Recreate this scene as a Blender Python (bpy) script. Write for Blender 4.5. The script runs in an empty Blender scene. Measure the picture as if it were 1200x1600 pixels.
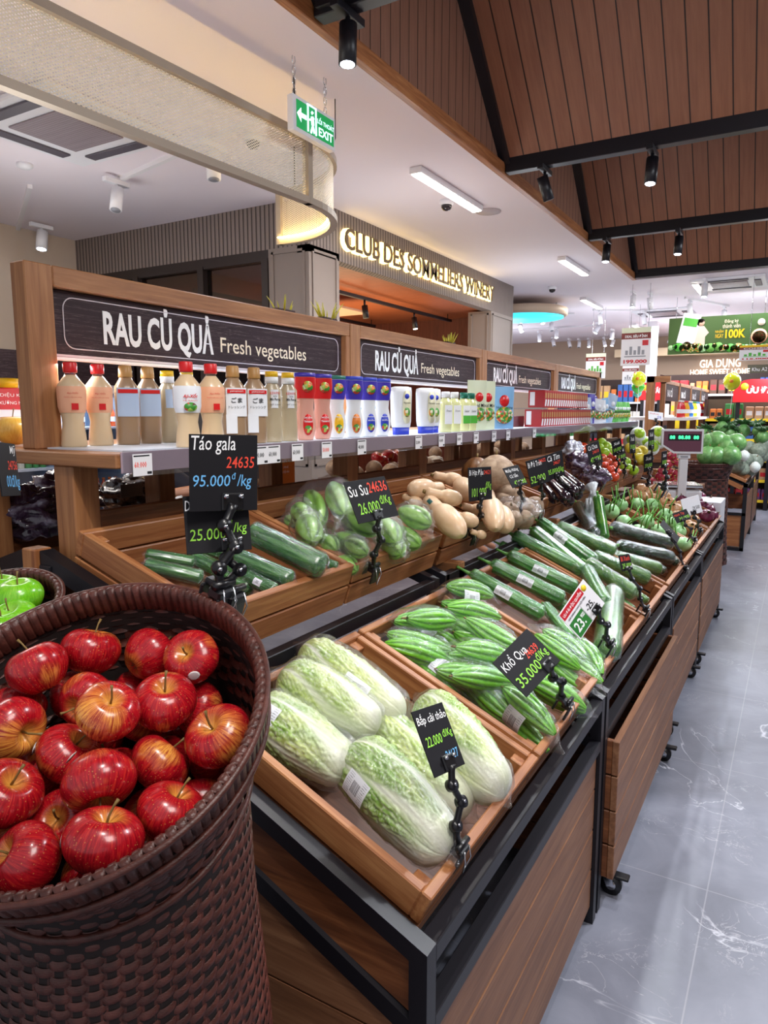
import bpy, bmesh, math, random
from mathutils import Vector, Matrix, noise
sc = bpy.context.scene
COL = sc.collection
PI = math.pi
# ---------------------------------------------------------------- camera
FPX, EYE = 1100.0, 1.55
YAW = math.atan(650 / math.hypot(1100, 157)); PIT = math.atan(157 / 1100)
cd = bpy.data.cameras.new('camera'); cam = bpy.data.objects.new('camera', cd); COL.objects.link(cam)
cd.sensor_fit = 'VERTICAL'; cd.sensor_height = 32; cd.lens = FPX / 1600 * 32; cd.clip_start = .02; cd.clip_end = 200
cam.location = (0, 0, EYE); cam.rotation_euler = (PI / 2 - PIT, 0, YAW)
sc.camera = cam
# ---------------------------------------------------------------- exposure, world
vs = sc.view_settings
vs.view_transform = 'Standard'; vs.look = 'None'; vs.gamma = 1; vs.use_curve_mapping = False
vs.exposure = 0.40
w = bpy.data.worlds.new('world'); sc.world = w; w.use_nodes = True
w.node_tree.nodes['Background'].inputs[0].default_value = (.93, .93, 1, 1)
w.node_tree.nodes['Background'].inputs[1].default_value = .40
CEIL = 3.3
def light(name, kind, loc, energy, col=(1, 1, 1), aim=None, size=.3, size_y=None, spot=70, blend=.5, rad=.03):
    d = bpy.data.lights.new(name, kind); d.energy = energy; d.color = col
    if kind == 'AREA':
        d.shape = 'RECTANGLE'; d.size = size; d.size_y = size_y or size
    if kind == 'SPOT':
        d.spot_size = math.radians(spot); d.spot_blend = blend; d.shadow_soft_size = rad
    if kind == 'POINT': d.shadow_soft_size = rad
    o = bpy.data.objects.new(name, d); COL.objects.link(o); o.location = loc
    if aim is not None:
        o.rotation_euler = (Vector(aim) - Vector(loc)).to_track_quat('-Z', 'Y').to_euler()
    return o
COOL = (.90, .94, 1); NEUT = (1, .965, .92); WARM = (1, .72, .42)
# added area lights over the aisle that brighten the stand; no fixtures there
light('aisle_fill', 'AREA', (.9, .3, 3.15), 26, NEUT, (-.6, 1.0, .6), .9, .9)
light('aisle_fill', 'AREA', (1.0, 3.4, 3.4), 42, COOL, (-.4, 3.6, .6), .7, .7)
light('aisle_fill', 'AREA', (.9, 7.6, 3.2), 70, COOL, (-.4, 8, .5), .9, .9)
# tracks throwing hard light onto the produce
light('track_light', 'SPOT', (-.15, .35, 3.2), 74, NEUT, (-.75, 1.35, .9), spot=46, blend=.35)
light('track_light', 'SPOT', (-.97, 2.9, 3.1), 60, NEUT, (-.8, 2.2, .9), spot=60, blend=.4)
light('track_light', 'SPOT', (-.97, 5.03, 3.0), 95, COOL, (-.75, 3.6, .9), spot=64, blend=.4)
light('track_light', 'SPOT', (-1.1, 7.2, 3.0), 85, COOL, (-.8, 5.6, .9), spot=64, blend=.4)
light('track_light', 'SPOT', (.45, 4.9, 3.0), 110, COOL, (.35, 3.4, 0), spot=62, blend=.12)
light('track_light', 'SPOT', (.45, 2.6, 3.0), 95, COOL, (.35, 1.4, 0), spot=62, blend=.12)
light('track_light', 'SPOT', (-1.8, 2.8, 3.1), 40, COOL, (-1.3, 2.4, 1.4), spot=75, blend=.5)
light('track_light', 'SPOT', (-1.78, 7.3, 3.0), 50, COOL, (-1.3, 6.2, 1.2), spot=75, blend=.5)

for _x, _y, _e, _c in ((-.4, 12.2, 32, COOL), (-3.0, 12.6, 26, COOL), (-1.4, 15.4, 32, COOL), (-5.5, 14.5, 34, COOL), (-3.0, 8.6, 18, COOL), (-4.6, 3.1, 17, NEUT), (-2.5, 1.6, 12, NEUT), (-2.9, 5.2, 14, NEUT)):
    light('ceiling_fill', 'POINT', (_x, _y, 2.25), _e, _c, rad=.25)  # unseen point lights added to brighten the ceiling
# ---------------------------------------------------------------- pixel of the photo -> point of the place
FW = Vector((-math.sin(YAW) * math.cos(PIT), math.cos(YAW) * math.cos(PIT), -math.sin(PIT)))
RT = Vector((math.cos(YAW), math.sin(YAW), 0)); UP = RT.cross(FW); CAM = Vector((0, 0, EYE))
def ray(px, py): return FW + RT * ((px - 600) / FPX) - UP * ((py - 800) / FPX)
def onX(px, py, x): r = ray(px, py); return CAM + r * (x / r.x)
def onY(px, py, y): r = ray(px, py); return CAM + r * (y / r.y)
def onZ(px, py, z): r = ray(px, py); return CAM + r * ((z - EYE) / r.z)
def onP(px, py, p, n):
    r = ray(px, py); n = Vector(n); return CAM + r * ((Vector(p) - CAM).dot(n) / r.dot(n))
def onD(px, py, k): return CAM + ray(px, py) * k

# ---------------------------------------------------------------- materials
def srgb(h):
    h = h.lstrip('#'); c = [int(h[i:i + 2], 16) / 255 for i in (0, 2, 4)]
    return tuple(x / 12.92 if x <= .04045 else ((x + .055) / 1.055) ** 2.4 for x in c) + (1,)
class N:
    def __init__(s, name):
        s.m = bpy.data.materials.new(name); s.m.use_nodes = True; s.t = s.m.node_tree
        s.b = s.t.nodes['Principled BSDF']; s.out = s.t.nodes['Material Output']; s._tc = None
    def n(s, typ, **kw):
        x = s.t.nodes.new('ShaderNode' + typ)
        for k, v in kw.items(): setattr(x, k, v)
        return x
    def l(s, a, b): s.t.links.new(a, b)
    def set(s, **kw):
        for k, v in kw.items(): s.b.inputs[k.replace('_', ' ')].default_value = v
    def tc(s, out='Object'):
        if not s._tc: s._tc = s.n('TexCoord')
        return s._tc.outputs[out]
    def mapv(s, scale=(1, 1, 1), loc=(0, 0, 0), rot=(0, 0, 0), out='Object'):
        m = s.n('Mapping'); m.inputs['Scale'].default_value = scale; m.inputs['Location'].default_value = loc
        m.inputs['Rotation'].default_value = rot; s.l(s.tc(out), m.inputs['Vector']); return m.outputs['Vector']
    def noise(s, vec, scale, detail=3, rough=.5, dist=0):
        x = s.n('TexNoise'); x.inputs['Scale'].default_value = scale; x.inputs['Detail'].default_value = detail
        x.inputs['Roughness'].default_value = rough; x.inputs['Distortion'].default_value = dist
        s.l(vec, x.inputs['Vector']); return x.outputs['Fac']
    def ramp(s, fac, stops, interp='LINEAR'):
        r = s.n('ValToRGB'); e = r.color_ramp; e.interpolation = interp
        while len(e.elements) < len(stops): e.elements.new(.5)
        for i, (p, c) in enumerate(stops):
            e.elements[i].position = p; e.elements[i].color = srgb(c) if isinstance(c, str) else c
        s.l(fac, r.inputs['Fac']); return r.outputs['Color']
    def mix(s, fac, a, b, blend='MIX'):
        x = s.n('Mix', data_type='RGBA', blend_type=blend)
        for sock, v in ((x.inputs[0], fac), (x.inputs[6], a), (x.inputs[7], b)):
            if isinstance(v, str): v = srgb(v)
            if isinstance(v, (int, float, tuple)): sock.default_value = v
            else: s.l(v, sock)
        return x.outputs[2]
    def math(s, op, a, b=None):
        x = s.n('Math', operation=op)
        for i, v in enumerate((a, b)):
            if v is None: continue
            if isinstance(v, (int, float)): x.inputs[i].default_value = v
            else: s.l(v, x.inputs[i])
        return x.outputs[0]
    def col(s, v): s.l(v, s.b.inputs['Base Color']); return s
    def bump(s, h, strength=.3, dist=.01, to=None):
        b = s.n('Bump'); b.inputs['Strength'].default_value = strength; b.inputs['Distance'].default_value = dist
        s.l(h, b.inputs['Height']); s.l(b.outputs[0], (to or s.b).inputs['Normal']); return b
def plain(name, c, rough=.5, metal=0, coat=0, emit=0, spec=.5, var=0, trans=0):
    q = N(name); c = srgb(c) if isinstance(c, str) else c
    q.set(Base_Color=c, Roughness=rough, Metallic=metal, Coat_Weight=coat, Specular_IOR_Level=spec, Transmission_Weight=trans)
    if var:
        f = q.noise(q.tc(), 6, 4); d = tuple(x * (1 - var) for x in c[:3]) + (1,); e = tuple(min(1, x * (1 + var)) for x in c[:3]) + (1,)
        q.col(q.ramp(f, [(.3, d), (.7, e)]))
    if emit: q.set(Emission_Color=c, Emission_Strength=emit)
    return q.m
def wood(name, dark, mid, light_, axis='Y', rough=.45, s=1.0, coat=0):
    q = N(name); lo, hi = 2.2 * s, 38 * s
    v = q.mapv({'X': (lo, hi, hi), 'Y': (hi, lo, hi), 'Z': (hi, hi, lo)}[axis])
    f = q.noise(v, 1, 5, .62, .6); g = q.noise(v, 3.3, 3, .6)
    k = q.math('ADD', q.math('MULTIPLY', f, .7), q.math('MULTIPLY', g, .3))
    q.col(q.ramp(k, [(.3, dark), (.5, mid), (.7, light_)])); q.set(Roughness=rough, Coat_Weight=coat, Coat_Roughness=.3)
    q.bump(k, .18, .004); return q.m
M = {}
for ax in 'XYZ':
    M['crate' + ax] = wood('crate_wood_' + ax, '#4c2814', '#6f4024', '#8f5a36', ax, .45)
    M['rim' + ax] = wood('rim_wood_' + ax, '#7a4526', '#a0663e', '#c28a58', ax, .45)
    M['oak' + ax] = wood('oak_' + ax, '#7c4e30', '#a06c44', '#bc8a5c', ax, .48)
    M['plank' + ax] = wood('plank_wood_' + ax, '#66402a', '#83583c', '#9c7050', ax, .5)
M['steel'] = plain('black_steel', '#15141b', .42, .1)
M['blackp'] = plain('black_plastic', '#121216', .3)
M['chrome'] = plain('chrome', '#cfd2d8', .18, 1)
M['white'] = plain('white_paint', '#e8e6ea', .55)
M['whitep'] = plain('white_plastic', '#e9eaf0', .35)
M['greyp'] = plain('grey_plastic', '#8f9098', .4)
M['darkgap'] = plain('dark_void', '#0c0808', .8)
M['ink_w'] = plain('white_chalk', '#f4f4f6', .7)
M['ink_g'] = plain('green_chalk', '#9be04a', .7)
M['ink_r'] = plain('red_chalk', '#f04a35', .7)
M['ink_b'] = plain('blue_chalk', '#6db7ee', .7)
M['ink_k'] = plain('black_ink', '#16161c', .6)
M['board'] = plain('chalkboard', '#17161b', .62, spec=.25)
M['red'] = plain('red_print', '#c41524', .45)
M['green'] = plain('green_print', '#2f7a34', .45)
M['yellow'] = plain('yellow_print', '#f3cf26', .45)
M['blue'] = plain('blue_print', '#2b3fc0', .4)
M['lamp'] = plain('lamp_glow', '#fff4e6', .5, emit=9)
M['lampc'] = plain('spot_glow', '#e8f0ff', .5, emit=14)
M['led'] = plain('led_strip', '#ffdf9a', .5, emit=5)
def film_mat():
    q = N('cling_film'); v = q.mapv((1, 1, 1)); f = q.noise(v, 38, 5, .62, 1.8)
    g = q.n('BsdfGlossy'); g.inputs['Roughness'].default_value = .12; g.inputs['Color'].default_value = (.95, .97, 1, 1)
    t = q.n('BsdfTransparent'); t.inputs['Color'].default_value = (.985, .985, .985, 1)
    q.bump(f, 1, .009, g)
    lw = q.n('LayerWeight'); lw.inputs['Blend'].default_value = .28
    k = q.math('ADD', q.math('MULTIPLY', lw.outputs['Facing'], .42), .07)
    mx = q.n('MixShader'); q.l(k, mx.inputs[0]); q.l(t.outputs[0], mx.inputs[1]); q.l(g.outputs[0], mx.inputs[2])
    q.l(mx.outputs[0], q.out.inputs[0]); return q.m
M['film'] = film_mat()
def glassy(name, tint, gloss=.12):
    q = N(name); g = q.n('BsdfGlossy'); g.inputs['Roughness'].default_value = .06
    t = q.n('BsdfTransparent'); t.inputs['Color'].default_value = tint
    mx = q.n('MixShader'); mx.inputs[0].default_value = gloss
    q.l(t.outputs[0], mx.inputs[1]); q.l(g.outputs[0], mx.inputs[2]); q.l(mx.outputs[0], q.out.inputs[0]); return q.m
M['clear'] = glassy('clear_plastic', (.9, .92, .95, 1), .16)
M['glass'] = glassy('window_glass', (.8, .86, .9, 1), .1)
M['smoke'] = glassy('smoked_glass', (.25, .17, .13, 1), .12)

# ---------------------------------------------------------------- mesh builder
class MB:
    def __init__(s): s.v = []; s.f = []; s.mi = []; s.sm = []; s.uv = {}; s.vc = None
    def add(s, vs_, fs, T=None, mi=0, smooth=False, uvs=None):
        o = len(s.v)
        for p in vs_: s.v.append(T @ Vector(p) if T is not None else Vector(p))
        for k, f in enumerate(fs):
            if uvs: s.uv[len(s.f)] = [uvs[i] for i in f]
            s.f.append([i + o for i in f]); s.mi.append(mi); s.sm.append(smooth)
        return s
    def box(s, x0, x1, y0, y1, z0, z1, b=0, T=None, mi=0):
        X, Y, Z = (min(x0, x1), max(x0, x1)), (min(y0, y1), max(y0, y1)), (min(z0, z1), max(z0, z1))
        if b <= 0:
            vs_ = [(X[i], Y[j], Z[k]) for i in (0, 1) for j in (0, 1) for k in (0, 1)]
            return s.add(vs_, [(0, 1, 3, 2), (4, 6, 7, 5), (0, 4, 5, 1), (2, 3, 7, 6), (0, 2, 6, 4), (1, 5, 7, 3)], T, mi)
        vs_ = []; ix = {}
        for i in (0, 1):
            for j in (0, 1):
                for k in (0, 1):
                    sx, sy, sz = (b, -b)[i], (b, -b)[j], (b, -b)[k]
                    ix[i, j, k] = len(vs_)
                    vs_ += [(X[i], Y[j] + sy, Z[k] + sz), (X[i] + sx, Y[j], Z[k] + sz), (X[i] + sx, Y[j] + sy, Z[k])]
        F = []
        for i in (0, 1): F.append([ix[i, j, k] for j, k in ((0, 0), (1, 0), (1, 1), (0, 1))])
        for j in (0, 1): F.append([ix[i, j, k] + 1 for i, k in ((0, 0), (1, 0), (1, 1), (0, 1))])
        for k in (0, 1): F.append([ix[i, j, k] + 2 for i, j in ((0, 0), (1, 0), (1, 1), (0, 1))])
        for a in (0, 1):
            for c in (0, 1):
                F.append([ix[a, c, 0], ix[a, c, 0] + 1, ix[a, c, 1] + 1, ix[a, c, 1]])
                F.append([ix[a, 0, c], ix[a, 0, c] + 2, ix[a, 1, c] + 2, ix[a, 1, c]])
                F.append([ix[0, a, c] + 1, ix[0, a, c] + 2, ix[1, a, c] + 2, ix[1, a, c] + 1])
        for q in ix.values(): F.append([q, q + 1, q + 2])
        return s.add(vs_, F, T, mi)
    def tube(s, pts, r, n=8, T=None, mi=0, cap=True, closed=False, smooth=True):
        P = [Vector(p) for p in pts]; m = len(P); rr = r if isinstance(r, (list, tuple)) else [r] * m
        vs_ = []; up = None
        for i in range(m):
            if closed: t = P[(i + 1) % m] - P[i - 1]
            else: t = P[min(i + 1, m - 1)] - P[max(i - 1, 0)]
            t = t.normalized() if t.length > 1e-9 else Vector((0, 0, 1))
            if up is None: up = t.orthogonal().normalized()
            a = up - t * up.dot(t); a = a.normalized() if a.length > 1e-6 else t.orthogonal().normalized(); up = a; b_ = t.cross(a)
            for k in range(n):
                g = 2 * PI * k / n; vs_.append(P[i] + (a * math.cos(g) + b_ * math.sin(g)) * rr[i])
        F = []
        for i in range(m if closed else m - 1):
            for k in range(n):
                F.append((i * n + k, i * n + (k + 1) % n, ((i + 1) % m) * n + (k + 1) % n, ((i + 1) % m) * n + k))
        if cap and not closed: F += [tuple(range(n))[::-1], tuple(range((m - 1) * n, m * n))]
        return s.add(vs_, F, T, mi, smooth)
    def lathe(s, prof, n=24, T=None, mi=0, smooth=True, sq=None, cap=True):
        vs_ = []
        for r, z in prof:
            for k in range(n):
                g = 2 * PI * k / n; c, d = math.cos(g), math.sin(g)
                if sq:
                    e = sq; m_ = (abs(c) ** e + abs(d) ** e) ** (-1 / e); c *= m_; d *= m_
                vs_.append((r * c, r * d, z))
        F = [(i * n + k, i * n + (k + 1) % n, (i + 1) * n + (k + 1) % n, (i + 1) * n + k) for i in range(len(prof) - 1) for k in range(n)]
        if cap:
            if prof[0][0] > 1e-5: F.append(tuple(range(n))[::-1])
            if prof[-1][0] > 1e-5: F.append(tuple(range((len(prof) - 1) * n, len(prof) * n)))
        return s.add(vs_, F, T, mi, smooth)
    def grid(s, fn, nu, nv, T=None, mi=0, smooth=True, wu=False, uv=False):
        a = nu if wu else nu + 1; vs_ = []; uvs = []
        for j in range(nv + 1):
            for i in range(a):
                vs_.append(fn(i / nu, j / nv)); uvs.append((i / nu, j / nv))
        F = [(j * a + i, j * a + (i + 1) % a, (j + 1) * a + (i + 1) % a, (j + 1) * a + i) for j in range(nv) for i in range(nu)]
        return s.add(vs_, F, T, mi, smooth, uvs if uv else None)
    def prism(s, poly, h0, h1, T=None, mi=0, plane='xz'):
        k = len(poly)
        mk = (lambda p, h: (p[0], h, p[1])) if plane == 'xz' else (lambda p, h: (p[0], p[1], h)) if plane == 'xy' else (lambda p, h: (h, p[0], p[1]))
        vs_ = [mk(p, h0) for p in poly] + [mk(p, h1) for p in poly]
        F = [tuple(range(k)), tuple(range(k, 2 * k))[::-1]] + [(i, (i + 1) % k, (i + 1) % k + k, i + k) for i in range(k)]
        return s.add(vs_, F, T, mi)
    def mesh(s, name, mats, fix=True):
        me = bpy.data.meshes.new(name); me.from_pydata([tuple(p) for p in s.v], [], s.f)
        for m in (mats if isinstance(mats, (list, tuple)) else [mats]): me.materials.append(m)
        me.polygons.foreach_set('material_index', s.mi)
        if s.uv:
            L = me.uv_layers.new(name='UVMap')
            for p in me.polygons:
                if p.index in s.uv:
                    for li, u in zip(p.loop_indices, s.uv[p.index]): L.data[li].uv = u
        if s.vc:
            a = me.color_attributes.new('Col', 'FLOAT_COLOR', 'POINT')
            a.data.foreach_set('color', [x for c in s.vc for x in (c[0], c[1], c[2], 1)])
        if fix:
            bm = bmesh.new(); bm.from_mesh(me); bmesh.ops.recalc_face_normals(bm, faces=bm.faces); bm.to_mesh(me); bm.free()
        me.polygons.foreach_set('use_smooth', s.sm); me.update(); return me
    def build(s, name, mats, parent=None, T=None, fix=True):
        o = bpy.data.objects.new(name, s.mesh(name, mats, fix)); COL.objects.link(o)
        if parent: o.parent = parent
        if T is not None: o.matrix_local = T
        return o
def TR(x=0, y=0, z=0): return Matrix.Translation((x, y, z))
def RX(a): return Matrix.Rotation(a, 4, 'X')
def RY(a): return Matrix.Rotation(a, 4, 'Y')
def RZ(a): return Matrix.Rotation(a, 4, 'Z')
def SC(x, y=None, z=None): return Matrix.Diagonal((x, x if y is None else y, x if z is None else z, 1))
def basis(o, x, y, z=None):
    x = Vector(x).normalized(); z_ = (x.cross(Vector(y))).normalized() if z is None else Vector(z).normalized(); y = z_.cross(x)
    return Matrix(((x.x, y.x, z_.x, o[0]), (x.y, y.y, z_.y, o[1]), (x.z, y.z, z_.z, o[2]), (0, 0, 0, 1)))
def along(p0, p1, roll=0):
    """frame at the middle of p0-p1 whose z axis runs from p0 to p1"""
    p0, p1 = Vector(p0), Vector(p1); q = (p1 - p0).to_track_quat('Z', 'Y')
    return Matrix.Translation((p0 + p1) / 2) @ q.to_matrix().to_4x4() @ RZ(roll)
def tag(o, label, cat, group=None, kind=None):
    o['label'] = label; o['category'] = cat
    if group: o['group'] = group
    if kind: o['kind'] = kind
    return o
def thing(name, label, cat, loc=(0, 0, 0), rot=None, group=None, T=None):
    o = bpy.data.objects.new(name, None); o.empty_display_size = .05; COL.objects.link(o)
    if T is not None: o.matrix_world = T
    else:
        o.location = loc
        if rot is not None: o.rotation_euler = rot if isinstance(rot, (tuple, list)) else (0, 0, rot)
    return tag(o, label, cat, group)
KIDS = {}
def kids(o):
    if o.name not in KIDS: KIDS[o.name] = list(o.children)
    return KIDS[o.name]
def dup(o, T=None, label=None, group=None, parent=None, mats=None):
    c = o.copy(); COL.objects.link(c); c.parent = parent
    if T is not None: c.matrix_local = T
    if label: c['label'] = label
    if group: c['group'] = group
    for ch in kids(o): dup(ch, None, None, None, c)
    return c
def struct(name, mb, mat, parent=None):
    o = mb.build(name, mat, parent)
    if not parent: o['kind'] = 'structure'
    return o
_tx = {}
def textmesh(s, mat, ext=.0, bold=0, res=3, shear=0, space=1.0):
    key = (s, mat.name, ext, bold, shear, space)
    if key not in _tx:
        c = bpy.data.curves.new('lettering', 'FONT'); c.body = s; c.size = 1; c.extrude = ext; c.offset = bold
        c.align_x = 'CENTER'; c.align_y = 'CENTER'; c.resolution_u = res; c.shear = shear; c.space_character = space
        o = bpy.data.objects.new('lettering', c); COL.objects.link(o)
        me = bpy.data.meshes.new_from_object(o.evaluated_get(bpy.context.evaluated_depsgraph_get()))
        me.name = 'lettering'; me.materials.clear(); me.materials.append(mat)
        xs = [v.co.x for v in me.vertices]; ys = [v.co.y for v in me.vertices]
        bpy.data.objects.remove(o); bpy.data.curves.remove(c); _tx[key] = (me, min(xs), max(xs), min(ys), max(ys))
    return _tx[key]
def text(s, T, width=None, height=None, mat=None, parent=None, name='lettering', **kw):
    """letters fitted in a width x height box centred at T's origin, in T's xy plane"""
    me, a, b, c, d = textmesh(s, mat or M['ink_w'], **kw)
    sx = width / (b - a) if width else None; sy = height / (d - c) if height else None
    sx = sx or sy; sy = sy or sx
    o = bpy.data.objects.new(name, me); COL.objects.link(o)
    if parent: o.parent = parent
    o.matrix_local = T @ SC(sx, sy, min(sx, sy)) @ TR(-(a + b) / 2, -(c + d) / 2, 0)
    return o
# ================================================================ setting: floor, ceilings, walls
def floor_mat():
    q = N('grey_marble_tile'); v = q.mapv((1, 1, 1), (.15, .35, 0))
    br = q.n('TexBrick'); br.offset = 0; br.inputs['Scale'].default_value = 1; br.inputs['Mortar Size'].default_value = .0022
    br.inputs['Brick Width'].default_value = .9; br.inputs['Row Height'].default_value = .9; q.l(v, br.inputs['Vector'])
    br.inputs['Color1'].default_value = (0, 0, 0, 1); br.inputs['Color2'].default_value = (1, 1, 1, 1); br.inputs['Mortar'].default_value = (.5, .5, .5, 1)
    f = q.noise(v, 2.2, 6, .6, .8); base = q.ramp(f, [(.3, '#6a6c78'), (.5, '#787a87'), (.72, '#8a8c99')])
    a = q.noise(v, 1.15, 5, .55, 1.6); d = q.math('ABSOLUTE', q.math('SUBTRACT', a, .5))
    vein = q.ramp(d, [(0, (1, 1, 1, 1)), (.0035, (.35, .35, .35, 1)), (.008, (0, 0, 0, 1))])
    brk = q.ramp(q.noise(v, 1.9, 2), [(.48, (0, 0, 0, 1)), (.62, (1, 1, 1, 1))])
    c = q.mix(q.math('MULTIPLY', vein, brk), base, '#c6c6d0')
    a2 = q.noise(v, 6.5, 4, .6, 2.2); d2 = q.math('ABSOLUTE', q.math('SUBTRACT', a2, .5))
    v2 = q.ramp(d2, [(0, (.5, .5, .5, 1)), (.012, (0, 0, 0, 1))])
    c = q.mix(q.math('MULTIPLY', v2, q.ramp(q.noise(v, 3.1, 2), [(.52, (0, 0, 0, 1)), (.66, (1, 1, 1, 1))])), c, '#c6c4ca')
    c = q.mix(q.math('MULTIPLY', br.outputs['Fac'], .3), c, '#b5b3b8')
    q.col(c); q.set(Roughness=.38, Specular_IOR_Level=.4); return q.m
def board_mat(name, c1, c2, axis, pitch, rough=.5):
    """boards: a groove line every `pitch` metres along `axis`"""
    q = N(name); i = 'XYZ'.index(axis)
    sp = q.n('SeparateXYZ'); q.l(q.tc(), sp.inputs[0]); fr = q.math('FRACT', q.math('DIVIDE', sp.outputs[i], pitch))
    gro = q.ramp(fr, [(0, (0, 0, 0, 1)), (.05, (0, 0, 0, 1)), (.08, (1, 1, 1, 1))], 'LINEAR')
    sc_ = [3, 3, 3]; sc_[i] = 45
    f = q.noise(q.mapv(tuple(sc_)), 1, 4, .6, .4)
    q.col(q.mix(gro, '#1d0f0a', q.ramp(f, [(.3, c1), (.7, c2)]))); q.set(Roughness=rough)
    q.bump(gro, .5, .01); return q.m
def flute_mat():
    q = N('fluted_taupe_panel'); sp = q.n('SeparateXYZ'); q.l(q.tc(), sp.inputs[0])
    s_ = q.math('ADD', sp.outputs[0], sp.outputs[1]); fr = q.math('FRACT', q.math('DIVIDE', s_, .048))
    q.col(q.ramp(fr, [(0, '#3e3634'), (.16, '#544a47'), (.3, '#857872'), (.9, '#8d8079'), (1, '#3e3634')])); q.set(Roughness=.6)
    q.bump(q.ramp(fr, [(0, (0, 0, 0, 1)), (.2, (1, 1, 1, 1)), (.9, (1, 1, 1, 1)), (1, (0, 0, 0, 1))]), .6, .01); return q.m
M['floor'] = floor_mat()
M['ceil'] = plain('ceiling_paint', '#efe7ee', .9)
M['beige'] = plain('beige_wall_paint', '#cdbcaa', .85)
M['taupe'] = plain('taupe_wall_paint', '#b39c89', .85)
M['roofb'] = board_mat('roof_boards', '#85563f', '#966449', 'X', .125)
M['gableb'] = board_mat('gable_boards', '#8a6250', '#9e735f', 'Y', .105)
M['flute'] = flute_mat()
M['frame_t'] = plain('taupe_frame_paint', '#8b7f78', .5)
M['darkwood'] = wood('dark_brown_wood', '#2c1712', '#3d211a', '#4e2c22', 'Z', .5)
M['copper'] = board_mat('copper_slat_ceiling', '#a55a38', '#c2714a', 'Y', .07, .35)

struct('floor', MB().box(-10, 5, -2.5, 26, -.1, 0), M['floor'])
m = MB(); m.box(-10, -2.05, -2.5, 26, CEIL, CEIL + .1); m.box(-2.05, 5, 10.12, 26, CEIL, CEIL + .1); m.box(2.1, 5, -2.5, 10.12, CEIL, CEIL + .1)
struct('ceiling', m, M['ceil'])
BE = [.45, 2.85, 5.25, 7.65, 10.05]; XL, XR = -2.05, 2.1; ZB = CEIL + .06; RH = 1.2
m = MB()
for a, b in zip(BE[:-1], BE[1:]):
    mid = (a + b) / 2
    for p0, p1 in ((a, mid), (b, mid)):
        m.add([(XL, p0, ZB), (XR, p0, ZB), (XR, p1, ZB + RH), (XL, p1, ZB + RH), (XL, p0, ZB + .08), (XR, p0, ZB + .08), (XR, p1, ZB + RH + .08), (XL, p1, ZB + RH + .08)],
              [(0, 1, 2, 3), (4, 5, 6, 7), (0, 1, 5, 4), (2, 3, 7, 6), (0, 3, 7, 4), (1, 2, 6, 5)])
struct('ceiling_gabled', m, M['roofb'])
m = MB(); m.box(XL - .05, XL, -1.5, 10.05, CEIL + .03, CEIL + 1.6); m.box(XR, XR + .05, -1.5, 10.05, CEIL, CEIL + 1.6)
struct('wall_gable_left', m, M['gableb'])
struct('trim_1', MB().box(XL - .015, XL + .035, -1.5, 10.12, CEIL - .014, CEIL + .075, .004), M['rimY'])
struct('trim_2', MB().box(XL + .035, XR, 10.06, 10.14, CEIL - .005, CEIL + .14), plain('trim_grey', '#6f5f66', .6))
for i, y in enumerate(BE):
    t = thing('ceiling_beam', ['black tie beam of the timber ceiling nearest the camera, at the upper left edge', 'black tie beam of the timber ceiling, crossing above the exit sign', 'black tie beam across the timber ceiling carrying the larger pair of spotlights',
               'black tie beam across the timber ceiling with the smaller pair of spotlights', 'black end beam where timber ceiling meets the white ceiling'][i], 'beam', (0, y, CEIL))
    MB().box(XL + .04, XR, -.04, .04, 0, .13, .004).build('beam', M['steel'], t)
    mb = MB()
    for s_ in (-1, 1):
        if (i == 0 and s_ == -1) or (i == 4 and s_ == 1): continue
        mb.prism([(0, .02), (0, .15), (s_ * 1.2, 1.30), (s_ * 1.2, 1.17)], XL + .0, XL + .075, plane='yz')
    mb.build('rafter', M['steel'], t)
struct('wall_left', MB().box(-6.7, -6.6, -2.5, 5.0, 0, CEIL), M['beige'])
struct('wall_far', MB().box(-10, 5, 18, 18.1, 0, CEIL), M['taupe'])
struct('wall_far_left', MB().box(-10.1, -10, 5, 18, 0, CEIL), M['taupe'])
struct('wall_right', MB().box(4.9, 5, -2.5, 18, 0, CEIL), M['beige'])
struct('trim_bulkhead', MB().box(-3.9, 2.5, 17.5, 18, 2.82, 3.0), plain('bulkhead_cream', '#d9c2a2', .7))
# ---- winery shop front
WX, WY = -3.62, 4.95
m = MB(); m.box(WX - .12, WX, WY, 9.82, 2.87, CEIL); m.box(-6.6, WX - .12, WY, WY + .12, 2.93, CEIL)
win = struct('wall_winery', m, M['flute'])
def panel_col(name, x0, x1, y0, y1, h):
    c = struct(name, MB().box(x0, x1, y0, y1, 0, h), M['frame_t'])
    mm = MB()
    for k in range(3):
        z0, z1 = .1 + k * h / 3, (k + 1) * h / 3 - .03
        for (a, b) in ((x0, x1), ):
            mm.box(a + .04, b - .04, y0 - .012, y0, z0, z0 + .02); mm.box(a + .04, b - .04, y0 - .012, y0, z1 - .02, z1)
            mm.box(a + .04, a + .06, y0 - .012, y0, z0, z1); mm.box(b - .06, b - .04, y0 - .012, y0, z0, z1)
        mm.box(x1, x1 + .012, y0 + .04, y1 - .04, z0, z0 + .02); mm.box(x1, x1 + .012, y0 + .04, y1 - .04, z1 - .02, z1)
        mm.box(x1, x1 + .012, y0 + .04, y0 + .06, z0, z1); mm.box(x1, x1 + .012, y1 - .06, y1 - .04, z0, z1)
    mm.build('moulding', M['frame_t'], c); return c
panel_col('trim_3', -4.05, WX, WY, 5.4, 2.93)
panel_col('trim_4', -3.95, WX, 9.0, 9.82, 2.87)
struct('wall_winery_back', MB().box(-7.6, -7.5, WY + .12, 9.82, 0, 2.9), M['darkwood'])
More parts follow.
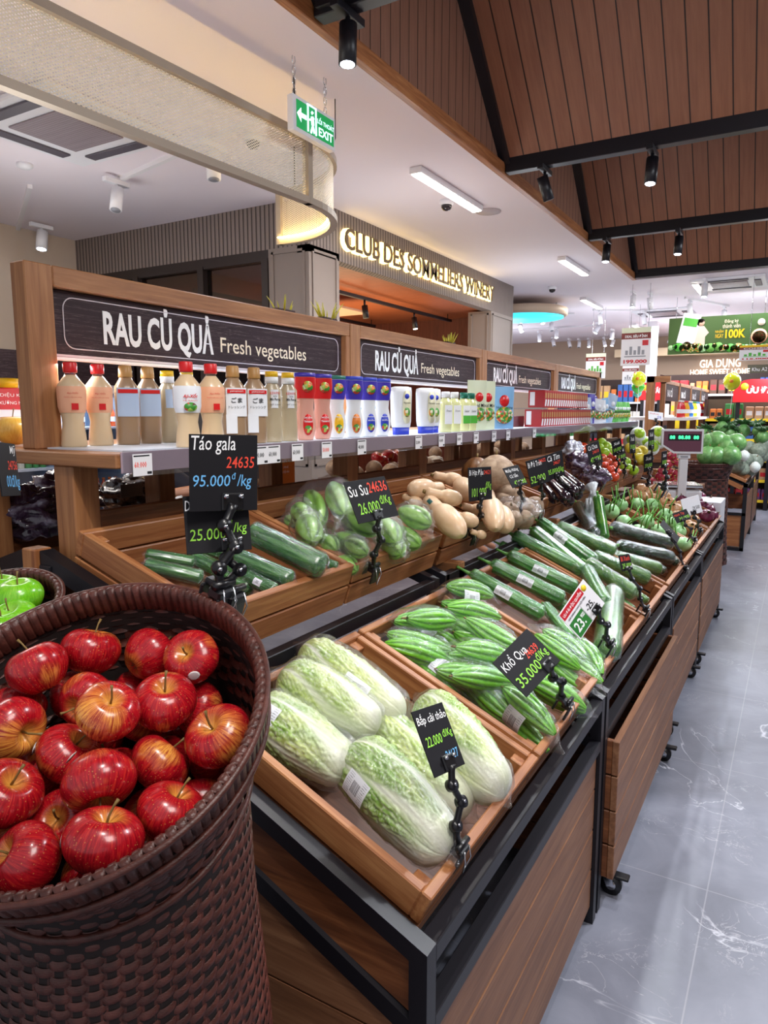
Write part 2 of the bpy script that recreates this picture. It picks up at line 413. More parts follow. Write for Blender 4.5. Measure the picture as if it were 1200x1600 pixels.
struct('wall_winery_far', MB().box(-7.5, -3.95, 9.7, 9.8, 0, 2.9), wood('reddish_wood_panel', '#56291a', '#6b3524', '#7d422e', 'Z', .5))
struct('ceiling_winery', MB().box(-7.5, WX - .12, WY + .12, 9.7, 2.9, 2.96), M['copper'])
wn = struct('window_1', MB().box(-6.6, -4.05, WY + .05, WY + .06, .9, 2.86), M['smoke'])
m = MB(); m.box(-6.6, -4.05, WY, WY + .1, 2.84, 2.93); m.box(-6.6, -4.05, WY, WY + .1, .8, .9)
for x in (-4.09, -4.85, -5.72, -6.5): m.box(x - .035, x + .035, WY - .01, WY + .1, .9, 2.86)
m.build('window_frame', plain('dark_window_frame', '#2e2523', .4), wn)
struct('wall_winery_low', MB().box(-6.6, -4.05, WY, WY + .1, 0, .8), M['darkwood'])
light('winery_lamp', 'AREA', (-5.3, 7.2, 2.2), 40, WARM, (-5.3, 7.3, 3.2), 2.4, 2.4)
light('winery_lamp', 'AREA', (-5.4, 5.8, 2.8), 14, WARM, (-5.4, 5.9, 0), 1.5, .3)
# ceiling-mounted black track with spots inside the winery
for k, (x, y0, y1) in enumerate(((-4.35, 5.5, 9.3), (-5.6, 5.6, 9.3))):
    t = thing('lighting_track', ['black lighting track under the copper winery ceiling, nearer the opening', 'black lighting track under the copper winery ceiling, deeper inside'][k], 'track light', (x, y0, 2.8))
    MB().box(-.02, .02, 0, y1 - y0, 0, .035).build('rail', M['steel'], t)
    for yy in (.1, (y1 - y0) - .1): MB().tube([(0, yy, .03), (0, yy, .103)], .006, 6).build('suspension_rod', M['steel'], t)
    for j, yy in enumerate((.3, 1.5, 2.7)):
        h = MB(); h.tube([(0, yy, .0), (0, yy, -.07)], .012); h.tube([(0, yy, -.06), (.02, yy, -.2)], .035, 12); h.build('spot_head', M['steel'], t)
    mm = MB(); mm.tube([(.018, 2.7, -.19), (.0205, 2.7, -.205)], .028, 12); mm.build('lens', M['lamp'], t)
t = thing('ceiling_panel_light', 'flat pale rectangular panel hanging under the copper winery ceiling', 'ceiling light', (-4.9, 7.0, 2.72))
MB().box(-.3, .3, -.5, .5, 0, .03, .004).build('panel', plain('panel_pale', '#c9a184', .5), t)
t = thing('wall_shelf_light', 'glowing white shelf light on the far wall inside the winery', 'light', (-4.35, 9.62, 2.42))
MB().box(-.45, .45, -.05, .05, 0, .03).build('shelf', M['white'], t); MB().box(-.45, .45, -.052, .04, -.03, 0).build('strip', plain('pale_strip', '#dfe8ff', .5, emit=2.5), t)
t = thing('ceiling_sprinkler', 'small round sprinkler under the copper winery ceiling', 'sprinkler', (-4.55, 5.9, 2.86))
MB().lathe([(.05, .04), (.05, .03), (.015, .02), (.015, -.02), (.03, -.03), (0, -.035)], 16).build('head', M['copper'], t)
# letters
t = thing('winery_sign', 'gold backlit letters reading CLUB DES SOMMELIERS WINERY on fluted panel', 'sign', (WX, 7.2, 3.07))
GL = plain('gold_letter_face', '#7d6a50', .35, .6); GE = plain('warm_letter_glow', '#ffe08a', .5, emit=3.2)
T = basis((.05, 0, 0), (0, 1, 0), (0, 0, 1))
text('CLUB DES SOMMELIERS WINERY', T, 3.55, .185, GL, t, 'letter_faces', ext=.02, bold=.012)
text('CLUB DES SOMMELIERS WINERY', basis((.012, 0, 0), (0, 1, 0), (0, 0, 1)), 3.57, .2, GE, t, 'letter_glow', ext=.045, bold=.03)
# ---- perforated metal valance with warm LED
def perf_mat():
    q = N('perforated_metal'); uv = q.n('UVMap'); mp = q.n('Mapping'); mp.inputs['Scale'].default_value = (1, 1, 1); q.l(uv.outputs[0], mp.inputs[0])
    sp = q.n('SeparateXYZ'); q.l(mp.outputs[0], sp.inputs[0])
    a = q.math('SINE', q.math('MULTIPLY', sp.outputs[0], 2 * PI / .022)); b = q.math('SINE', q.math('MULTIPLY', sp.outputs[1], 2 * PI / .013))
    hole = q.math('GREATER_THAN', q.math('MULTIPLY', a, b), .28)
    q.set(Base_Color=srgb('#f0e6cf'), Roughness=.45)
    tr = q.n('BsdfTransparent'); mx = q.n('MixShader'); q.l(hole, mx.inputs[0]); q.l(q.b.outputs[0], mx.inputs[1]); q.l(tr.outputs[0], mx.inputs[2])
    q.l(mx.outputs[0], q.out.inputs[0]); return q.m
M['perf'] = perf_mat(); M['valf'] = plain('valance_frame', '#a89c8c', .45)
val = thing('ceiling_valance', 'long curved cream perforated metal valance with warm glowing lower edge', 'ceiling feature', (0, 0, 0))
VX, Z0, Z1 = -2.42, 2.68, 3.04
path = [(VX - .055 * (3.3 - y), y) for y in [-1.2 + .3 * i for i in range(16)]] ; path = [p for p in path if p[1] <= 3.3]
cx, cy, R = VX - .62, 3.35, .62
curve = [(cx + R * math.cos(a), cy + R * 1.05 * math.sin(a)) for a in [i * (PI * .56) / 18 for i in range(19)]]
def ribbon(pts, z0, z1, mat, name, off=0):
    vs_, F, U = [], [], []; s_ = 0
    for i, p in enumerate(pts):
        if i: s_ += math.dist(p, pts[i - 1])
        vs_ += [(p[0], p[1], z0), (p[0], p[1], z1)]; U += [(s_, z0), (s_, z1)]
    for i in range(len(pts) - 1): F.append((2 * i, 2 * i + 2, 2 * i + 3, 2 * i + 1))
    return MB().add(vs_, F, None, 0, True, U).build(name, mat, val, fix=False)
def rail(pts, z0, z1, w_, name, mat):
    m = MB()
    for a, b in zip(pts[:-1], pts[1:]):
        a, b = Vector((*a, 0)), Vector((*b, 0)); d = (b - a).normalized(); n_ = Vector((-d.y, d.x, 0)) * w_
        m.add([(a - n_)[:2] + (z0,), (a + n_)[:2] + (z0,), (b + n_)[:2] + (z0,), (b - n_)[:2] + (z0,), (a - n_)[:2] + (z1,), (a + n_)[:2] + (z1,), (b + n_)[:2] + (z1,), (b - n_)[:2] + (z1,)],
              [(0, 1, 2, 3), (4, 5, 6, 7), (0, 1, 5, 4), (1, 2, 6, 5), (2, 3, 7, 6), (3, 0, 4, 7)])
    return m.build(name, mat, val)
ribbon(path + [(VX, 3.3)], Z0 + .03, Z1 - .03, M['perf'], 'mesh_panel'); ribbon(curve, Z0 + .03, Z1 - .03, M['perf'], 'mesh_panel')
full = path + [(VX, 3.3)] + curve[1:]
rail(full, Z1 - .035, Z1, .022, 'top_rail', M['valf']); rail(full, Z0, Z0 + .035, .022, 'bottom_rail', M['valf'])
m = MB()
for a, b in ((VX, 3.31), curve[-1]): m.box(a - .02, a + .02, b - .02, b + .02, Z0, Z1)
m.build('upright', M['valf'], val)
ins = [(p[0] - .03, p[1]) for p in path] + [(VX - .03, 3.3)] + [(cx + (R - .035) * math.cos(a), cy + (R - .035) * 1.05 * math.sin(a)) for a in [i * (PI * .56) / 18 for i in range(1, 19)]]
rail(ins, Z0 + .036, Z0 + .044, .006, 'led_strip', plain('valance_led', '#ffd98a', .5, emit=22))
m = MB()
for y in (.2, 1.7, 3.2): m.tube([(VX, y, Z1), (VX, y, CEIL)], .005, 6)
m.tube([curve[-3] + (Z1,), curve[-3] + (CEIL,)], .005, 6)
m.build('hanger', M['steel'], val)
# ---- exit sign
ex = thing('exit_sign', 'green and white illuminated exit sign hanging on chains from the ceiling', 'sign', (-2.3, 3.19, 3.03), RZ(0).to_euler()[:])
EL, EH = .37, .17
MB().box(-.02, .02, -EL / 2, EL / 2, -EH / 2, EH / 2, .004).build('housing', M['whitep'], ex)
MB().box(.0201, .023, -EL / 2 + .025, EL / 2 - .02, -EH / 2 + .02, EH / 2 - .02).build('green_panel', plain('exit_green', '#12904a', .5, emit=.5), ex)
EW = plain('exit_white', '#d5f2ff', .5, emit=1.2)
TE = lambda y, z: basis((.0245, y, z), (0, 1, 0), (0, 0, 1))
SCX = .75
text('LỐI THOÁT', TE(.09, .025), .15, .035, EW, ex, 'lettering', bold=.01); text('EXIT', TE(.09, -.03), .13, .042, EW, ex, 'lettering', bold=.02)
m = MB()
m.tube([(.025, -.07, -.06), (.025, -.07, .07), (.025, .0, .07), (.025, .0, -.06)], .005, 6)
m.tube([(.025, -.045, -.06), (.025, -.03, -.02), (.025, -.015, -.055)], .006, 6); m.tube([(.025, -.03, -.02), (.025, -.035, .02)], .009, 6); m.lathe([(0, .03), (.009, .04), (0, .05)], 8, TR(.025, -.033, 0))
m.tube([(.025, -.055, .0), (.025, -.02, .015)], .005, 6)
m.build('running_person_pictogram', EW, ex)
m = MB(); m.prism([(-.16, 0), (-.125, .035), (-.125, .011), (-.08, .011), (-.08, -.011), (-.125, -.011), (-.125, -.035)], .0235, .0245, plane='yz'); m.build('arrow', EW, ex)
m = MB()
for y in (-.15, .12):
    for k in range(4): m.tube([(0, y + .012 * math.cos(a), EH / 2 + .02 + k * .05 + .022 * math.sin(a)) for a in [i * PI / 5 for i in range(10)]], .003, 5, closed=True)
m.build('chain', M['chrome'], ex)
m = MB(); m.tube([(0, EL / 2, -.05), (0, EL / 2 + .03, .0), (0, EL / 2 + .03, .2)], .003, 5); m.build('cable', M['steel'], ex)
# ---- fixtures in the white ceiling
def linear_lamp(x, y, L, label, lit=True):
    t = thing('ceiling_lamp', label, 'ceiling light', (x, y, CEIL))
    MB().box(-.05, .05, -L / 2, L / 2, -.045, 0, .004).build('housing', M['white'], t)
    MB().box(-.038, .038, -L / 2 + .015, L / 2 - .015, -.052, -.0451).build('diffuser', M['lamp'], t)
    light('ceiling_lamp_light', 'AREA', (x, y, CEIL - .06), 10 * L, NEUT, (x, y, 0), .08, L)
linear_lamp(-2.52, 5.33, 1.15, 'long lit linear ceiling lamp nearest, beside the timber trim')
linear_lamp(-2.47, 8.75, 1.05, 'lit linear ceiling lamp further along, next to the timber ceiling corner')
linear_lamp(-3.02, 11.8, 1.1, 'third lit linear ceiling lamp, right of the ceiling camera')
linear_lamp(-3.0, 15.6, 1.1, 'small lit linear ceiling lamp above the hanging promotion poster')
linear_lamp(-1.35, 11.2, 1.1, 'lit linear ceiling lamp below the end beam, right of the pair of white spots')
linear_lamp(-2.35, 16.5, 1.0, 'small lit linear lamp to the left of the green banner')
def dome_cam(x, y, z, label):
    t = thing('dome_camera', label, 'security camera', (x, y, z))
    MB().lathe([(.06, 0), (.062, -.025), (.05, -.04), (0, -.04)], 24).build('housing', M['whitep'], t)
    MB().lathe([(.045, -.04), (.043, -.06), (.03, -.078), (0, -.086)], 20).build('dome', plain('smoked_dome', '#241f22', .12), t)
dome_cam(-3.15, 3.72, CEIL, 'white dome camera seen through the perforated valance')
dome_cam(-2.68, 5.62, CEIL, 'white dome camera beside the nearest linear lamp')
dome_cam(-3.15, 10.1, CEIL, 'white dome camera above the winery corner')
t = thing('ceiling_speaker', 'round flat speaker grille in ceiling beside nearest linear lamp', 'speaker', (-2.5, 6.1, CEIL))
MB().lathe([(.11, 0), (.11, -.008), (0, -.01)], 28).build('grille', plain('speaker_grey', '#bfb4b8', .7), t)
t = thing('smoke_detector', 'small white smoke detector on the ceiling at far left', 'smoke detector', (-4.9, 3.3, CEIL))
MB().lathe([(.055, 0), (.055, -.02), (.035, -.035), (0, -.037)], 20).build('body', M['whitep'], t)
def cassette(x, y, s_, label, rz=0):
    t = thing('air_conditioner', label, 'air conditioner', (x, y, CEIL), rz)
    MB().box(-s_, s_, -s_, s_, -.035, 0, .01).build('panel', M['whitep'], t)
    MB().box(-s_ * .5, s_ * .5, -s_ * .5, s_ * .5, -.045, -.0351, .004).build('grille', board_mat('ac_grille', '#8b7f86', '#9a8f96', 'Y', .02), t)
    for k in range(4):
        m = MB(); m.box(-s_ * .55, s_ * .55, s_ * .68, s_ * .86, -.047, -.0352, .003); m.build('louvre', plain('ac_louvre', '#57525c', .5), t, RZ(k * PI / 2))
cassette(-4.04, 3.02, .47, 'square cassette air conditioner with mauve grille at upper left')
cassette(-2.2, 13.6, .47, 'cassette air conditioner in middle of the far white ceiling')
cassette(-.95, 10.95, .45, 'cassette air conditioner behind the end beam at the right')
# ---- tracks and spots
def spot(x, y, z, aim, label, col='steel', lit=True, r=.04, L=.17, track=None, cat='spotlight', group=None):
    t = thing('track_spotlight', label, cat, (x, y, z), group=group)
    m = MB(); m.box(-.022, .022, -.11, .11, -.035, 0, .003); m.tube([(0, 0, -.03), (0, 0, -.085)], .011, 8); m.build('adapter', M[col], t)
    a = Vector(aim).normalized(); c = Vector((0, 0, -.12)); m = MB(); m.tube([c - a * .06, c + a * (L - .06)], r, 20); m.build('lamp_body', M[col], t)
    e = c + a * (L - .06); m = MB(); m.tube([e + a * .0005, e + a * .002], r * .8, 20); m.build('lens', M['lampc'] if lit else M['greyp'], t)
    return t
spot(-.98, 5.25, CEIL, (-.02, -.15, -1), 'lit black spotlight on the nearer visible tie beam')
spot(-1.72, 5.25, CEIL, (.25, .35, -1), 'unlit black spotlight at left end of the nearer visible tie beam', lit=False)
spot(-.2, 5.25, CEIL, (-.1, .05, -1), 'unlit black spotlight at the right edge on the nearer tie beam', lit=False)
spot(-1.14, 7.65, CEIL, (-.02, -.15, -1), 'lit black spotlight in middle of the second visible tie beam')
spot(-1.83, 7.65, CEIL, (-.02, -.15, -1), 'lit black spotlight at left end of the second visible tie beam')
spot(-.2, 7.65, CEIL, (-.02, -.15, -1), 'black spotlight at right edge on the second visible tie beam', lit=False)
spot(-1.84, 2.83, CEIL, (.02, -.08, -1), 'black spotlight at top edge on the nearest tie beam')
m = MB(); T_ = thing('beam_bracket', 'black steel bracket with a bluish sheen at the top left of the timber ceiling', 'bracket', (-1.98, 2.83, CEIL))
MB().prism([(0, .02), (.28, .02), (.28, .06), (.05, .32), (0, .32)], -.05, .05).build('plate', M['steel'], T_)
def track(x0, y0, x1, y1, label, col='white'):
    t = thing('lighting_track', label, 'track light', (x0, y0, CEIL)); d = Vector((x1 - x0, y1 - y0, 0))
    MB().box(-.018, .018, 0, d.length, -.03, 0).build('rail', M[col], t, RZ(math.atan2(d.y, d.x) - PI / 2))
    return t
track(-4.6, 3.85, -2.9, 3.5, 'white lighting track behind the valance near the ceiling'); track(-7, 4.55, -5.3, 3.6, 'white lighting track at far left, near the fluted corner')
spot(-4.55, 3.8, CEIL - .03, (.15, -.3, -1), 'unlit white spotlight left of the valance corner', 'whitep', False, .045)
spot(-3.4, 3.62, CEIL - .03, (.1, -.1, -1), 'white spotlight seen partly through the perforated valance', 'whitep', False, .045)
spot(-6.2, 4.3, CEIL - .03, (.1, -.2, -1), 'lit white spotlight at far left over the beige wall', 'whitep', True, .05)
spot(-2.2, 10.9, CEIL - .03, (0, -.2, -1), 'lit white spotlight just under the corner of the end beam', 'whitep', True)
spot(-2.02, 11.2, CEIL - .03, (.1, .2, -1), 'unlit white spotlight beside the lit one under the end beam', 'whitep', False)
spot(-1.2, 10.4, CEIL - .03, (0, -.2, -1), 'lit white spotlight in front of the right-hand ceiling cassette', 'whitep', True)
track(-3.2, 12.6, -2.35, 13.2, 'short white lighting track left of the middle ceiling cassette')
spot(-3.1, 12.7, CEIL - .03, (.2, -.1, -1), 'unlit white spotlight at left end of the short track', 'whitep', False)
spot(-2.45, 13.1, CEIL - .03, (.2, -.1, -1), 'unlit white spotlight above the hanging promotion poster', 'whitep', False)
track(-1.65, 12.0, -1.15, 13.3, 'short white lighting track by the green banner')
spot(-1.6, 12.2, CEIL - .03, (.1, -.1, -1), 'unlit white spotlight left of the green banner phone', 'whitep', False)
spot(-1.2, 13.2, CEIL - .03, (0, -.3, -1), 'lit white spotlight in front of the green banner', 'whitep', True)
rs = random.Random(5)
for i, (px, py) in enumerate([(815, 493), (848, 495), (862, 508), (814, 510), (843, 526), (890, 537), (934, 512), (957, 522), (865, 535), (920, 550), (944, 552), (1047, 548), (1060, 560), (958, 540), (905, 545), (870, 520)]):
    p = onZ(px, py - 8, CEIL - .03)
    if p.y > 17.5: p = p * (17.2 / p.y); p.z = CEIL - .03
    spot(p.x, p.y, CEIL - .03, (rs.uniform(-.4, .4), -.3, -1), 'small white spotlight over the far sales floor, ' + ['leftmost by the ring lamp', 'second by the ring lamp', 'right under the ring lamp edge', 'low under the ring lamp', 'front of the left track', 'middle of the left track', 'above the last sign board', 'left of the short track', 'behind the left track', 'near the green-headed poster', 'beside the green-headed poster', 'before the bulkhead left part', 'before the bulkhead by the column', 'between the two hanging posters', 'over the left far wall', 'farthest left at back'][i], 'whitep', i % 3 != 2, .042, .15, group='spotlights of the far ceiling')
for k, y in enumerate((12.6, 14.6)):
    track(-7.2, y, -3.6, y + .3, ['white lighting track below the ring lamp over the far floor', 'white lighting track deepest over the far sales floor'][k])
t = thing('ring_lamp', 'round ceiling lamp glowing cyan beyond the winery corner', 'ceiling light', (-3.95, 11.3, 3.06))
MB().lathe([(.62, 0), (.66, .02), (.66, .12), (.6, .14)], 48).build('rim', plain('ring_rim', '#c9b49c', .5), t)
MB().lathe([(.0, -.02), (.6, -.02), (.6, .04), (0, .04)], 48).build('disc', plain('cyan_glow', '#3fd0e6', .5, emit=1.1), t)
m = MB()
for a in range(3): m.tube([(.5 * math.cos(a * 2.1), .5 * math.sin(a * 2.1), .05), (.5 * math.cos(a * 2.1), .5 * math.sin(a * 2.1), .2)], .01, 6)
m.build('hanger', M['chrome'], t)
for x, y in ((-.2, 12.4), (-5.5, 12.5), (-2.0, 15.2), (-8, 15.2)):
    light('shop_lamp', 'AREA', (x, y, 3.2), 75, COOL, (x, y, 0), 1.6, 1.6)
light('shop_lamp', 'AREA', (-4.9, 1.8, 3.22), 38, NEUT, (-4.9, 1.8, 0), 1.4, 1.4)
# ================================================================ produce stand
TL, TU = math.radians(24), math.radians(18.5)
def crate_mb(L, W, H=.125, th=.02):
    """local: x = 0 front .. -L back, y = 0 .. W, z = rim at 0 .. -H; returns one mesh per look"""
    a, a2, b, b2 = MB(), MB(), MB(), MB()
    g = .006; h1 = (H - g) / 2
    for z1, z0 in ((0, -h1), (-h1 - g, -H)):
        a.box(-th, 0, 0, W, z0, z1, .0025); a2.box(-L, -L + th, 0, W, z0, z1, .0025)
        b.box(-L + th, -th, 0, th, z0, z1, .0025); b2.box(-L + th, -th, W - th, W, z0, z1, .0025)
    d = MB().box(-L + th, -th, th, W - th, -H, -H + .012)
    return a, a2, b, b2, d
CR = {}
def crate(front, W, tilt, label, L=.54, H=.125, group=None):
    key = (round(L, 3), round(W, 3), H)
    T = TR(*front) @ RY(tilt)
    if key in CR: return dup(CR[key], T, label, group)
    t = thing('produce_crate', label, 'crate', T=T, group=group)
    a, a2, b, b2, d = crate_mb(L, W, H)
    a.build('front_boards', M['rimY'], t); a2.build('back_boards', M['rimY'], t); b.build('side_boards', M['rimX'], t); b2.build('side_boards', M['rimX'], t); d.build('crate_floor', M['crateX'], t)
    th = .02
    for x in (-L + th, -th - .03):
        for y in (th, W - th - .03): MB().box(x, x + .03, y, y + .03, -H, -.012, .002).build('corner_block', M['rimZ'], t)
    CR[key] = t; return t
FX, FZ = -.455, .772          # front rim of the lower crates
UX, UZ = -1.0, 1.144          # front rim of the upper crates
LOW = [(.93, .545, 'napa cabbages', 'nearest lower'), (1.49, .54, 'bitter melons', 'second lower'), (2.06, .70, 'wrapped luffas', 'third lower, widest'), (2.775, .53, 'long green gourds', 'fourth lower'),
       (3.345, .54, 'dark wrapped zucchini', 'fifth lower'), (3.9, .56, 'kohlrabi', 'sixth lower'), (4.48, .62, 'brown onions', 'seventh lower'), (5.12, .7, 'red onions', 'last lower')]
for y, W, what, pos in LOW: crate((FX, y, FZ), W, TL, 'brown slatted wooden crate holding the %s, %s crate of the stand' % (what, pos), group='lower tier crates')
UPP = [(1.02, .535, 'long wrapped cucumbers', 'nearest upper'), (1.565, .535, 'chayotes', 'second upper'), (2.135, .56, 'butternut squashes', 'third upper'), (2.71, .55, 'brown jicamas', 'fourth upper'),
       (3.29, .55, 'purple eggplants', 'fifth upper'), (3.86, .57, 'bagged purple vegetables', 'sixth upper'), (4.46, .57, 'tomatoes in bags', 'seventh upper'), (5.05, .7, 'yellow and green fruit', 'eighth upper')]
for y, W, what, pos in UPP: crate((UX, y, UZ), W, TU, 'wooden crate holding the %s, %s crate of the stand' % (what, pos), L=.43, group='upper tier crates')
# ---- steel frames
def frame(y0, y1, i):
    t = thing('display_stand', ['black steel frame of the nearest stand, beside the wicker apple basket', 'black steel frame of the second stand, under the luffas', 'black steel frame of the third stand, under the zucchini and kohlrabi',
              'black steel frame of the last stand, under the onions'][i], 'frame', (0, y0, 0), group=None)
    w_ = .032; D = y1 - y0; xf = -.435; xb = -.955
    ztf = FZ - .012; ztb = ztf + (xf - xb) * math.tan(TL); s_ = math.tan(TL)
    for y in (0, D - w_):
        MB().prism([(xf, 0), (xf, ztf - .04), (xf - w_, ztf - .04 + w_ * s_), (xf - w_, 0)], y, y + w_).build('leg', M['steel'], t)
        MB().box(xb, xb + w_, y, y + w_, 0, ztb - .05, .002).build('leg', M['steel'], t)
        MB().prism([(xf - w_, ztf - .04 + w_ * s_), (xf - w_, ztf - .075 + w_ * s_), (xb, ztb - .075), (xb, ztb - .04)], y, y + w_).build('slanted_rail', M['steel'], t)
        MB().prism([(xf - w_, ztf - .165), (xf - w_, ztf - .2), (xb, ztb - .2), (xb, ztb - .165)], y, y + w_).build('slanted_rail', M['steel'], t)
    MB().box(xf - w_, xf, w_, D - w_, ztf - .075, ztf - .042, .002).build('front_rail', M['steel'], t)
    MB().box(xf - w_, xf, w_, D - w_, ztf - .2, ztf - .168, .002).build('front_rail', M['steel'], t)
    MB().box(xb - .02, xb + w_ - .02, w_, D - w_, ztb - .2, ztb - .168, .002).build('back_rail', M['steel'], t)
    # upper tier
    x2 = UX + .02; x3 = -1.46; z2 = UZ - .135
    for y in (.02, D - w_):
        MB().box(x2 - w_, x2, y, y + w_, 0, z2 - .03, .002).build('upper_leg', M['steel'], t)
        MB().prism([(x2, z2), (x2, z2 - .035), (x3, z2 - .035 + (x2 - x3) * math.tan(TU)), (x3, z2 + (x2 - x3) * math.tan(TU))], y, y + w_).build('upper_slanted_rail', M['steel'], t)
    MB().box(x2 - w_, x2, .03, D - w_, z2 - .035, z2, .002).build('upper_front_rail', M['steel'], t)
    return t
FR = [(.875, 2.035), (2.06, 3.32), (3.345, 4.455), (4.48, 5.87)]
for i, (a, b) in enumerate(FR): frame(a, b, i)
# panels
def planks(t, x, y0, y1, z0, z1, n, mat, name='plank_panel', th=.02, gap=.005):
    m = MB(); h = (z1 - z0) / n
    for k in range(n): m.box(x - th, x, y0, y1, z0 + k * h + gap / 2, z0 + (k + 1) * h - gap / 2, .002)
    return m.build(name, mat, t)
t = thing('stand_cladding', 'brown horizontal plank cladding on the nearest stand, beneath the napa cabbages', 'panel', (0, 0, 0))
planks(t, -.445, .91, 2.0, .055, .572, 4, M['plankY'], 'front_planks')
m = MB()
for k in range(3):
    m.prism([(-.49, .08 + k * .155), (-.49, .08 + k * .155 + .15), (-.93, .08 + k * .155 + .15), (-.93, .08 + k * .155)], .88, .895)
m.prism([(-.47, .545), (-.47, .575), (-.93, .78), (-.93, .545)], .88, .895)
m.build('end_planks', M['plankX'], t)
MB().prism([(-.47, .60), (-.47, .70), (-.93, .905), (-.93, .805)], .885, .9).build('upper_end_board', M['crateX'], t)
MB().box(-.945, -.93, .9, 2.0, .05, .9).build('back_board', M['darkwood'], t)
for i, (a, b) in enumerate(FR[1:]):
    t = thing('storage_bin', ['wooden plank storage bin on castors under the luffas and gourds', 'wooden plank storage bin on castors under the zucchini and kohlrabi', 'wooden plank storage bin on castors under the onions'][i], 'bin', (0, 0, 0))
    xo = -.40 if i == 0 else -.43
    planks(t, xo, a + .035, b - .035, .1, .56, 4, M['plankY'], 'front_planks')
    for yy in (a + .037, b - .055):
        m = MB()
        for k in range(4): m.box(-.9, xo - .02, yy, yy + .018, .1 + k * .115 + .003, .1 + (k + 1) * .115 - .003, .002)
        m.build('side_planks', M['crateX'], t)
    MB().box(-.9, xo - .02, a + .055, b - .055, .1, .115).build('bin_floor', M['darkwood'], t)
    for yy in (a + .12, b - .12):
        c = MB(); c.box(xo - .07, xo - .01, yy - .025, yy + .025, .09, .1, .001); c.prism([(xo - .06, .09), (xo - .02, .09), (xo - .01, .04), (xo - .03, .03)], yy - .02, yy - .014); c.prism([(xo - .06, .09), (xo - .02, .09), (xo - .01, .04), (xo - .03, .03)], yy + .014, yy + .02)
        cc = c.build('caster', M['chrome'], t)
        wh = MB(); wh.tube([(xo - .02, yy - .012, .034), (xo - .02, yy + .012, .034)], .034, 20); wh.build('wheel', M['blackp'], cc)
        hb = MB(); hb.tube([(xo - .02, yy - .014, .034), (xo - .02, yy + .014, .034)], .016, 14); hb.build('hub', M['chrome'], cc)
        br = MB(); br.box(xo - .02, xo + .035, yy - .016, yy + .016, .062, .074, .003); br.build('brake_pedal', M['blackp'], cc)
# ---- middle shelf on uprights, with sign boards
SZ = 1.458; SXF, SXB = -1.262, -1.985; SPX = -1.64
t = thing('display_shelf', 'long wooden middle shelf with white deck standing above the vegetable crates', 'shelf', (0, 0, 0))
MB().box(SXB, SXF - .005, 1.02, 6.75, SZ - .032, SZ, .003).build('shelf_board', M['oakX'], t)
MB().box(SPX + .035, SXF - .004, 1.09, 6.72, SZ, SZ + .004).build('white_deck', plain('deck_white', '#dfe6f2', .35), t)
UPR = [1.03 + .575 * k for k in range(11)]
for y in UPR:
    for x in (-1.5, -1.86):
        MB().box(x, x + .07, y, y + .07, 1.0, SZ - .032, .003).build('upright', M['oakZ'], t)
for y in [1.03 + 1.15 * k for k in range(6)]:
    MB().box(-2.3, -.98, y + .01, y + .06, .97, 1.03, .003).build('cross_bearer', M['oakX'], t)
MB().box(-1.452, -1.432, 1.1, 6.72, 1.2, 1.315, .003).build('back_rail', M['crateY'], t)
MB().box(-1.87, -1.85, 1.1, 6.72, 1.12, 1.225, .003).build('back_rail', M['crateY'], t)
# price rail
t = thing('price_rail', 'clear plastic price rail with small paper price tickets along the shelf edge', 'price rail', (0, 0, 0))
MB().box(SXF - .004, SXF + .001, 1.03, 6.72, SZ - .042, SZ + .004, .001).build('backing_strip', plain('mauve_strip', '#b39ba6', .25), t)
MB().box(SXF + .003, SXF + .006, 1.03, 6.72, SZ - .052, SZ + .008, .001).build('clear_cover', M['clear'], t)
tickets = [(218, '60.000'), (405, '60.000'), (425, '60.000'), (462, '60.000'), (508, '50.000'), (563, '40.000'), (652, '33.000'), (688, '4.000'), (716, '18.000'), (742, '5.000'), (770, '32.000'), (792, '8.000'), (833, '12.000')]
for px, s_ in tickets:
    y = onX(px, 690, SXF).y
    k = MB().box(SXF + .0062, SXF + .0066, y - .027, y + .027, SZ - .05, SZ - .001).build('price_ticket', M['white'], t)
    text(s_, basis((SXF + .0069, y - .006, SZ - .025), (0, 1, 0), (0, 0, 1)), .034, .014, M['ink_r'] if px in (218, 508) else M['ink_k'], k, bold=.02, res=1)
    m = MB(); m.box(SXF + .0067, SXF + .0069, y + .012, y + .025, SZ - .047, SZ - .041); m.box(SXF + .0067, SXF + .0069, y - .024, y + .02, SZ - .007, SZ - .004); m.build('ticket_print', M['ink_k'], k)
# signs
def signwood():
    q = N('sign_dark_plank'); f = q.noise(q.mapv((40, 1.6, 60)), 1, 6, .7, .9); g = q.noise(q.mapv((1, 3, 12)), 1, 3)
    d = q.math('ABSOLUTE', q.math('SUBTRACT', f, .5)); base = q.ramp(g, [(.3, '#281a1e'), (.7, '#36262b')])
    q.col(q.mix(q.ramp(d, [(0, (.6, .6, .6, 1)), (.012, (0, 0, 0, 1))]), base, '#7d6b6e')); q.set(Roughness=.6, Specular_IOR_Level=.3); return q.m
M['signw'] = signwood(); M['sign_edge'] = plain('sign_edge_line', '#cfc6ce', .5)
SGY = [1.06, 2.475, 3.87, 5.30, 6.72]; ZT, ZL = 1.905, 1.688
LBL = ['nearest framed board, reading RAU CỦ QUẢ Fresh vegetables above the dressing bottles', 'second framed RAU CỦ QUẢ board, above the white squeeze bottles', 'third framed RAU CỦ QUẢ board, above the blue pouch', 'last framed RAU CỦ QUẢ board, above the stacked red boxes']
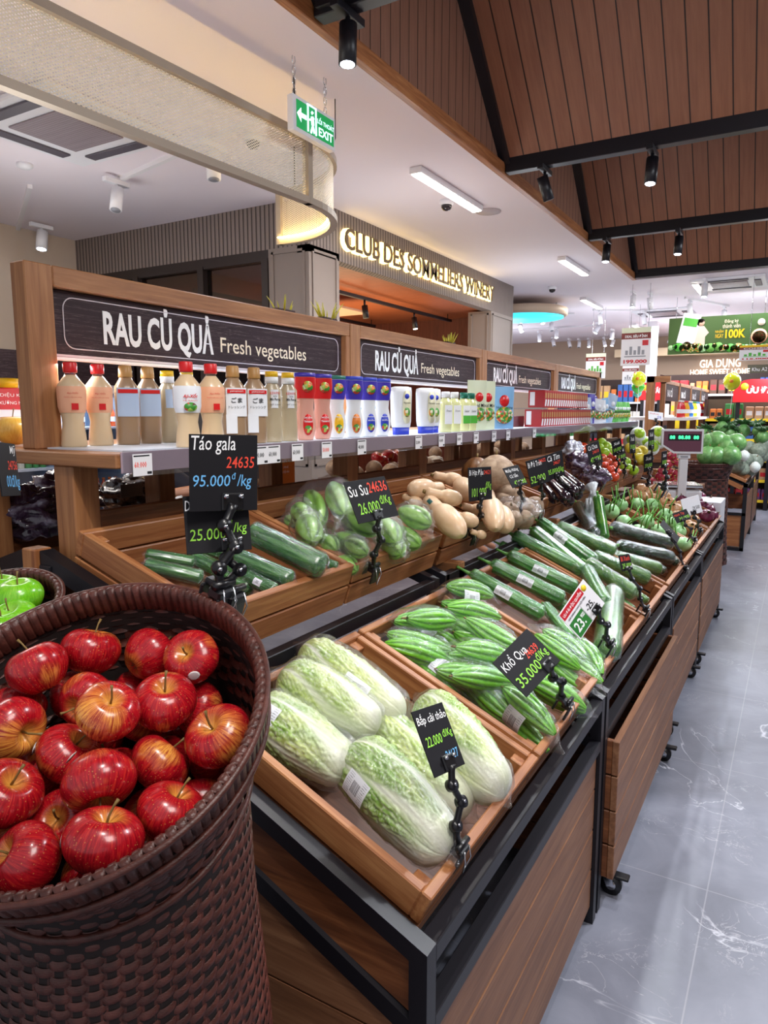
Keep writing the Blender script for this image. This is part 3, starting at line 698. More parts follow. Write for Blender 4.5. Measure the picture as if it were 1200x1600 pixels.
for i, (a, b) in enumerate(zip(SGY[:-1], SGY[1:])):
    t = thing('department_sign', LBL[i], 'sign', (SPX, a, 0)); D = b - a - .006
    MB().box(-.02, .035, 0, .075, SZ, ZT, .003).build('post', M['oakZ'], t)
    if i == 3: MB().box(-.035, .035, D - .06, D, SZ, ZT, .003).build('post', M['oakZ'], t)
    MB().box(-.035, .035, .075, D, ZT - .05, ZT, .003).build('top_board', M['oakY'], t)
    e = D - .03 if i < 3 else D - .06
    MB().box(-.03, .012, .078, e, ZL, ZT - .052, .002).build('sign_face', M['signw'], t)
    if i < 3: MB().box(-.035, .035, D - .028, D, ZL - .01, ZT - .05, .003).build('end_batten', M['oakZ'], t)
    m = MB(); y0, y1, z0, z1, r = .078 + .035, e - .025, ZL + .022, ZT - .068, .03; pts = []
    for cy, cz, a0 in ((y1 - r, z1 - r, 0), (y0 + r, z1 - r, 90), (y0 + r, z0 + r, 180), (y1 - r, z0 + r, 270)):
        for k in range(6):
            g = math.radians(a0 + k * 18); pts.append((.013, cy + r * math.cos(g), cz + r * math.sin(g)))
    m.tube(pts, .0016, 5, closed=True); m.build('rounded_outline', M['sign_edge'], t)
    MB().box(.012, .014, .078, e, ZL, ZL + .006).build('lower_edge', M['sign_edge'], t)
    zc = (z0 + z1) / 2; c1 = y0 + (y1 - y0) * .262; c2 = y0 + (y1 - y0) * .64
    text('RAU CỦ QUẢ', basis((.0135, c1, zc + .006), (0, 1, 0), (0, 0, 1)), (y1 - y0) * .333, .134, M['ink_w'], t, 'main_lettering', bold=.028, ext=.01)
    text('Fresh vegetables', basis((.0135, c2, zc - .018), (0, 1, 0), (0, 0, 1)), (y1 - y0) * .37, .062, plain('cream_letters', '#f0e2c8', .6) if i == 0 else bpy.data.materials['cream_letters'], t, 'small_lettering', bold=.004)
    lt = MB().box(-.02, .015, .08, e, ZL - .008, ZL - .001).build('led_housing', M['whitep'], t)
    light('shelf_light', 'AREA', (SPX + .03, a + D / 2, ZL - .02), 5.5, (.86, .92, 1), (SPX + .2, a + D / 2, SZ), D * .9, .03).rotation_euler = (0, 0, PI / 2)
# straw plants standing on the sign tops
def straw(y, label, n, seed, tall=.16):
    r = random.Random(seed); t = thing('straw_plant', label, 'plant', (SPX - .03, y, ZT))
    m = MB()
    for k in range(n):
        a = r.uniform(0, 2 * PI); l_ = r.uniform(.5, 1) * tall; e = r.uniform(.2, .9) * l_; b = (.015 * math.cos(a), .03 * math.sin(a))
        m.tube([(b[0], b[1], 0), (b[0] + e * .35 * math.cos(a), b[1] + e * .5 * math.sin(a), l_ * .6), (b[0] + e * math.cos(a) * .6, b[1] + e * math.sin(a), l_)], [.003, .0025, .0005], 5)
    m.build('blades', plain('straw_yellow', '#c9c23a', .6) if 'straw_yellow' not in bpy.data.materials else bpy.data.materials['straw_yellow'], t)
    MB().box(-.02, .02, -.05, .05, 0, .018, .004).build('base', M['darkwood'], t)
straw(2.40, 'yellow straw grass decoration atop the gap between first and second signs', 22, 1, .085)
straw(3.55, 'yellow straw grass decoration atop the second sign near its right end', 16, 2, .07)
straw(2.12, 'small straw tuft atop the right end of the first sign', 8, 4, .07)
# ================================================================ fruit and vegetables
def apple_mat(name, deep, mid, streak, top, amt=1.0):
    q = N(name); v = q.tc(); oi = q.n('ObjectInfo'); sp = q.n('SeparateXYZ'); q.l(v, sp.inputs[0])
    off = q.n('CombineXYZ'); q.l(q.math('MULTIPLY', oi.outputs['Random'], 30), off.inputs[0])
    nrm = q.n('VectorMath', operation='NORMALIZE'); xy = q.n('CombineXYZ'); q.l(sp.outputs[0], xy.inputs[0]); q.l(sp.outputs[1], xy.inputs[1]); q.l(xy.outputs[0], nrm.inputs[0])
    st = q.n('CombineXYZ'); n2 = q.n('SeparateXYZ'); q.l(nrm.outputs[0], n2.inputs[0])
    q.l(q.math('MULTIPLY', n2.outputs[0], 7), st.inputs[0]); q.l(q.math('MULTIPLY', n2.outputs[1], 7), st.inputs[1]); q.l(q.math('MULTIPLY', sp.outputs[2], 28), st.inputs[2])
    ad = q.n('VectorMath', operation='ADD'); q.l(st.outputs[0], ad.inputs[0]); q.l(off.outputs[0], ad.inputs[1])
    f = q.noise(ad.outputs[0], 2.2, 5, .65)
    ad2 = q.n('VectorMath', operation='ADD'); q.l(v, ad2.inputs[0]); q.l(off.outputs[0], ad2.inputs[1])
    big = q.noise(ad2.outputs[0], 16, 2)
    base = q.ramp(f, [(.38, deep), (.54, mid), (.74, streak)])
    r2 = q.math('SQRT', q.math('ADD', q.math('POWER', sp.outputs[0], 2), q.math('POWER', sp.outputs[1], 2)))
    topm = q.math('MULTIPLY', q.ramp(r2, [(.003, (1, 1, 1, 1)), (.017, (0, 0, 0, 1))]), q.ramp(sp.outputs[2], [(.0, (0, 0, 0, 1)), (.012, (1, 1, 1, 1))]))
    blush = q.math('MULTIPLY', q.ramp(big, [(.54, (0, 0, 0, 1)), (.72, (1, 1, 1, 1))]), q.ramp(f, [(.35, (0, 0, 0, 1)), (.6, (1, 1, 1, 1))]))
    c = q.mix(q.math('MULTIPLY', blush, .85 * amt), base, top); c = q.mix(q.math('MULTIPLY', topm, q.ramp(f, [(.3, (.25, .25, .25, 1)), (.6, (1, 1, 1, 1))])), c, top)
    lent = q.n('TexVoronoi'); lent.inputs['Scale'].default_value = 240; q.l(v, lent.inputs['Vector'])
    c = q.mix(q.ramp(lent.outputs['Distance'], [(.1, (.45, .45, .45, 1)), (.2, (0, 0, 0, 1))]), c, '#e8a05a')
    q.col(c); q.set(Roughness=.26, Coat_Weight=.35, Coat_Roughness=.12); return q.m
M['apple'] = apple_mat('red_apple_skin', '#8a0a17', '#b01220', '#cf3a26', '#eeb04c')
M['gapple'] = apple_mat('green_apple_skin', '#62b016', '#72c31a', '#8ad42c', '#b8e060', .5)
M['papple'] = apple_mat('yellow_pink_apple_skin', '#d9a23c', '#e0b04c', '#e8c05a', '#d86a4a', .9)
M['stem'] = plain('stem_brown', '#7d6434', .6); M['calyx'] = plain('calyx_brown', '#57431f', .8)
M['sticker'] = plain('fruit_sticker', '#d9d2d2', .5)
def apple_proto(mat, r=.04, name='apple'):
    def fn(u, v):
        t = v * PI; a = u * 2 * PI; s_, c = math.sin(t), math.cos(t)
        rr = s_ * (1 + .13 * c) * (1 + .022 * math.cos(5 * a + .5) * (1 - c) / 2 + .02 * math.cos(2 * a + 1))
        z = .84 * c - .40 * math.exp(-(rr / .30) ** 2) * (c > 0) + .22 * math.exp(-(rr / .26) ** 2) * (c < 0)
        return (rr * r * math.cos(a), rr * r * math.sin(a), z * r)
    t = thing(name, 'apple', 'apple')
    MB().grid(fn, 40, 30, wu=True).build('fruit', mat, t)
    MB().tube([(0, 0, .42 * r), (.001, 0, .7 * r), (.004, .001, .98 * r), (.007, .001, 1.15 * r)], [.0016, .0013, .0013, .002], 6).build('stem', M['stem'], t)
    m = MB()
    for k in range(5):
        a = k * 1.257; m.tube([(.003 * math.cos(a), .003 * math.sin(a), -.60 * r), (.006 * math.cos(a), .006 * math.sin(a), -.68 * r)], [.002, .0006], 4)
    m.build('calyx', M['calyx'], t); return t
def rand_rot(r, tip=60, up=True):
    return RZ(r.uniform(0, 6.28)) @ RX(math.radians(r.uniform(-tip, tip))) @ RY(math.radians(r.uniform(-tip, tip)))
RED = apple_proto(M['apple'])
# ---- basket
BG = (-.2, .5); BC = Vector((-.735, .52, 1.185)); BR = .221
def basket_builder(C0, g, R, name, label, mat, prof, floor_z, rows_h=.0100, nst=56, cat='basket'):
    """prof: list of (depth below rim, radius factor). Rings start tilted with the rim and become level towards the floor."""
    t = thing(name, label, cat, (C0.x, C0.y, floor_z))
    H = C0.z - floor_z
    nrm = Vector((-g[0], -g[1], 1)).normalized(); e1 = Vector((1, 0, g[0])).normalized(); e2 = nrm.cross(e1)
    def lerp(d):
        for (a, ra), (b, rb) in zip(prof[:-1], prof[1:]):
            if d <= b: k = (d - a) / (b - a); k = k * k * (3 - 2 * k); return ra + (rb - ra) * k
        return prof[-1][1]
    def P(th, d, off=0):
        r = R * lerp(d) + off; k = max(0, 1 - max(0, d - .13) / (H * .75)); k = k * k * (3 - 2 * k)
        wv = nrm.lerp(Vector((0, 0, 1)), 1 - k).normalized(); a1 = (e1 - wv * e1.dot(wv)).normalized(); a2 = wv.cross(a1)
        dd = min(d, .13); cen = Vector((0, 0, H)) - nrm * dd - Vector((0, 0, 1)) * (d - dd) * ((H - .13 * nrm.z) / (H - .13))
        return cen + (a1 * math.cos(th) + a2 * math.sin(th)) * r
    nth = nst * 8; m = MB(); row = 0; d = .030
    while d < H - .002:
        h = rows_h; vs_ = []; F = []
        for i in range(nth):
            th = 2 * PI * i / nth; wv_ = math.sin(nst * th / 2 + PI * (row % 2)); o = .0026 * math.copysign(abs(wv_) ** .5, wv_)
            for j, (dz, oo) in enumerate(((-.12, -.0012), (.2, .0012), (.7, .0012), (1.05, -.0012))): vs_.append(P(th, d + dz * h, o + oo))
        for i in range(nth):
            for j in range(3): F.append((i * 4 + j, ((i + 1) % nth) * 4 + j, ((i + 1) % nth) * 4 + j + 1, i * 4 + j + 1))
        m.add(vs_, F, None, 0, True); d += h; row += 1
    m.build('woven_wall', mat, t, fix=False)
    m = MB(); nb = 28; m.grid(lambda u, v: P(u * 2 * PI, .03 + (H - .04) * v, 0), 72, nb, wu=True); m.build('gap_shade', M['wick_dark'], t, fix=False)  # dark sheet standing in for the shade in the weave gaps
    m = MB()
    for k in range(nst):
        th = 2 * PI * k / nst; vs_ = []; n = int(H / .02)
        for i in range(n + 1):
            dd = .02 + (H - .022) * i / n
            for s_ in (-1, 1): vs_.append(P(th + s_ * .0062 / R * .9, dd, 0))
        m.add(vs_, [(2 * i, 2 * i + 1, 2 * i + 3, 2 * i + 2) for i in range(n)], None, 0, False)
    m.build('vertical_stakes', mat, t, fix=False)
    # wrapped rim band, two rims
    nn = nst * 10; vs_ = []; sec = [(-.004, .0), (.0, -.006), (.007, -.008), (.012, .004), (.0115, .03), (.005, .036), (-.003, .034), (-.009, .028), (-.010, .004), (-.006, -.004)]
    sec = [(.0, -.006), (.006, -.005), (.009, .002), (.007, .032), (.003, .034), (-.004, .034), (-.007, .03), (-.007, .0)]
    for i in range(nn):
        th = 2 * PI * i / nn; cut = 1 - .85 * max(0, math.cos(th * nst * 2)) ** 6
        for o, dd in sec: vs_.append(P(th, dd, o * cut))
    K = len(sec); m = MB().add(vs_, [(i * K + j, ((i + 1) % nn) * K + j, ((i + 1) % nn) * K + (j + 1) % K, i * K + (j + 1) % K) for i in range(nn) for j in range(K)], None, 0, True)
    m.build('wrapped_rim', mat, t)
    m = MB(); m.tube([P(2 * PI * i / 90, -.001, .0085) for i in range(90)], .0042, 8, closed=True); m.build('rim_cane', mat, t)
    m = MB(); m.tube([P(2 * PI * i / 90, .045, .0045) for i in range(90)], .0045, 8, closed=True); m.build('lower_cane', mat, t)
    m = MB(); m.tube([P(2 * PI * i / 90, .155, .0035) for i in range(90)], .005, 8, closed=True); m.build('waist_cane', mat, t)
    bt = MB(); bt.add([P(2 * PI * i / 40, .22, -.004) for i in range(40)], [tuple(range(40))]); bt.build('depth_shade', M['darkgap'], t)  # dark disc put in for the shade deep in the basket
    return t, nrm, P
def wick():
    q = N('dark_brown_wicker'); f = q.noise(q.mapv((1, 1, 1)), 60, 3); g = q.noise(q.mapv((1, 1, 5)), 220, 2)
    q.col(q.ramp(f, [(.3, '#3c1d17'), (.7, '#5c3028')])); q.set(Roughness=.38); q.bump(g, .3, .002); return q.m
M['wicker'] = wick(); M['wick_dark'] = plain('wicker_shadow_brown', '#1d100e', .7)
PROF = [(0, 1.0), (.04, .985), (.13, .85), (.17, .80), (.25, .815), (.6, .91), (1.3, 1.0)]
basket, BN, BP = basket_builder(BC, BG, BR, 'wicker_basket', 'large dark brown wicker basket full of red apples, in the foreground at left', M['wicker'], PROF, 0)
# ---- red apples
AP = [(149, 1033, 43), (65, 1069, 46), (225, 1033, 39), (317, 1044, 42), (275, 1100, 44), (191, 1134, 52), (126, 1100, 45), (30, 1145, 52), (104, 1177, 48), (333, 1159, 43), (254, 1186, 44), (167, 1222, 54),
      (40, 1249, 53), (160, 1298, 57), (259, 1258, 45), (50, 1339, 57), (6, 1060, 42)]
ALAB = ['red apple at back of the basket with upright stem, left of the plain dark one', 'red apple with yellow blush and a bent stem at upper left of the basket', 'smooth crimson apple at the back, under the basket wall weave', 'orange-streaked apple with a round sticker, at back right of the basket',
        'red speckled apple just left of and below the stickered apple', 'large red apple in centre of the pile with yellow patch at its stem', 'apple with broad yellow-orange side, above the central apple', 'long crimson apple lying on its side at left edge of basket',
        'dark red apple with white sticker edge, left of the central apple', 'red and yellow apple seen from its open top, touching right wall of the basket', 'deep plain red apple below right of the central apple', 'deep red apple with white sticker on its left shoulder, below the central apple',
        'orange-bottomed apple with long yellow stem at left edge of the photo', 'big dark speckled apple with yellow top near front of the basket', 'orange-red apple leaning on the front right wall of the basket', 'frontmost apple, stem pointing left, at lower left', 'crimson apple cut by the photo edge, behind the bent-stem apple']
STEMDIR = [(0, .35, 1), (-.4, -.1, .8), (.1, .9, .3), (.2, -.75, .55), (.3, -.2, .9), (.5, -.1, .8), (.2, -.9, .0), (.9, .1, -.1), (.5, .3, .7), (.0, -.55, .75), (.2, .6, .5), (.6, -.4, -.6), (.6, .1, .75), (.1, .2, .95), (.3, .3, .9), (-.25, -.6, .55), (-.2, .4, .8)]
pos = [onD(x, y, 1100 * .0405 / r * 1.0) for x, y, r in AP]
# snap onto the heap surface parallel to the rim
h0 = -.045
for i, p in enumerate(pos):
    q_ = onP(AP[i][0], AP[i][1], BC + BN * h0, BN); pos[i] = p.lerp(q_, .75)
rad = [.0405] * len(pos)
n_top = len(pos); rs = random.Random(11)
low = [(216, 1083), (185, 1073), (342, 1105), (268, 1055), (0, 1205), (22, 1200), (90, 1262), (306, 1213), (215, 1262), (100, 1130), (230, 1225), (120, 1370), (0, 1300), (95, 1040), (20, 1100), (350, 1130), (205, 1180), (300, 1140), (100, 1310), (215, 1325)]
for x, y in low: pos.append(onP(x, y, BC + BN * (h0 - .055), BN)); rad.append(.0385)
for it in range(120):
    for i in range(len(pos)):
        for j in range(i + 1, len(pos)):
            d = pos[j] - pos[i]; L = d.length; mn = (rad[i] + rad[j]) * .985
            if L < mn and L > 1e-6:
                a = .1 if i < n_top else .5; b_ = .5 if j >= n_top else .1; s_ = (mn - L) * d / L; k = a + b_
                pos[i] -= s_ * a / k; pos[j] += s_ * b_ / k
    for i in range(len(pos)):
        v = pos[i] - BC; hh = v.dot(BN); w2 = v - BN * hh; mx = BR * (.99 if hh > -.03 else .99 - 1.6 * (-.03 - hh)) - rad[i] - .008
        if w2.length > mx: pos[i] = BC + BN * hh + w2 * (mx / w2.length)
def orient(d): return Vector(d).to_track_quat('Z', 'X').to_matrix().to_4x4()
for i, p in enumerate(pos):
    if i < n_top:
        s_ = rad[i] / .0405 * rs.uniform(.97, 1.04); T = TR(*p) @ orient(STEMDIR[i]) @ RZ(rs.uniform(0, 6)) @ SC(s_ * rs.uniform(.97, 1.03), s_, s_ * rs.uniform(.95, 1.08)); lab = ALAB[i]
    else:
        T = TR(*p) @ rand_rot(rs, 80) @ SC(.95); lab = 'red apple partly hidden in the basket\'s second layer, ' + ['left of back-right apple', 'under the back-left pair', 'against the right wall', 'below the stickered apple', 'at the left photo edge', 'beside the long crimson apple', 'above the big dark front apple', 'behind the front right apple', 'between front and middle apples', 'left of the central apple', 'under the central apple', 'near the frontmost apple', 'in the left front gap', 'in the upper left gap', 'below the bent-stem apple', 'right of open-topped apple', 'in the centre gap', 'by the right basket wall', 'in the front left gap', 'in the front gap'][i - n_top]
    a = RED if i == 0 else dup(RED)
    a.matrix_world = T; a['label'] = lab; a['group'] = 'red apples in the wicker basket'
    if i in (3, 8, 11, 13):
        sd = {3: (.5, -.45, -.25), 8: (-.8, -.6, .3), 11: (-.75, -.3, .6), 13: (-.85, -.55, .1)}[i]
        c_ = Vector(sd).normalized(); loc = T.inverted() @ (p + c_ * .0405); n0 = loc.normalized()
        MB().lathe([(0, .0008), (.006, .0006), (.0085, 0)], 16).build('sticker', M['sticker'], a, TR(*(n0 * .0402)) @ n0.to_track_quat('Z', 'Y').to_matrix().to_4x4())
# ---- green apples in a second basket
GC = onD(-14, 950, 1.28); GN = Vector((.15, -.35, 1)).normalized()
b2, GBN, GBP = basket_builder(GC, (-.15, .35), .115, 'wicker_basket', 'dark wicker basket of green apples at left edge, behind the big basket', M['wicker'], [(0, 1), (.05, .98), (.16, .88), (1.3, 1.0)], 0, .011, 24)
GR = apple_proto(M['gapple'], .041)
for i, (x, y, k, d, lab) in enumerate([(30, 933, 1.27, (.05, -.1, 1), 'bright green apple with stem, uppermost at the right rim of the small basket'), (22, 972, 1.22, (.1, -.4, .9), 'bright green apple below the uppermost one, cut by the big basket rim'),
                                        (2, 925, 1.33, (.1, .1, 1), 'green apple at the back of small basket, at the photo edge'), (-18, 965, 1.25, (.1, .1, 1), 'green apple just outside the left photo edge'), (0, 985, 1.19, (.1, .1, 1), 'green apple peeping lowest over the big basket rim')]):
    a = GR if i == 0 else dup(GR); a.matrix_world = TR(*onD(x, y, k)) @ orient(d); a['label'] = lab; a['group'] = 'green apples in the small basket'
a = apple_proto(M['papple'], .05); a.matrix_world = TR(*(lambda p: (p.x, p.y, SZ + .042))(onX(22, 690, -1.80))); tag(a, 'yellow and pink apple on the shelf at the left edge, beside the wooden post', 'apple')
# ---------------------------------------------------------------- vegetables as closed tapering bodies
def sstep(a, b, x): x = max(0, min(1, (x - a) / (b - a))); return x * x * (3 - 2 * x)
class Veg:
    """axis along z from -L/2 to L/2; R(a, v) radius; bend(v) -> x offset"""
    def __init__(s, L, R, bend=None): s.L = L; s.R = R; s.bend = bend or (lambda v: 0)
    def P(s, a, v, off=0):
        r = s.R(a, v); r = r + off if v not in (0, 1) else r
        return Vector((r * math.cos(a) + s.bend(v), r * math.sin(a), (v - .5) * s.L + (off * (2 * v - 1) if v in (0, 1) else 0)))
    def body(s, nu, nv, colf=None):
        m = MB(); m.grid(lambda u, v: s.P(u * 2 * PI, v), nu, nv, wu=True)
        if colf: m.vc = [colf(i / nu * 2 * PI, j / nv) for j in range(nv + 1) for i in range(nu)]
        return m
    def film(s, seed, off=.003, amp=.0035, tuft=.03, nu=40, nv=36, smooth=None):
        o = Vector((seed * 7.3, seed * 3.1, 0)); R0 = smooth or s.R; m = MB()
        def f(u, v):
            a = u * 2 * PI; r = R0(a, min(.97, max(.03, v))); n_ = noise.noise(Vector((math.cos(a) * 1.6, math.sin(a) * 1.6, v * 5)) * 2.2 + o) ; w_ = abs(noise.noise(Vector((a * 4, v * 9, 0)) + o))
            e = 1 - sstep(0, .06, v) * (1 - sstep(.94, 1, v))
            r = (r + off + amp * (n_ + w_)) * (1 - .9 * e)
            z = (v - .5) * (s.L + .012) + tuft * (sstep(.95, 1, v) - (1 - sstep(0, .05, v))) * .4
            return (r * math.cos(a) + s.bend(v), r * math.sin(a), z)
        return m.grid(f, nu, nv, wu=True)
    def sticker(s, a0, a1, v0, v1, off=.006):
        return MB().grid(lambda u, v: s.P(a0 + (a1 - a0) * u, v0 + (v1 - v0) * v, off), 8, 10, uv=True)
def sticker_mat():
    q = N('barcode_sticker'); uv = q.n('UVMap'); sp = q.n('SeparateXYZ'); q.l(uv.outputs[0], sp.inputs[0]); x, y = sp.outputs[0], sp.outputs[1]
    def band(v, a, b): return q.math('MULTIPLY', q.math('GREATER_THAN', v, a), q.math('LESS_THAN', v, b))
    mp = q.n('Mapping'); mp.inputs['Scale'].default_value = (0, 60, 0); q.l(uv.outputs[0], mp.inputs[0]); bar = q.math('GREATER_THAN', q.noise(mp.outputs[0], 1, 1), .5)
    bars = q.math('MULTIPLY', q.math('MULTIPLY', band(x, .25, .75), band(y, .32, .68)), bar)
    mp2 = q.n('Mapping'); mp2.inputs['Scale'].default_value = (26, 60, 0); q.l(uv.outputs[0], mp2.inputs[0]); tx = q.math('GREATER_THAN', q.noise(mp2.outputs[0], 1, 2), .53)
    rows = q.math('GREATER_THAN', q.math('FRACT', q.math('MULTIPLY', x, 11)), .55)
    mask = q.math('MULTIPLY', q.math('ADD', band(y, .06, .28), band(y, .72, .94)), band(x, .07, .93))
    k = q.math('MAXIMUM', bars, q.math('MULTIPLY', q.math('MULTIPLY', tx, rows), mask))
    q.col(q.mix(k, '#eef1f8', '#3c3f4c')); q.set(Roughness=.4); return q.m
M['label'] = sticker_mat()
def vcol(name, rough=.4, coat=.2, bump=0, sss=0):
    q = N(name); a = q.n('VertexColor'); a.layer_name = 'Col'; q.col(a.outputs[0]); q.set(Roughness=rough, Coat_Weight=coat, Coat_Roughness=.2)
    if bump: q.bump(q.noise(q.tc(), bump, 4), .25, .003)
    return q.m
M['napa'] = vcol('napa_leaf', .4, .25, 180); M['bitter'] = vcol('bitter_melon_skin', .32, .4); M['chay'] = vcol('chayote_skin', .35, .3, 90)
def mixc(a, b, k): return tuple(x + (y - x) * max(0, min(1, k)) for x, y in zip(a, b))
def C3(h): return srgb(h)[:3]
# ---- napa cabbage: v=0 leafy top, v=1 root end
def napa(seed, L=.275, R0=.064, green=.5):
    r = random.Random(seed); o = Vector((seed * 5.1, 0, 0)); NL = 5; ph = r.uniform(0, 6)
    def sf(a, v):
        s_ = ((a + ph) / (2 * PI) * NL + .55 * math.sin(v * 2 + seed)) % 1; return s_
    def prof(v):
        if v < .22: k = v / .22; return math.sqrt(max(0, 1 - (1 - k) ** 2.1)) * .93
        if v < .8: k = (v - .22) / .58; return .93 + .09 * math.sin(k * PI) - .10 * k
        k = (v - .8) / .2; return .83 * (max(0, 1 - k ** 3.2)) ** .5 * (1 - .12 * k)
    def R(a, v):
        s_ = sf(a, v); d = abs(s_ - .5) * 2; rib = (1 - sstep(.05, .25 + .55 * v, d))
        leaf = 1 - rib
        z = v * 9
        veins = abs(math.sin(PI * (v * 9 - d * 4.5 + .6 * noise.noise(Vector((a * 2, z, 0)) + o))))
        crink = noise.noise(Vector((math.cos(a) * 9, math.sin(a) * 9, v * 26)) + o)
        edge = sstep(.0, .07, s_) * 1
        rr = prof(v) * R0 * (1 + .07 * math.sin(a * 2 + seed) + .05 * math.sin(a + seed * 2))
        return rr * (1 + .10 * (edge * (1 - .6 * s_) - .5) * sstep(0, .15, v)) + (.0048 * crink * leaf + .0026 * veins * leaf - .0016 * abs(math.sin(a * 17 + 3 * v)) * rib) * (1 - sstep(.45, .95, v) * .8) * sstep(0, .1, v)
    W_, Y_, G_ = C3('#e4e7d4'), C3('#c9d682'), C3('#7ba636')
    def col(a, v):
        s_ = sf(a, v); d = abs(s_ - .5) * 2; rib = 1 - sstep(.04, .18 + .75 * sstep(.25, .9, v), d)
        q = abs(math.sin(PI * (v * 9 - d * 4.5 + .6 * noise.noise(Vector((a * 2, v * 9, 0)) + o)))); vein = (1 - sstep(.0, .32, q)) * .75
        n2 = abs(noise.noise(Vector((math.cos(a) * 14, math.sin(a) * 14, v * 44)) + o)); vein = max(vein, (1 - sstep(0, .07, n2)) * .6)
        g = mixc(Y_, G_, green + .9 * noise.noise(Vector((math.cos(a) * 2, math.sin(a) * 2, v * 4)) + o) + .25 * (1 - v) - .1)
        c = mixc(g, W_, max(rib, vein)); st = sstep(.1, .6, noise.noise(Vector((math.cos(a) * 13, math.sin(a) * 13, v * 2.2)) + o) + .25) * .55; c = mixc(c, C3('#bccb96'), st * (1 - sstep(.75, 1, v))); return mixc(c, C3('#e2e2d0'), sstep(.62, 1, v) * .8)
    return Veg(L, R), col, (lambda a, v: prof(v) * R0 * 1.05)
def napa_thing(seed, T, label, green, R0=.064, L=.275, stk=None):
    t = thing('napa_cabbage', label, 'cabbage', T=T, group='wrapped napa cabbages')
    V, col, sm = napa(seed, L, R0, green); V.body(150, 120, col).build('head', M['napa'], t)
    V.film(seed, .004, .0035, .05, 50, 50, sm).build('plastic_wrap', M['film'], t)
    if stk:
        V.R = sm; V.sticker(*stk, off=.0075).build('price_sticker', M['label'], t)
    return t
def planeP(px, py, h, tier):
    f, tl = ((FX, 0, FZ), TL) if tier == 'L' else ((UX, 0, UZ), TU)
    n = Vector((math.sin(tl), 0, math.cos(tl))); return onP(px, py, Vector(f) + n * h, n)
def facecam(p0, p1):
    """frame along p0->p1 whose x axis looks at the viewer"""
    p0, p1 = Vector(p0), Vector(p1); z = (p1 - p0).normalized(); c = (p0 + p1) / 2; x = (CAM - c); x = (x - z * x.dot(z)).normalized(); y = z.cross(x)
    return Matrix(((x.x, y.x, z.x, c.x), (x.y, y.y, z.y, c.y), (x.z, y.z, z.z, c.z), (0, 0, 0, 1)))
def lay(a, b, h, tier, L0=None, h2=None, roll=0):
    """frame and scale for a body of length L0 whose tips show at pixels a and b, lying h above the rim plane"""
    p, q_ = planeP(a[0], a[1], h, tier), planeP(b[0], b[1], h if h2 is None else h2, tier)
    T = facecam(p, q_) @ RZ(roll); return (T, (q_ - p).length)
NAPA = [((470, 1012), (632, 1125), .0, 3, .25, 'napa cabbage at the back of the crate, nearest the rear wall, with a paper label', (-.7, -.1, .50, .72)),
        ((440, 1055), (588, 1140), .015, 2, .3, 'pale ribbed napa cabbage lying across the middle left of the crate', None),
        ((402, 1108), (545, 1205), -.01, 1, .45, 'napa cabbage by the left wall of the crate, next to the wicker basket', (-.5, .3, .12, .3)),
        ((575, 1125), (735, 1275), -.045, 4, .35, 'napa cabbage squeezed between the front and the right-hand heads', None),
        ((655, 1092), (788, 1250), .012, 5, .4, 'napa cabbage at the right, behind the small chalk card', (-.0, .65, .50, .72)),
        ((545, 1170), (700, 1335), .012, 6, .85, 'largest green-veined napa cabbage at the front of the crate with label', (-.62, .1, .22, .42))]
for a, b, h, sd, g, lab, stk in NAPA:
    T, D = lay(a, b, h, 'L', roll=.15 * sd); napa_thing(sd, T, lab, g, .060, max(.24, min(.29, D)), stk)
# ---- bitter melons, packed by twos in film
def bitter(L=.15, R0=.027, seed=0, NR=9):
    o = Vector((seed * 3, 1, 0))
    def base(v): return R0 * (math.sin(PI * min(1, max(0, v * .96 + .02))) ** .62) * (.97 - .12 * v)
    def rid(a, v): return abs(math.cos(NR * a / 2 + .3 * math.sin(v * 6 + seed))) ** .8
    def R(a, v):
        k = rid(a, v); b = noise.noise(Vector((math.cos(a) * 9, math.sin(a) * 9, v * 22)) + o); return base(v) * (.80 + .22 * k + .05 * b * (1.3 - k))
    lo, hi = C3('#1c5e0e'), C3('#78ca2a')
    def col(a, v): return mixc(lo, hi, rid(a, v) * .85 + .35 * noise.noise(Vector((a * 5, v * 30, 0)) + o) + .12)
    return Veg(L, R, lambda v: -.006 * math.sin(PI * v)), col, base
def bitter_pack(seed):
    t = thing('bitter_melon_pack', 'pack', 'vegetable pack', group='film-wrapped bitter melons')
    r = random.Random(seed); n = 2
    for k in range(n):
        V, col, sm = bitter(.15 + r.uniform(-.01, .01), .027 + r.uniform(-.001, .002), seed * 3 + k)
        x = V.body(72, 40, col).build('bitter_melon', M['bitter'], t, TR(0, (k - .5) * .046, r.uniform(-.008, .008)) @ RZ(r.uniform(0, 6)))
        m = MB().tube([(0, 0, -.074), (.002, 0, -.085)], [.003, .002], 6); m.build('stem', M['stem'], x)
    W = Veg(.165, lambda a, v: (math.sin(PI * max(.02, min(.98, v))) ** .45) * (.029 + .023 * abs(math.sin(a)) ** 1.5))
    W.film(seed, .002, .004, .05, 44, 36).build('plastic_wrap', M['film'], t)
    return t
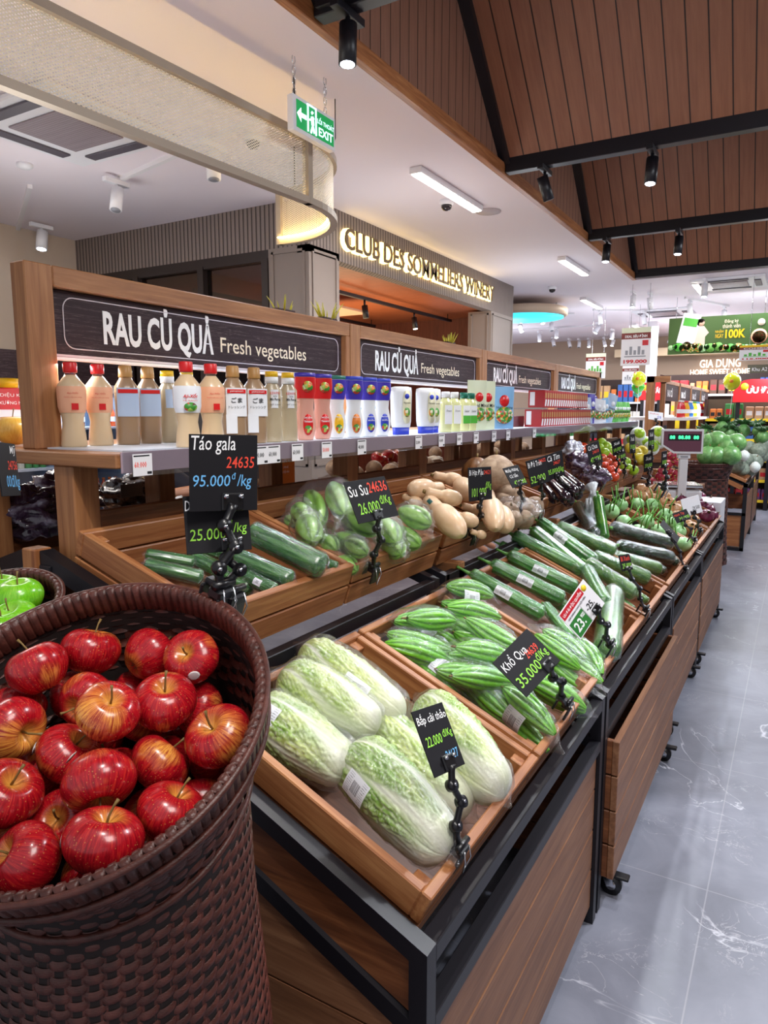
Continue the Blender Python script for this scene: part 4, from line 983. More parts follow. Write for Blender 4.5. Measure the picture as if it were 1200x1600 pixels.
BP1 = [((690, 928), (768, 945), -.0, 1, 'wrapped bitter melon pack with square label at the back wall of the crate'), ((700, 960), (775, 975), -.015, 2, 'wrapped bitter melon pack just below the labelled one'), ((622, 968), (702, 972), .005, 1, 'bitter melon pack lying sideways at rear left, upper one'),
       ((618, 1002), (692, 1022), -.02, 2, 'bitter melon pack at left wall of the crate with crumpled film'), ((700, 985), (735, 1010), -.05, 1, 'bitter melon pack deep in the gap at the middle back'), ((732, 985), (800, 1022), .0, 2, 'bright bitter melon pack left above the Khổ Qua card'),
       ((708, 1018), (790, 1038), .01, 1, 'ribbed bitter melon pack left of the Khổ Qua card'), ((702, 1052), (784, 1062), .005, 2, 'bitter melon pack with tufted white film in the middle'), ((662, 1035), (720, 1080), -.05, 1, 'bitter melon pack low at the left wall, middle of the crate'),
       ((752, 1066), (810, 1100), -.03, 2, 'bitter melon pack under the left corner of the Khổ Qua card'), ((790, 1095), (848, 1148), -.01, 1, 'yellowish bitter melon pack in clear film at the front left corner'), ((838, 1070), (895, 1100), -.03, 2, 'bitter melon pack below the Khổ Qua card by its clip arm'),
       ((848, 992), (905, 1035), .01, 1, 'bitter melon pack right of the Khổ Qua card, uppermost'), ((868, 1030), (912, 1062), -.025, 2, 'bitter melon pack right of the card, tucked below the uppermost'), ((893, 1012), (928, 1060), -.02, 1, 'bitter melon pack with loose film touching right front rim'),
       ((745, 1085), (790, 1125), -.05, 2, 'bitter melon pack low at left wall near the front')]
pr_ = {1: bitter_pack(1), 2: bitter_pack(2)}; first = {1: 1, 2: 1}
for i, (a, b, h, k, lab) in enumerate(BP1):
    T, D = lay(a, b, h, 'L', roll=i * .7); o = pr_[k] if first[k] else dup(pr_[k]); first[k] = 0; o.matrix_world = T @ SC(1.2); o['label'] = lab
    if i in (0,):
        V = Veg(.15, lambda a_, v: .03); V.sticker(-.75, .75, .32, .62, .006).build('price_sticker', M['label'], o, RZ(-i * .7))
# ---- long fruits
def skin(name, c1, c2, c3, scale=(60, 60, 14), rough=.28, coat=.5, spk=None):
    q = N(name); f = q.noise(q.mapv(scale), 1, 5, .6, .5); c = q.ramp(f, [(.3, c1), (.5, c2), (.72, c3)])
    if spk:
        v = q.n('TexVoronoi'); v.inputs['Scale'].default_value = 170; q.l(q.tc(), v.inputs['Vector']); c = q.mix(q.ramp(v.outputs['Distance'], [(.12, (.7, .7, .7, 1)), (.3, (0, 0, 0, 1))]), c, spk)
    q.col(c); q.set(Roughness=rough, Coat_Weight=coat, Coat_Roughness=.08); q.bump(f, .2, .003); return q.m
M['luffa'] = skin('luffa_skin', '#1c5a20', '#37862f', '#72b452', (70, 70, 10))
M['gourd'] = skin('gourd_skin', '#22581e', '#3c7c2c', '#78a848', (55, 55, 16), spk='#a9c878')
M['zucc'] = skin('zucchini_skin', '#152b1c', '#1f3b26', '#33563a', (60, 60, 20), .2, .7, '#5e8a62')
M['cuke'] = skin('cucumber_skin', '#14401c', '#24602a', '#5c9a4a', (90, 90, 6), .25, .6)
M['butter'] = skin('butternut_skin', '#cfa883', '#dfbc98', '#ead0ae', (18, 18, 8), .4, .15)
M['egg'] = skin('eggplant_skin', '#190e18', '#241420', '#3a2033', (20, 20, 8), .15, .8)
M['tan'] = skin('jicama_skin', '#8d735c', '#a88d74', '#c4ab90', (30, 30, 30), .6, .05)
M['stalk'] = plain('green_stalk', '#68a848', .5, var=.2)
def longfruit(name, mat, L, R0, taper=.12, ridge=0, nr=10, bend=.01, stalk=.04, film=True, sticker=None, lab='', cat='vegetable', group=None, neck=0, seed=1, curl=.02):
    def R(a, v):
        e = min(v, 1 - v) / .06; cap = math.sqrt(max(0, 1 - (1 - min(1, e)) ** 2)); k = 1 - taper * (1 - v) - neck * (1 - sstep(.0, .45, v))
        return R0 * cap * k * (1 + ridge * math.cos(nr * a) + .03 * noise.noise(Vector((math.cos(a), math.sin(a), v * 4)) * 1.5 + Vector((seed, 0, 0))))
    V = Veg(L, R, lambda v: bend * math.sin(PI * v)); t = thing(name, lab, cat, group=group)
    V.body(48, 36).build('fruit', mat, t)
    if stalk: MB().tube([(0, 0, -L / 2 + .004), (.001, 0, -L / 2 - stalk * .4), (curl * .5, 0, -L / 2 - stalk * .8), (curl, 0, -L / 2 - stalk)], [.009, .006, .005, .006], 8).build('stalk', M['stalk'], t)
    if film: V.film(seed, .0018, .0028, .03, 44, 46).build('plastic_wrap', M['film'], t)
    if sticker: V.sticker(*sticker, off=.005).build('price_sticker', M['label'], t)
    return t
def place(protos, items, tier, group):
    used = set()
    for it in items:
        a, b, h, k, lab = it[:5]; p, L0, R0 = protos[k]; T, D = lay(a, b, h, tier, h2=it[5] if len(it) > 5 else None)
        s_ = D / L0; w_ = (it[6] if len(it) > 6 else 1) * min(1.08, s_ ** .7)
        o = p if k not in used else dup(p); used.add(k); o.matrix_world = T @ SC(w_, w_, s_); o['label'] = lab; o['group'] = group
luf = {0: (longfruit('luffa', M['luffa'], .34, .032, .1, .05, 10, .008, .05, True, (-.5, .5, .38, .58), seed=2, curl=.03), .34, 0), 1: (longfruit('luffa', M['luffa'], .34, .032, .12, .05, 10, -.01, .045, True, None, seed=3, curl=-.02), .34, 0)}
place(luf, [((733, 896), (850, 962), .0, 0, 'labelled luffa nearest the left wall of its crate, stalk to the upper left'), ((765, 880), (882, 938), .0, 0, 'labelled luffa second from the left wall'), ((792, 866), (902, 920), .01, 0, 'labelled luffa third from the left wall, with curly stalk'),
            ((800, 835), (905, 890), .015, 1, 'luffa pointing to the rear left corner, above the curly-stalked one'), ((832, 828), (912, 895), .02, 1, 'luffa in the middle of the pile, parallel to the upper ones'), ((842, 815), (930, 880), .03, 0, 'labelled luffa near the top of the pile'),
            ((812, 905), (885, 950), -.03, 1, 'luffa lying low under the labelled ones near the left wall'), ((915, 888), (945, 945), .03, 1, 'short luffa end sticking up behind the white and green price card'), ((850, 945), (895, 1000), -.02, 1, 'luffa at the front left under the price card'),
            ((780, 850), (845, 885), -.03, 1, 'luffa low at the back of the pile')], 'L', 'luffas in the wide crate')
gou = {0: (longfruit('long_gourd', M['gourd'], .30, .036, .06, 0, 8, .006, .02, True, None, seed=5), .30, 0), 1: (longfruit('long_gourd', M['gourd'], .30, .036, .06, 0, 8, .0, 0, True, None, seed=6), .30, 0)}
place(gou, [((868, 822), (962, 862), .03, 0, 'pale green wrapped gourd on top, pointing at the zucchini crate'), ((916, 878), (995, 930), .03, 0, 'smooth green gourd right of the luffas, on top'), ((925, 868), (1015, 905), .0, 1, 'speckled gourd behind the smooth one, partly under the card arm'),
            ((957, 925), (948, 1022), .02, 1, 'tall pale wrapped gourd standing at the front of luffa crate', .0, 1.15), ((960, 930), (990, 955), -.02, 0, 'gourd end low beside the front rim'), ((905, 1000), (945, 1035), -.02, 1, 'gourd at the front rim under the clip arm'),
            ((950, 868), (1030, 890), -.02, 0, 'gourd lying low at the far side of its crate'), ((985, 920), (1012, 940), -.01, 1, 'short gourd end by the chalk card clamp')], 'L', 'wrapped green gourds')
zuc = {0: (longfruit('zucchini', M['zucc'], .26, .032, .05, 0, 8, .004, .015, True, None, seed=7), .26, 0)}
place(zuc, [((955, 825), (1048, 850), .03, 0, 'glossy dark zucchini on top of the pile', .03, 1.2), ((965, 852), (1050, 872), .01, 0, 'dark zucchini just below the top one'), ((903, 790), (930, 838), .03, 0, 'dark zucchini leaning at the back, left of the upright one', .02, 1), ((915, 800), (935, 830), .0, 0, 'dark zucchini mostly hidden behind the leaning one'),
            ((998, 872), (1040, 893), -.02, 0, 'dark zucchini end at the front of its crate'), ((1035, 860), (1058, 880), -.01, 0, 'dark zucchini end at the far front corner')], 'L', 'dark zucchini')
t = longfruit('long_gourd', M['gourd'], .24, .027, .04, 0, 8, 0, .012, False, None, 'upright dark green gourd standing in front of the white bag', seed=9)
t.matrix_world = facecam(planeP(934, 775, .17, 'L'), planeP(944, 842, .02, 'L')) @ SC(1)
def lump_bag(name, label, cat, loc, sx, sy, sz, mat, seed, amp=.18, fq=2.2, T=None, group=None, knot=True):
    t = thing(name, label, cat, T=T if T is not None else TR(*loc), group=group); o = Vector((seed * 4.7, seed, 0))
    def f(u, v):
        a = u * 2 * PI; ph = v * PI; d = Vector((math.sin(ph) * math.cos(a), math.sin(ph) * math.sin(a), math.cos(ph)))
        k = 1 + amp * noise.noise(d * fq + o) + amp * .45 * noise.noise(d * fq * 3 + o) - amp * .5 * abs(noise.noise(d * fq * 1.7 - o)); return (d.x * sx * k, d.y * sy * k, d.z * sz * k)
    MB().grid(f, 40, 30, wu=True).build('bag', mat, t)
    if knot:
        m = MB(); r = random.Random(seed)
        m.tube([(0, 0, sz * .85), (.005, 0, sz * 1.05), (r.uniform(-.03, .03), .02, sz * 1.35)], [sz * .25, sz * .1, sz * .38], 9); m.build('gathered_neck', mat, t)
    return t
M['bagw'] = plain('white_bag', '#d3d8dc', .35, coat=.4, var=.15)
lump_bag('plastic_bag', 'crumpled white plastic bag standing behind the upright gourd', 'bag', planeP(925, 800, .05, 'L'), .04, .05, .10, M['bagw'], 3, .3, 3)
# ---- kohlrabi with leaf stalks, onions
M['kohl'] = skin('kohlrabi_skin', '#7fbf7a', '#9ed090', '#c4e6b4', (20, 20, 20), .35, .2)
M['onion'] = skin('onion_skin', '#b97a48', '#cf9a68', '#e6c098', (110, 110, 6), .35, .3); M['ronion'] = skin('red_onion_skin', '#4e1230', '#6e1e42', '#96446a', (110, 110, 6), .3, .4)
def kohl(seed, n=7):
    r = random.Random(seed); t = thing('kohlrabi', 'k', 'vegetable'); V = Veg(.085, lambda a, v: .045 * math.sin(PI * v) ** .5 * (1 + .03 * math.sin(3 * a)))
    V.body(28, 18).build('bulb', M['kohl'], t)
    for k in range(n):
        a = r.uniform(0, 6.28); e = r.uniform(.03, .06); z0 = r.uniform(-.01, .03); m = MB()
        m.tube([(.038 * math.cos(a), .038 * math.sin(a), z0), (.05 * math.cos(a), .05 * math.sin(a), z0 + e), (.07 * math.cos(a + .3), .07 * math.sin(a + .3), z0 + e * 2)], [.005, .004, .003], 6)
        m.build('leaf_stalk', M['stalk'], t)
    return t
KO = [(1010, 815, .02, 'large round kohlrabi in the middle of the crate'), (996, 787, .02, 'kohlrabi behind the large one'), (1018, 788, .02, 'kohlrabi next to the brown onions, at the back'), (975, 816, .01, 'kohlrabi with long stalks at left wall of its crate'), (997, 831, -.01, 'kohlrabi in front, beside the zucchini tips'),
      (955, 799, .01, 'kohlrabi farthest left at the back'), (1029, 830, -.01, 'leafy kohlrabi left of the tilted chalk card'), (1053, 818, .0, 'kohlrabi right of the tilted chalk card'), (1060, 832, -.03, 'small kohlrabi low beside the onions'), (1067, 851, -.02, 'kohlrabi nearest the front rim'), (970, 790, .0, 'kohlrabi buried in stalks at the back'), (1040, 805, .0, 'kohlrabi between the middle one and the onions')]
kp = {0: kohl(1, 5), 1: kohl(2, 4)}; seen = set(); rs = random.Random(3)
for i, (x, y, h, lab) in enumerate(KO):
    k = i % 2; o = kp[k] if k not in seen else dup(kp[k]); seen.add(k)
    o.matrix_world = TR(*planeP(x, y, h, 'L')) @ RZ(rs.uniform(0, 6)) @ RX(rs.uniform(-.6, .6)) @ SC(rs.uniform(.9, 1.1)); o['label'] = lab; o['group'] = 'kohlrabi heads'
def onion(mat, name, cat='onion'):
    t = thing(name, 'o', cat); V = Veg(.075, lambda a, v: .038 * (math.sin(PI * min(.97, v)) ** .6) * (1 - .25 * sstep(.6, 1, v)) + .002); V.body(24, 20).build('bulb', mat, t)
    MB().tube([(0, 0, .034), (.002, 0, .05)], [.005, .002], 6).build('dry_tip', M['stem'], t); return t
on, ro = onion(M['onion'], 'onion'), onion(M['ronion'], 'red_onion')
ON = [(990, 772), (1005, 776), (1011, 769), (1020, 779), (1035, 783), (1046, 785), (1045, 796), (1057, 807), (1066, 809), (1075, 820), (1081, 824), (1000, 764), (1030, 772), (1040, 775), (1055, 795), (1070, 800), (1083, 812), (1025, 765), (1062, 790)]
OL = ['leftmost', 'second from the left', 'in the top row at the back', 'beside the kohlrabi', 'with papery skin in the middle', 'right of middle with pale skin', 'largest and shiniest', 'in front of the middle', 'right of the chalk card', 'near the front rim', 'at the front rim', 'farthest back left', 'farthest back centre', 'farthest back right', 'below the white price card', 'partly under the price card arm', 'lowest at far front corner', 'topmost at the rear wall', 'against the red onions']
for i, (x, y) in enumerate(ON):
    o = on if i == 0 else dup(on); o.matrix_world = TR(*planeP(x, y, .0 + .01 * (i % 3), 'L')) @ rand_rot(rs, 50) @ SC(rs.uniform(.95, 1.12)); o['label'] = 'brown onion in the crate before the scale, ' + OL[i]; o['group'] = 'brown onions'
RO = [(1104, 806, 1.3), (1090, 783, 1), (1100, 790, 1), (1110, 796, 1), (1078, 778, 1), (1115, 806, 1), (1095, 775, 1), (1065, 780, 1), (1108, 783, 1), (1118, 797, 1)]
RL = ['big round one at the front', 'behind the front one', 'middle of the pile', 'right edge of the pile', 'left under the card', 'front right corner', 'top of the pile by the scale', 'beside the brown onions', 'top right', 'rear right corner']
for i, (x, y, s_) in enumerate(RO):
    o = ro if i == 0 else dup(ro); o.matrix_world = TR(*planeP(x, y, .0, 'L')) @ rand_rot(rs, 50) @ SC(s_); o['label'] = 'dark red onion in the last lower crate, ' + RL[i]; o['group'] = 'red onions'
# ================================================================ upper crates
M['skinny'] = skin
cu = {0: (longfruit('wrapped_cucumber', M['cuke'], .30, .031, .1, .03, 9, .008, 0, True, None, seed=11), .30, 0), 1: (longfruit('wrapped_cucumber', M['cuke'], .30, .03, .1, .03, 9, -.006, 0, True, (-.4, .4, .6, .75), seed=12), .30, 0)}
place(cu, [((390, 830), (508, 888), .035, 0, 'biggest wrapped cucumber lying on top, against the chayote crate', .03, 1.25), ((352, 862), (458, 908), .0, 0, 'cucumber below the biggest one, crossing behind the stacked chalk cards'), ((355, 885), (432, 925), -.02, 1, 'labelled cucumber at the front board of its crate'),
           ((224, 882), (318, 904), -.01, 0, 'pale streaked cucumber lying along the left of its crate'), ((226, 866), (305, 880), -.04, 0, 'cucumber in shadow at the rear left of its crate'), ((480, 868), (528, 886), .0, 1, 'cucumber tip wrapped in film at the front right corner'),
           ((300, 870), (395, 922), -.045, 0, 'cucumber lying lowest behind the card holder'), ((300, 850), (400, 880), -.04, 1, 'cucumber lying low at the rear of the crate')], 'U', 'cucumbers in the nearest upper crate')
def chayote(seed, L=.125, R0=.042):
    def pr_(v): return R0 * (math.sin(PI * min(1, max(0, v))) ** .5) * (.72 + .3 * v)
    def R(a, v): return pr_(v) * (1 - .10 * abs(math.cos(2.5 * a + seed)) ** 6 * (.4 + v) + .03 * noise.noise(Vector((math.cos(a) * 3, math.sin(a) * 3, v * 6 + seed))))
    lo, hi = C3('#3f6a1e'), C3('#84b84a')
    return Veg(L, R), (lambda a, v: mixc(hi, lo, .9 * abs(math.cos(2.5 * a + seed)) ** 5 + .4 * noise.noise(Vector((a * 3, v * 9, seed))))), pr_
def chay_pack(seed, n=2):
    t = thing('chayote_pack', 'c', 'vegetable pack')
    for k in range(n):
        V, c, sm = chayote(seed * 2 + k); V.body(48, 30, c).build('chayote', M['chay'], t, TR(0, (k - (n - 1) / 2) * .072, 0) @ RZ(k * 2.2))
    W = Veg(.14, lambda a, v: (math.sin(PI * max(.02, min(.98, v))) ** .45) * (.044 + (.04 * abs(math.sin(a)) ** 1.5 if n > 1 else 0)))
    W.film(seed, .003, .007, .05, 44, 36).build('plastic_wrap', M['film'], t); return t
cp = {0: (chay_pack(1), .14, 0), 1: (chay_pack(2), .14, 0), 2: (chay_pack(3, 1), .14, 0)}
place(cp, [((500, 760), (520, 815), .05, 0, 'big chayote pack at the back of the crate, under the shelf edge'), ((462, 790), (480, 815), .03, 2, 'chayote with label at rear left of its crate'), ((476, 808), (488, 848), .02, 2, 'chayote in crumpled shiny film at left wall of its crate'),
           ((532, 818), (585, 850), .045, 1, 'pale chayote pack under the Su Su card', .04, 1), ((590, 810), (620, 850), .04, 2, 'chayote right of the Su Su card holder'), ((612, 810), (668, 838), .045, 0, 'light green chayote pack at the right end of its crate'), ((600, 838), (628, 868), .01, 2, 'narrow yellowish chayote at the front board'),
           ((530, 858), (568, 880), .005, 1, 'chayote pack at the front left, beside the black clip'), ((498, 838), (528, 862), .0, 2, 'small chayote by the divider of the cucumber crate'), ((445, 808), (465, 822), .0, 2, 'dark chayote at the far left back corner'), ((540, 790), (560, 830), .01, 2, 'shaded chayote behind the Su Su card')], 'U', 'wrapped chayotes')
def butternut(seed, label_=False):
    def R(a, v): return .047 * ((math.sqrt(max(0, 1 - ((v - .72) / .28) ** 2)) if v > .72 else 1 - .36 * sstep(.72, .38, v) if v > .05 else .64 * math.sqrt(max(0, 1 - (1 - v / .05) ** 2))) if v > .38 else (.64 * math.sqrt(max(0, 1 - (max(0, .12 - v) / .12) ** 2))))
    def R(a, v):
        bulb = math.sqrt(max(0, 1 - (abs(v - .70) / .30) ** 2.2)); neck = .62 * math.sqrt(max(0, 1 - (max(0, .10 - v) / .10) ** 2)) * (1 - sstep(.5, .9, v)); return .039 * (bulb ** 3 + neck ** 3) ** (1 / 3) + .0002
    V = Veg(.22, R, lambda v: .01 * math.sin(PI * v)); t = thing('butternut_squash', 'b', 'squash'); V.body(36, 40).build('fruit', M['butter'], t)
    MB().tube([(0, 0, -.108), (0, 0, -.122)], [.012, .009], 8).build('stem', M['stem'], t)
    if label_: V.sticker(-.28, .28, .2, .32, .001).build('round_sticker', plain('dark_green_sticker', '#1f5a56', .4), t)
    return t
bp_ = {0: (butternut(1), .22, 0), 1: (butternut(2, True), .22, 0)}
place(bp_, [((668, 780), (722, 835), .06, 1, 'butternut squash with round dark green sticker on its neck, leftmost in front'), ((664, 768), (722, 782), .09, 0, 'large butternut squash lying across the pile, label band round it'), ((712, 748), (735, 775), .09, 0, 'butternut squash with its base facing out, on the top right'), ((676, 742), (722, 752), .1, 0, 'butternut squash topmost at the back'),
            ((700, 800), (748, 818), .04, 0, 'bulbous butternut squash at front centre of the crate'), ((762, 770), (775, 825), .05, 0, 'butternut squash behind the 101.000 card'), ((775, 790), (792, 826), .03, 0, 'butternut squash at the front right of the crate'), ((630, 775), (660, 790), .03, 0, 'brownish butternut squash at left wall of the crate'),
            ((648, 792), (668, 800), .01, 0, 'butternut squash low at the left front'), ((690, 762), (640, 765), .07, 0, 'butternut squash at the back left corner'), ((720, 790), (760, 800), .03, 0, 'butternut squash in the middle of the second layer'), ((735, 830), (760, 838), .0, 0, 'butternut squash lowest at the front board')], 'U', 'butternut squashes')
def ball(name, mat, r, lab, cat, p, group=None, sx=1, sz=1, seed=1, stem=True, ribs=0):
    t = thing(name, lab, cat, p, group=group); V = Veg(2 * r * sz, lambda a, v: r * math.sin(PI * v) ** .55 * (1 + ribs * abs(math.cos(5 * a)) + .02 * noise.noise(Vector((math.cos(a), math.sin(a), v * 3)) + Vector((seed, 0, 0)))))
    V.body(36, 24).build('fruit', mat, t)
    if stem: MB().tube([(0, 0, r * sz * .9), (0, .004, r * sz * 1.2)], [.006, .004], 6).build('stem', M['stem'], t)
    return t
P_ = planeP(775, 742, .10, 'U'); b = ball('pumpkin', M['tan'], .088, 'big round greyish pumpkin at the back, behind the 101.000 card', 'pumpkin', P_, seed=4, ribs=-.03)
P_ = planeP(745, 738, .06, 'U'); ball('pumpkin', skin('brown_pumpkin', '#5a3a24', '#79502f', '#96683e', (14, 14, 14), .4, .2), .07, 'darker brown pumpkin beside the big greyish one', 'pumpkin', P_, seed=5, ribs=-.05)
for i, (x, y, h) in enumerate([(786, 782, .02), (796, 800, .0), (808, 795, .0), (790, 770, .05), (815, 790, .02), (800, 812, -.02), (826, 800, .0), (818, 812, -.02), (805, 778, .03), (835, 790, .0)]):
    o = ball('jicama', M['tan'], .043, 'j', 'jicama', (0, 0, 0)) if i == 0 else dup(o)
    o.matrix_world = TR(*planeP(x, y, h, 'U')) @ rand_rot(rs, 50); o['label'] = 'brown jicama in clear film behind the dark 45.000 card'; o['group'] = 'jicamas'
M['bagc'] = M['film']
lump_bag('clear_bag', 'crumpled clear film bag over the jicamas', 'bag', planeP(805, 795, .03, 'U'), .10, .12, .05, M['film'], 8, .3, 2.5, knot=False)
eg = {0: (longfruit('eggplant', M['egg'], .22, .028, .25, 0, 8, .012, .02, False, None, seed=21), .22, 0)}
place(eg, [((860, 735), (898, 770), .05, 0, 'long dark eggplant on top of the eggplant crate'), ((850, 745), (885, 780), .03, 0, 'long eggplant left of the top one'), ((872, 735), (908, 765), .04, 0, 'long eggplant at right wall of its crate'), ((845, 755), (868, 780), .0, 0, 'eggplant beneath the chalk cards'), ((880, 755), (905, 775), .0, 0, 'eggplant low at the front board'), ((865, 760), (890, 785), .0, 0, 'eggplant beside the black clip')], 'U', 'eggplants')
def fbag(c1, c2, c3):
    q = N('bag_' + c1[1:]); f = q.noise(q.mapv((1, 1, 1)), 11, 4, .55, 1.2); q.col(q.ramp(f, [(.36, c1), (.52, c2), (.68, c3)])); q.set(Roughness=.14, Coat_Weight=1, Coat_Roughness=.05); q.bump(f, .8, .018); return q.m
M['pbag'] = fbag('#2a1a2c', '#57425c', '#b8b4c8'); M['dbag'] = fbag('#141114', '#2a2428', '#6d6468'); M['sbag'] = fbag('#8e8c98', '#c4c6d2', '#f2f4fa'); M['rbag'] = fbag('#8f1b22', '#c93a3a', '#e8b0a8'); M['gbag'] = fbag('#3a7a34', '#74b048', '#d8ecc0'); M['obag'] = fbag('#c0451c', '#e66a3a', '#f6c0a0')
BG_ = [(905, 725, .05, .08, .09, .07, 'pbag', 'shiny bag of purple vegetables in the sixth upper crate, on the left'), (930, 745, .05, .08, .09, .06, 'pbag', 'shiny bag of dark purple vegetables at the front of the sixth crate'), (895, 705, .07, .07, .09, .07, 'sbag', 'silvery clear bag catching light at the back of the sixth crate'),
       (925, 720, .07, .06, .07, .06, 'dbag', 'dark bag between the silvery and purple bags')]
for i, (x, y, h, a, b_, c, mt, lab) in enumerate(BG_): lump_bag('produce_bag', lab, 'bag', planeP(x, y, h, 'U'), a, b_, c, M[mt], 30 + i, .35, 2.6, knot=False)
M['tom'] = skin('tomato_skin', '#c63418', '#dd4a26', '#ee7a4a', (10, 10, 10), .2, .6); M['lime'] = skin('lime_skin', '#86b81e', '#a4d02c', '#c8e25a', (40, 40, 40), .35, .3); M['lemon'] = skin('yellow_fruit_skin', '#e6c81c', '#f2dc3a', '#f8ea80', (30, 30, 30), .4, .3)
def spread(mat, name, r, pts, tier, lab, cat, group, stem=False, sz=1):
    o = None
    for i, p in enumerate(pts):
        x, y, h = p[:3]; o = ball(name, mat, r, lab, cat, (0, 0, 0), stem=stem, sz=sz) if o is None else dup(o)
        o.matrix_world = TR(*planeP(x, y, h, tier)) @ rand_rot(rs, 90) @ SC(rs.uniform(.9, 1.1)); o['label'] = lab; o['group'] = group
spread(M['tom'], 'tomato', .03, [(950, 722, .03), (957, 716, .04), (962, 728, .03), (955, 735, .02), (965, 738, .0), (945, 728, .02), (968, 722, .03), (950, 712, .05), (960, 745, .0), (942, 716, .03), (925, 700, .04), (918, 703, .03), (912, 698, .05), (908, 704, .04)], 'U', 'small orange-red tomato in the open bag beside the limes', 'tomato', 'tomatoes')
spread(M['lime'], 'green_citrus', .036, [(940, 692, .08), (948, 698, .07), (945, 708, .06), (953, 705, .05), (938, 700, .05), (972, 718, .03), (978, 722, .01), (972, 728, .02), (982, 732, .0), (990, 735, .0), (968, 712, .03)], 'U', 'round bright lime-green citrus in net beside the tomatoes', 'citrus', 'lime-green citrus fruit')
spread(M['lemon'], 'yellow_fruit', .045, [(1003, 705, .08), (1000, 716, .05), (1006, 722, .02), (995, 708, .06), (985, 700, .08)], 'U', 'round yellow fruit at the end of upper crates', 'fruit', 'yellow fruit')
# foam-wrapped pears/mangoes beyond: white foam nets with yellow-green tops
M['foam'] = plain('white_foam_net', '#e9f2ee', .6)
fo = None
for i, (x, y) in enumerate([(997, 679), (1009, 693), (1027, 677), (1030, 690), (1018, 700), (985, 690), (1038, 683)]):
    p = onY(x, y, 6.05 + .12 * (i % 2))
    if fo is None:
        fo = thing('foam_wrapped_fruit', 'f', 'fruit'); V = Veg(.12, lambda a, v: .062 * math.sin(PI * v) ** .6); V.body(24, 16).build('foam_net', M['foam'], fo)
        Veg(.10, lambda a, v: .045 * math.sin(PI * v) ** .6).body(20, 14).build('fruit', M['lime'], fo, TR(0, 0, .027)); o = fo
    else: o = dup(fo)
    o.matrix_world = TR(*p) @ orient((.45, -.85, .35)); o['label'] = 'yellow-green fruit in a white foam net at the end of the stand'; o['group'] = 'foam-wrapped fruit'
# dragon fruit
M['dragon'] = skin('dragon_fruit_skin', '#8c1830', '#b82a48', '#d8606a', (26, 26, 12), .4, .2)
def dragon():
    t = thing('dragon_fruit', 'd', 'fruit'); Veg(.12, lambda a, v: .046 * math.sin(PI * v) ** .55).body(24, 16).build('fruit', M['dragon'], t)
    for k in range(12):
        a = k * 2.4; z = -.045 + .008 * k; r = .043 * math.cos(z * 9); m = MB(); m.tube([(r * math.cos(a), r * math.sin(a), z), ((r + .007) * math.cos(a), (r + .007) * math.sin(a), z + .012), ((r + .009) * math.cos(a), (r + .009) * math.sin(a), z + .022)], [.009, .006, .001], 5)
        m.build('scale_leaf', plain('dragon_scale', '#b8a050', .5) if 'dragon_scale' not in bpy.data.materials else bpy.data.materials['dragon_scale'], t)
    return t
dr = None
for i, (x, y) in enumerate([(1050, 712), (1062, 706), (1045, 725), (1058, 722), (1066, 728), (1048, 738), (1060, 740), (1040, 748), (1052, 750), (1030, 745), (1068, 715), (1022, 752), (1035, 735)]):
    o = dragon() if dr is None else dup(dr); dr = dr or o; o.matrix_world = TR(*onY(x, y, 6.4 + .12 * (i % 3))) @ rand_rot(rs, 90) @ SC(.8); o['label'] = 'red scaly dragon fruit heaped behind the weighing scale'; o['group'] = 'dragon fruit'
t = thing('fruit_table', 'dark wooden table carrying the dragon fruit behind the weighing scale', 'table', (-.9, 6.0, 0)); MB().box(-.55, .2, 0, 1.0, .86, .9, .004).build('top', M['crateX'], t)
for x in (-.52, .15):
    for y in (.03, .94): MB().box(x, x + .04, y, y + .04, 0, .86).build('leg', M['steel'], t)
MB().box(-.5, .16, .01, .03, .15, .84).build('front_board', M['crateX'], t)
# ================================================================ chalk price cards on jointed clips
def solve_card(TLp, TRp, BLp, W, H):
    r = [ray(*p) for p in (TLp, TRp, BLp)]; best = None
    for a in (-.15, -.05, .05, .15):
        for b in (-.15, -.05, .05, .15):
            k0 = H * FPX / max(20, math.hypot(BLp[0] - TLp[0], BLp[1] - TLp[1])); k = Vector((k0, k0 * (1 + a), k0 * (1 + b))); ok = True
            for it in range(80):
                P = [r[i] * k[i] for i in range(3)]; u = P[1] - P[0]; v = P[2] - P[0]; f = Vector((u.dot(u) - W * W, v.dot(v) - H * H, u.dot(v)))
                J = Matrix(((-2 * u.dot(r[0]), 2 * u.dot(r[1]), 0), (-2 * v.dot(r[0]), 0, 2 * v.dot(r[2])), (-(u + v).dot(r[0]), v.dot(r[1]), u.dot(r[2]))))
                try: k = k - J.inverted() @ f * .6
                except Exception: ok = False; break
            if ok and f.length < 1e-6 and min(k) > 0:
                n = v.cross(u).normalized()
                if best is None or n.x > best[0] + 1e-4: best = (n.x, P[0], u, v)
    return best
CARDWH = {}
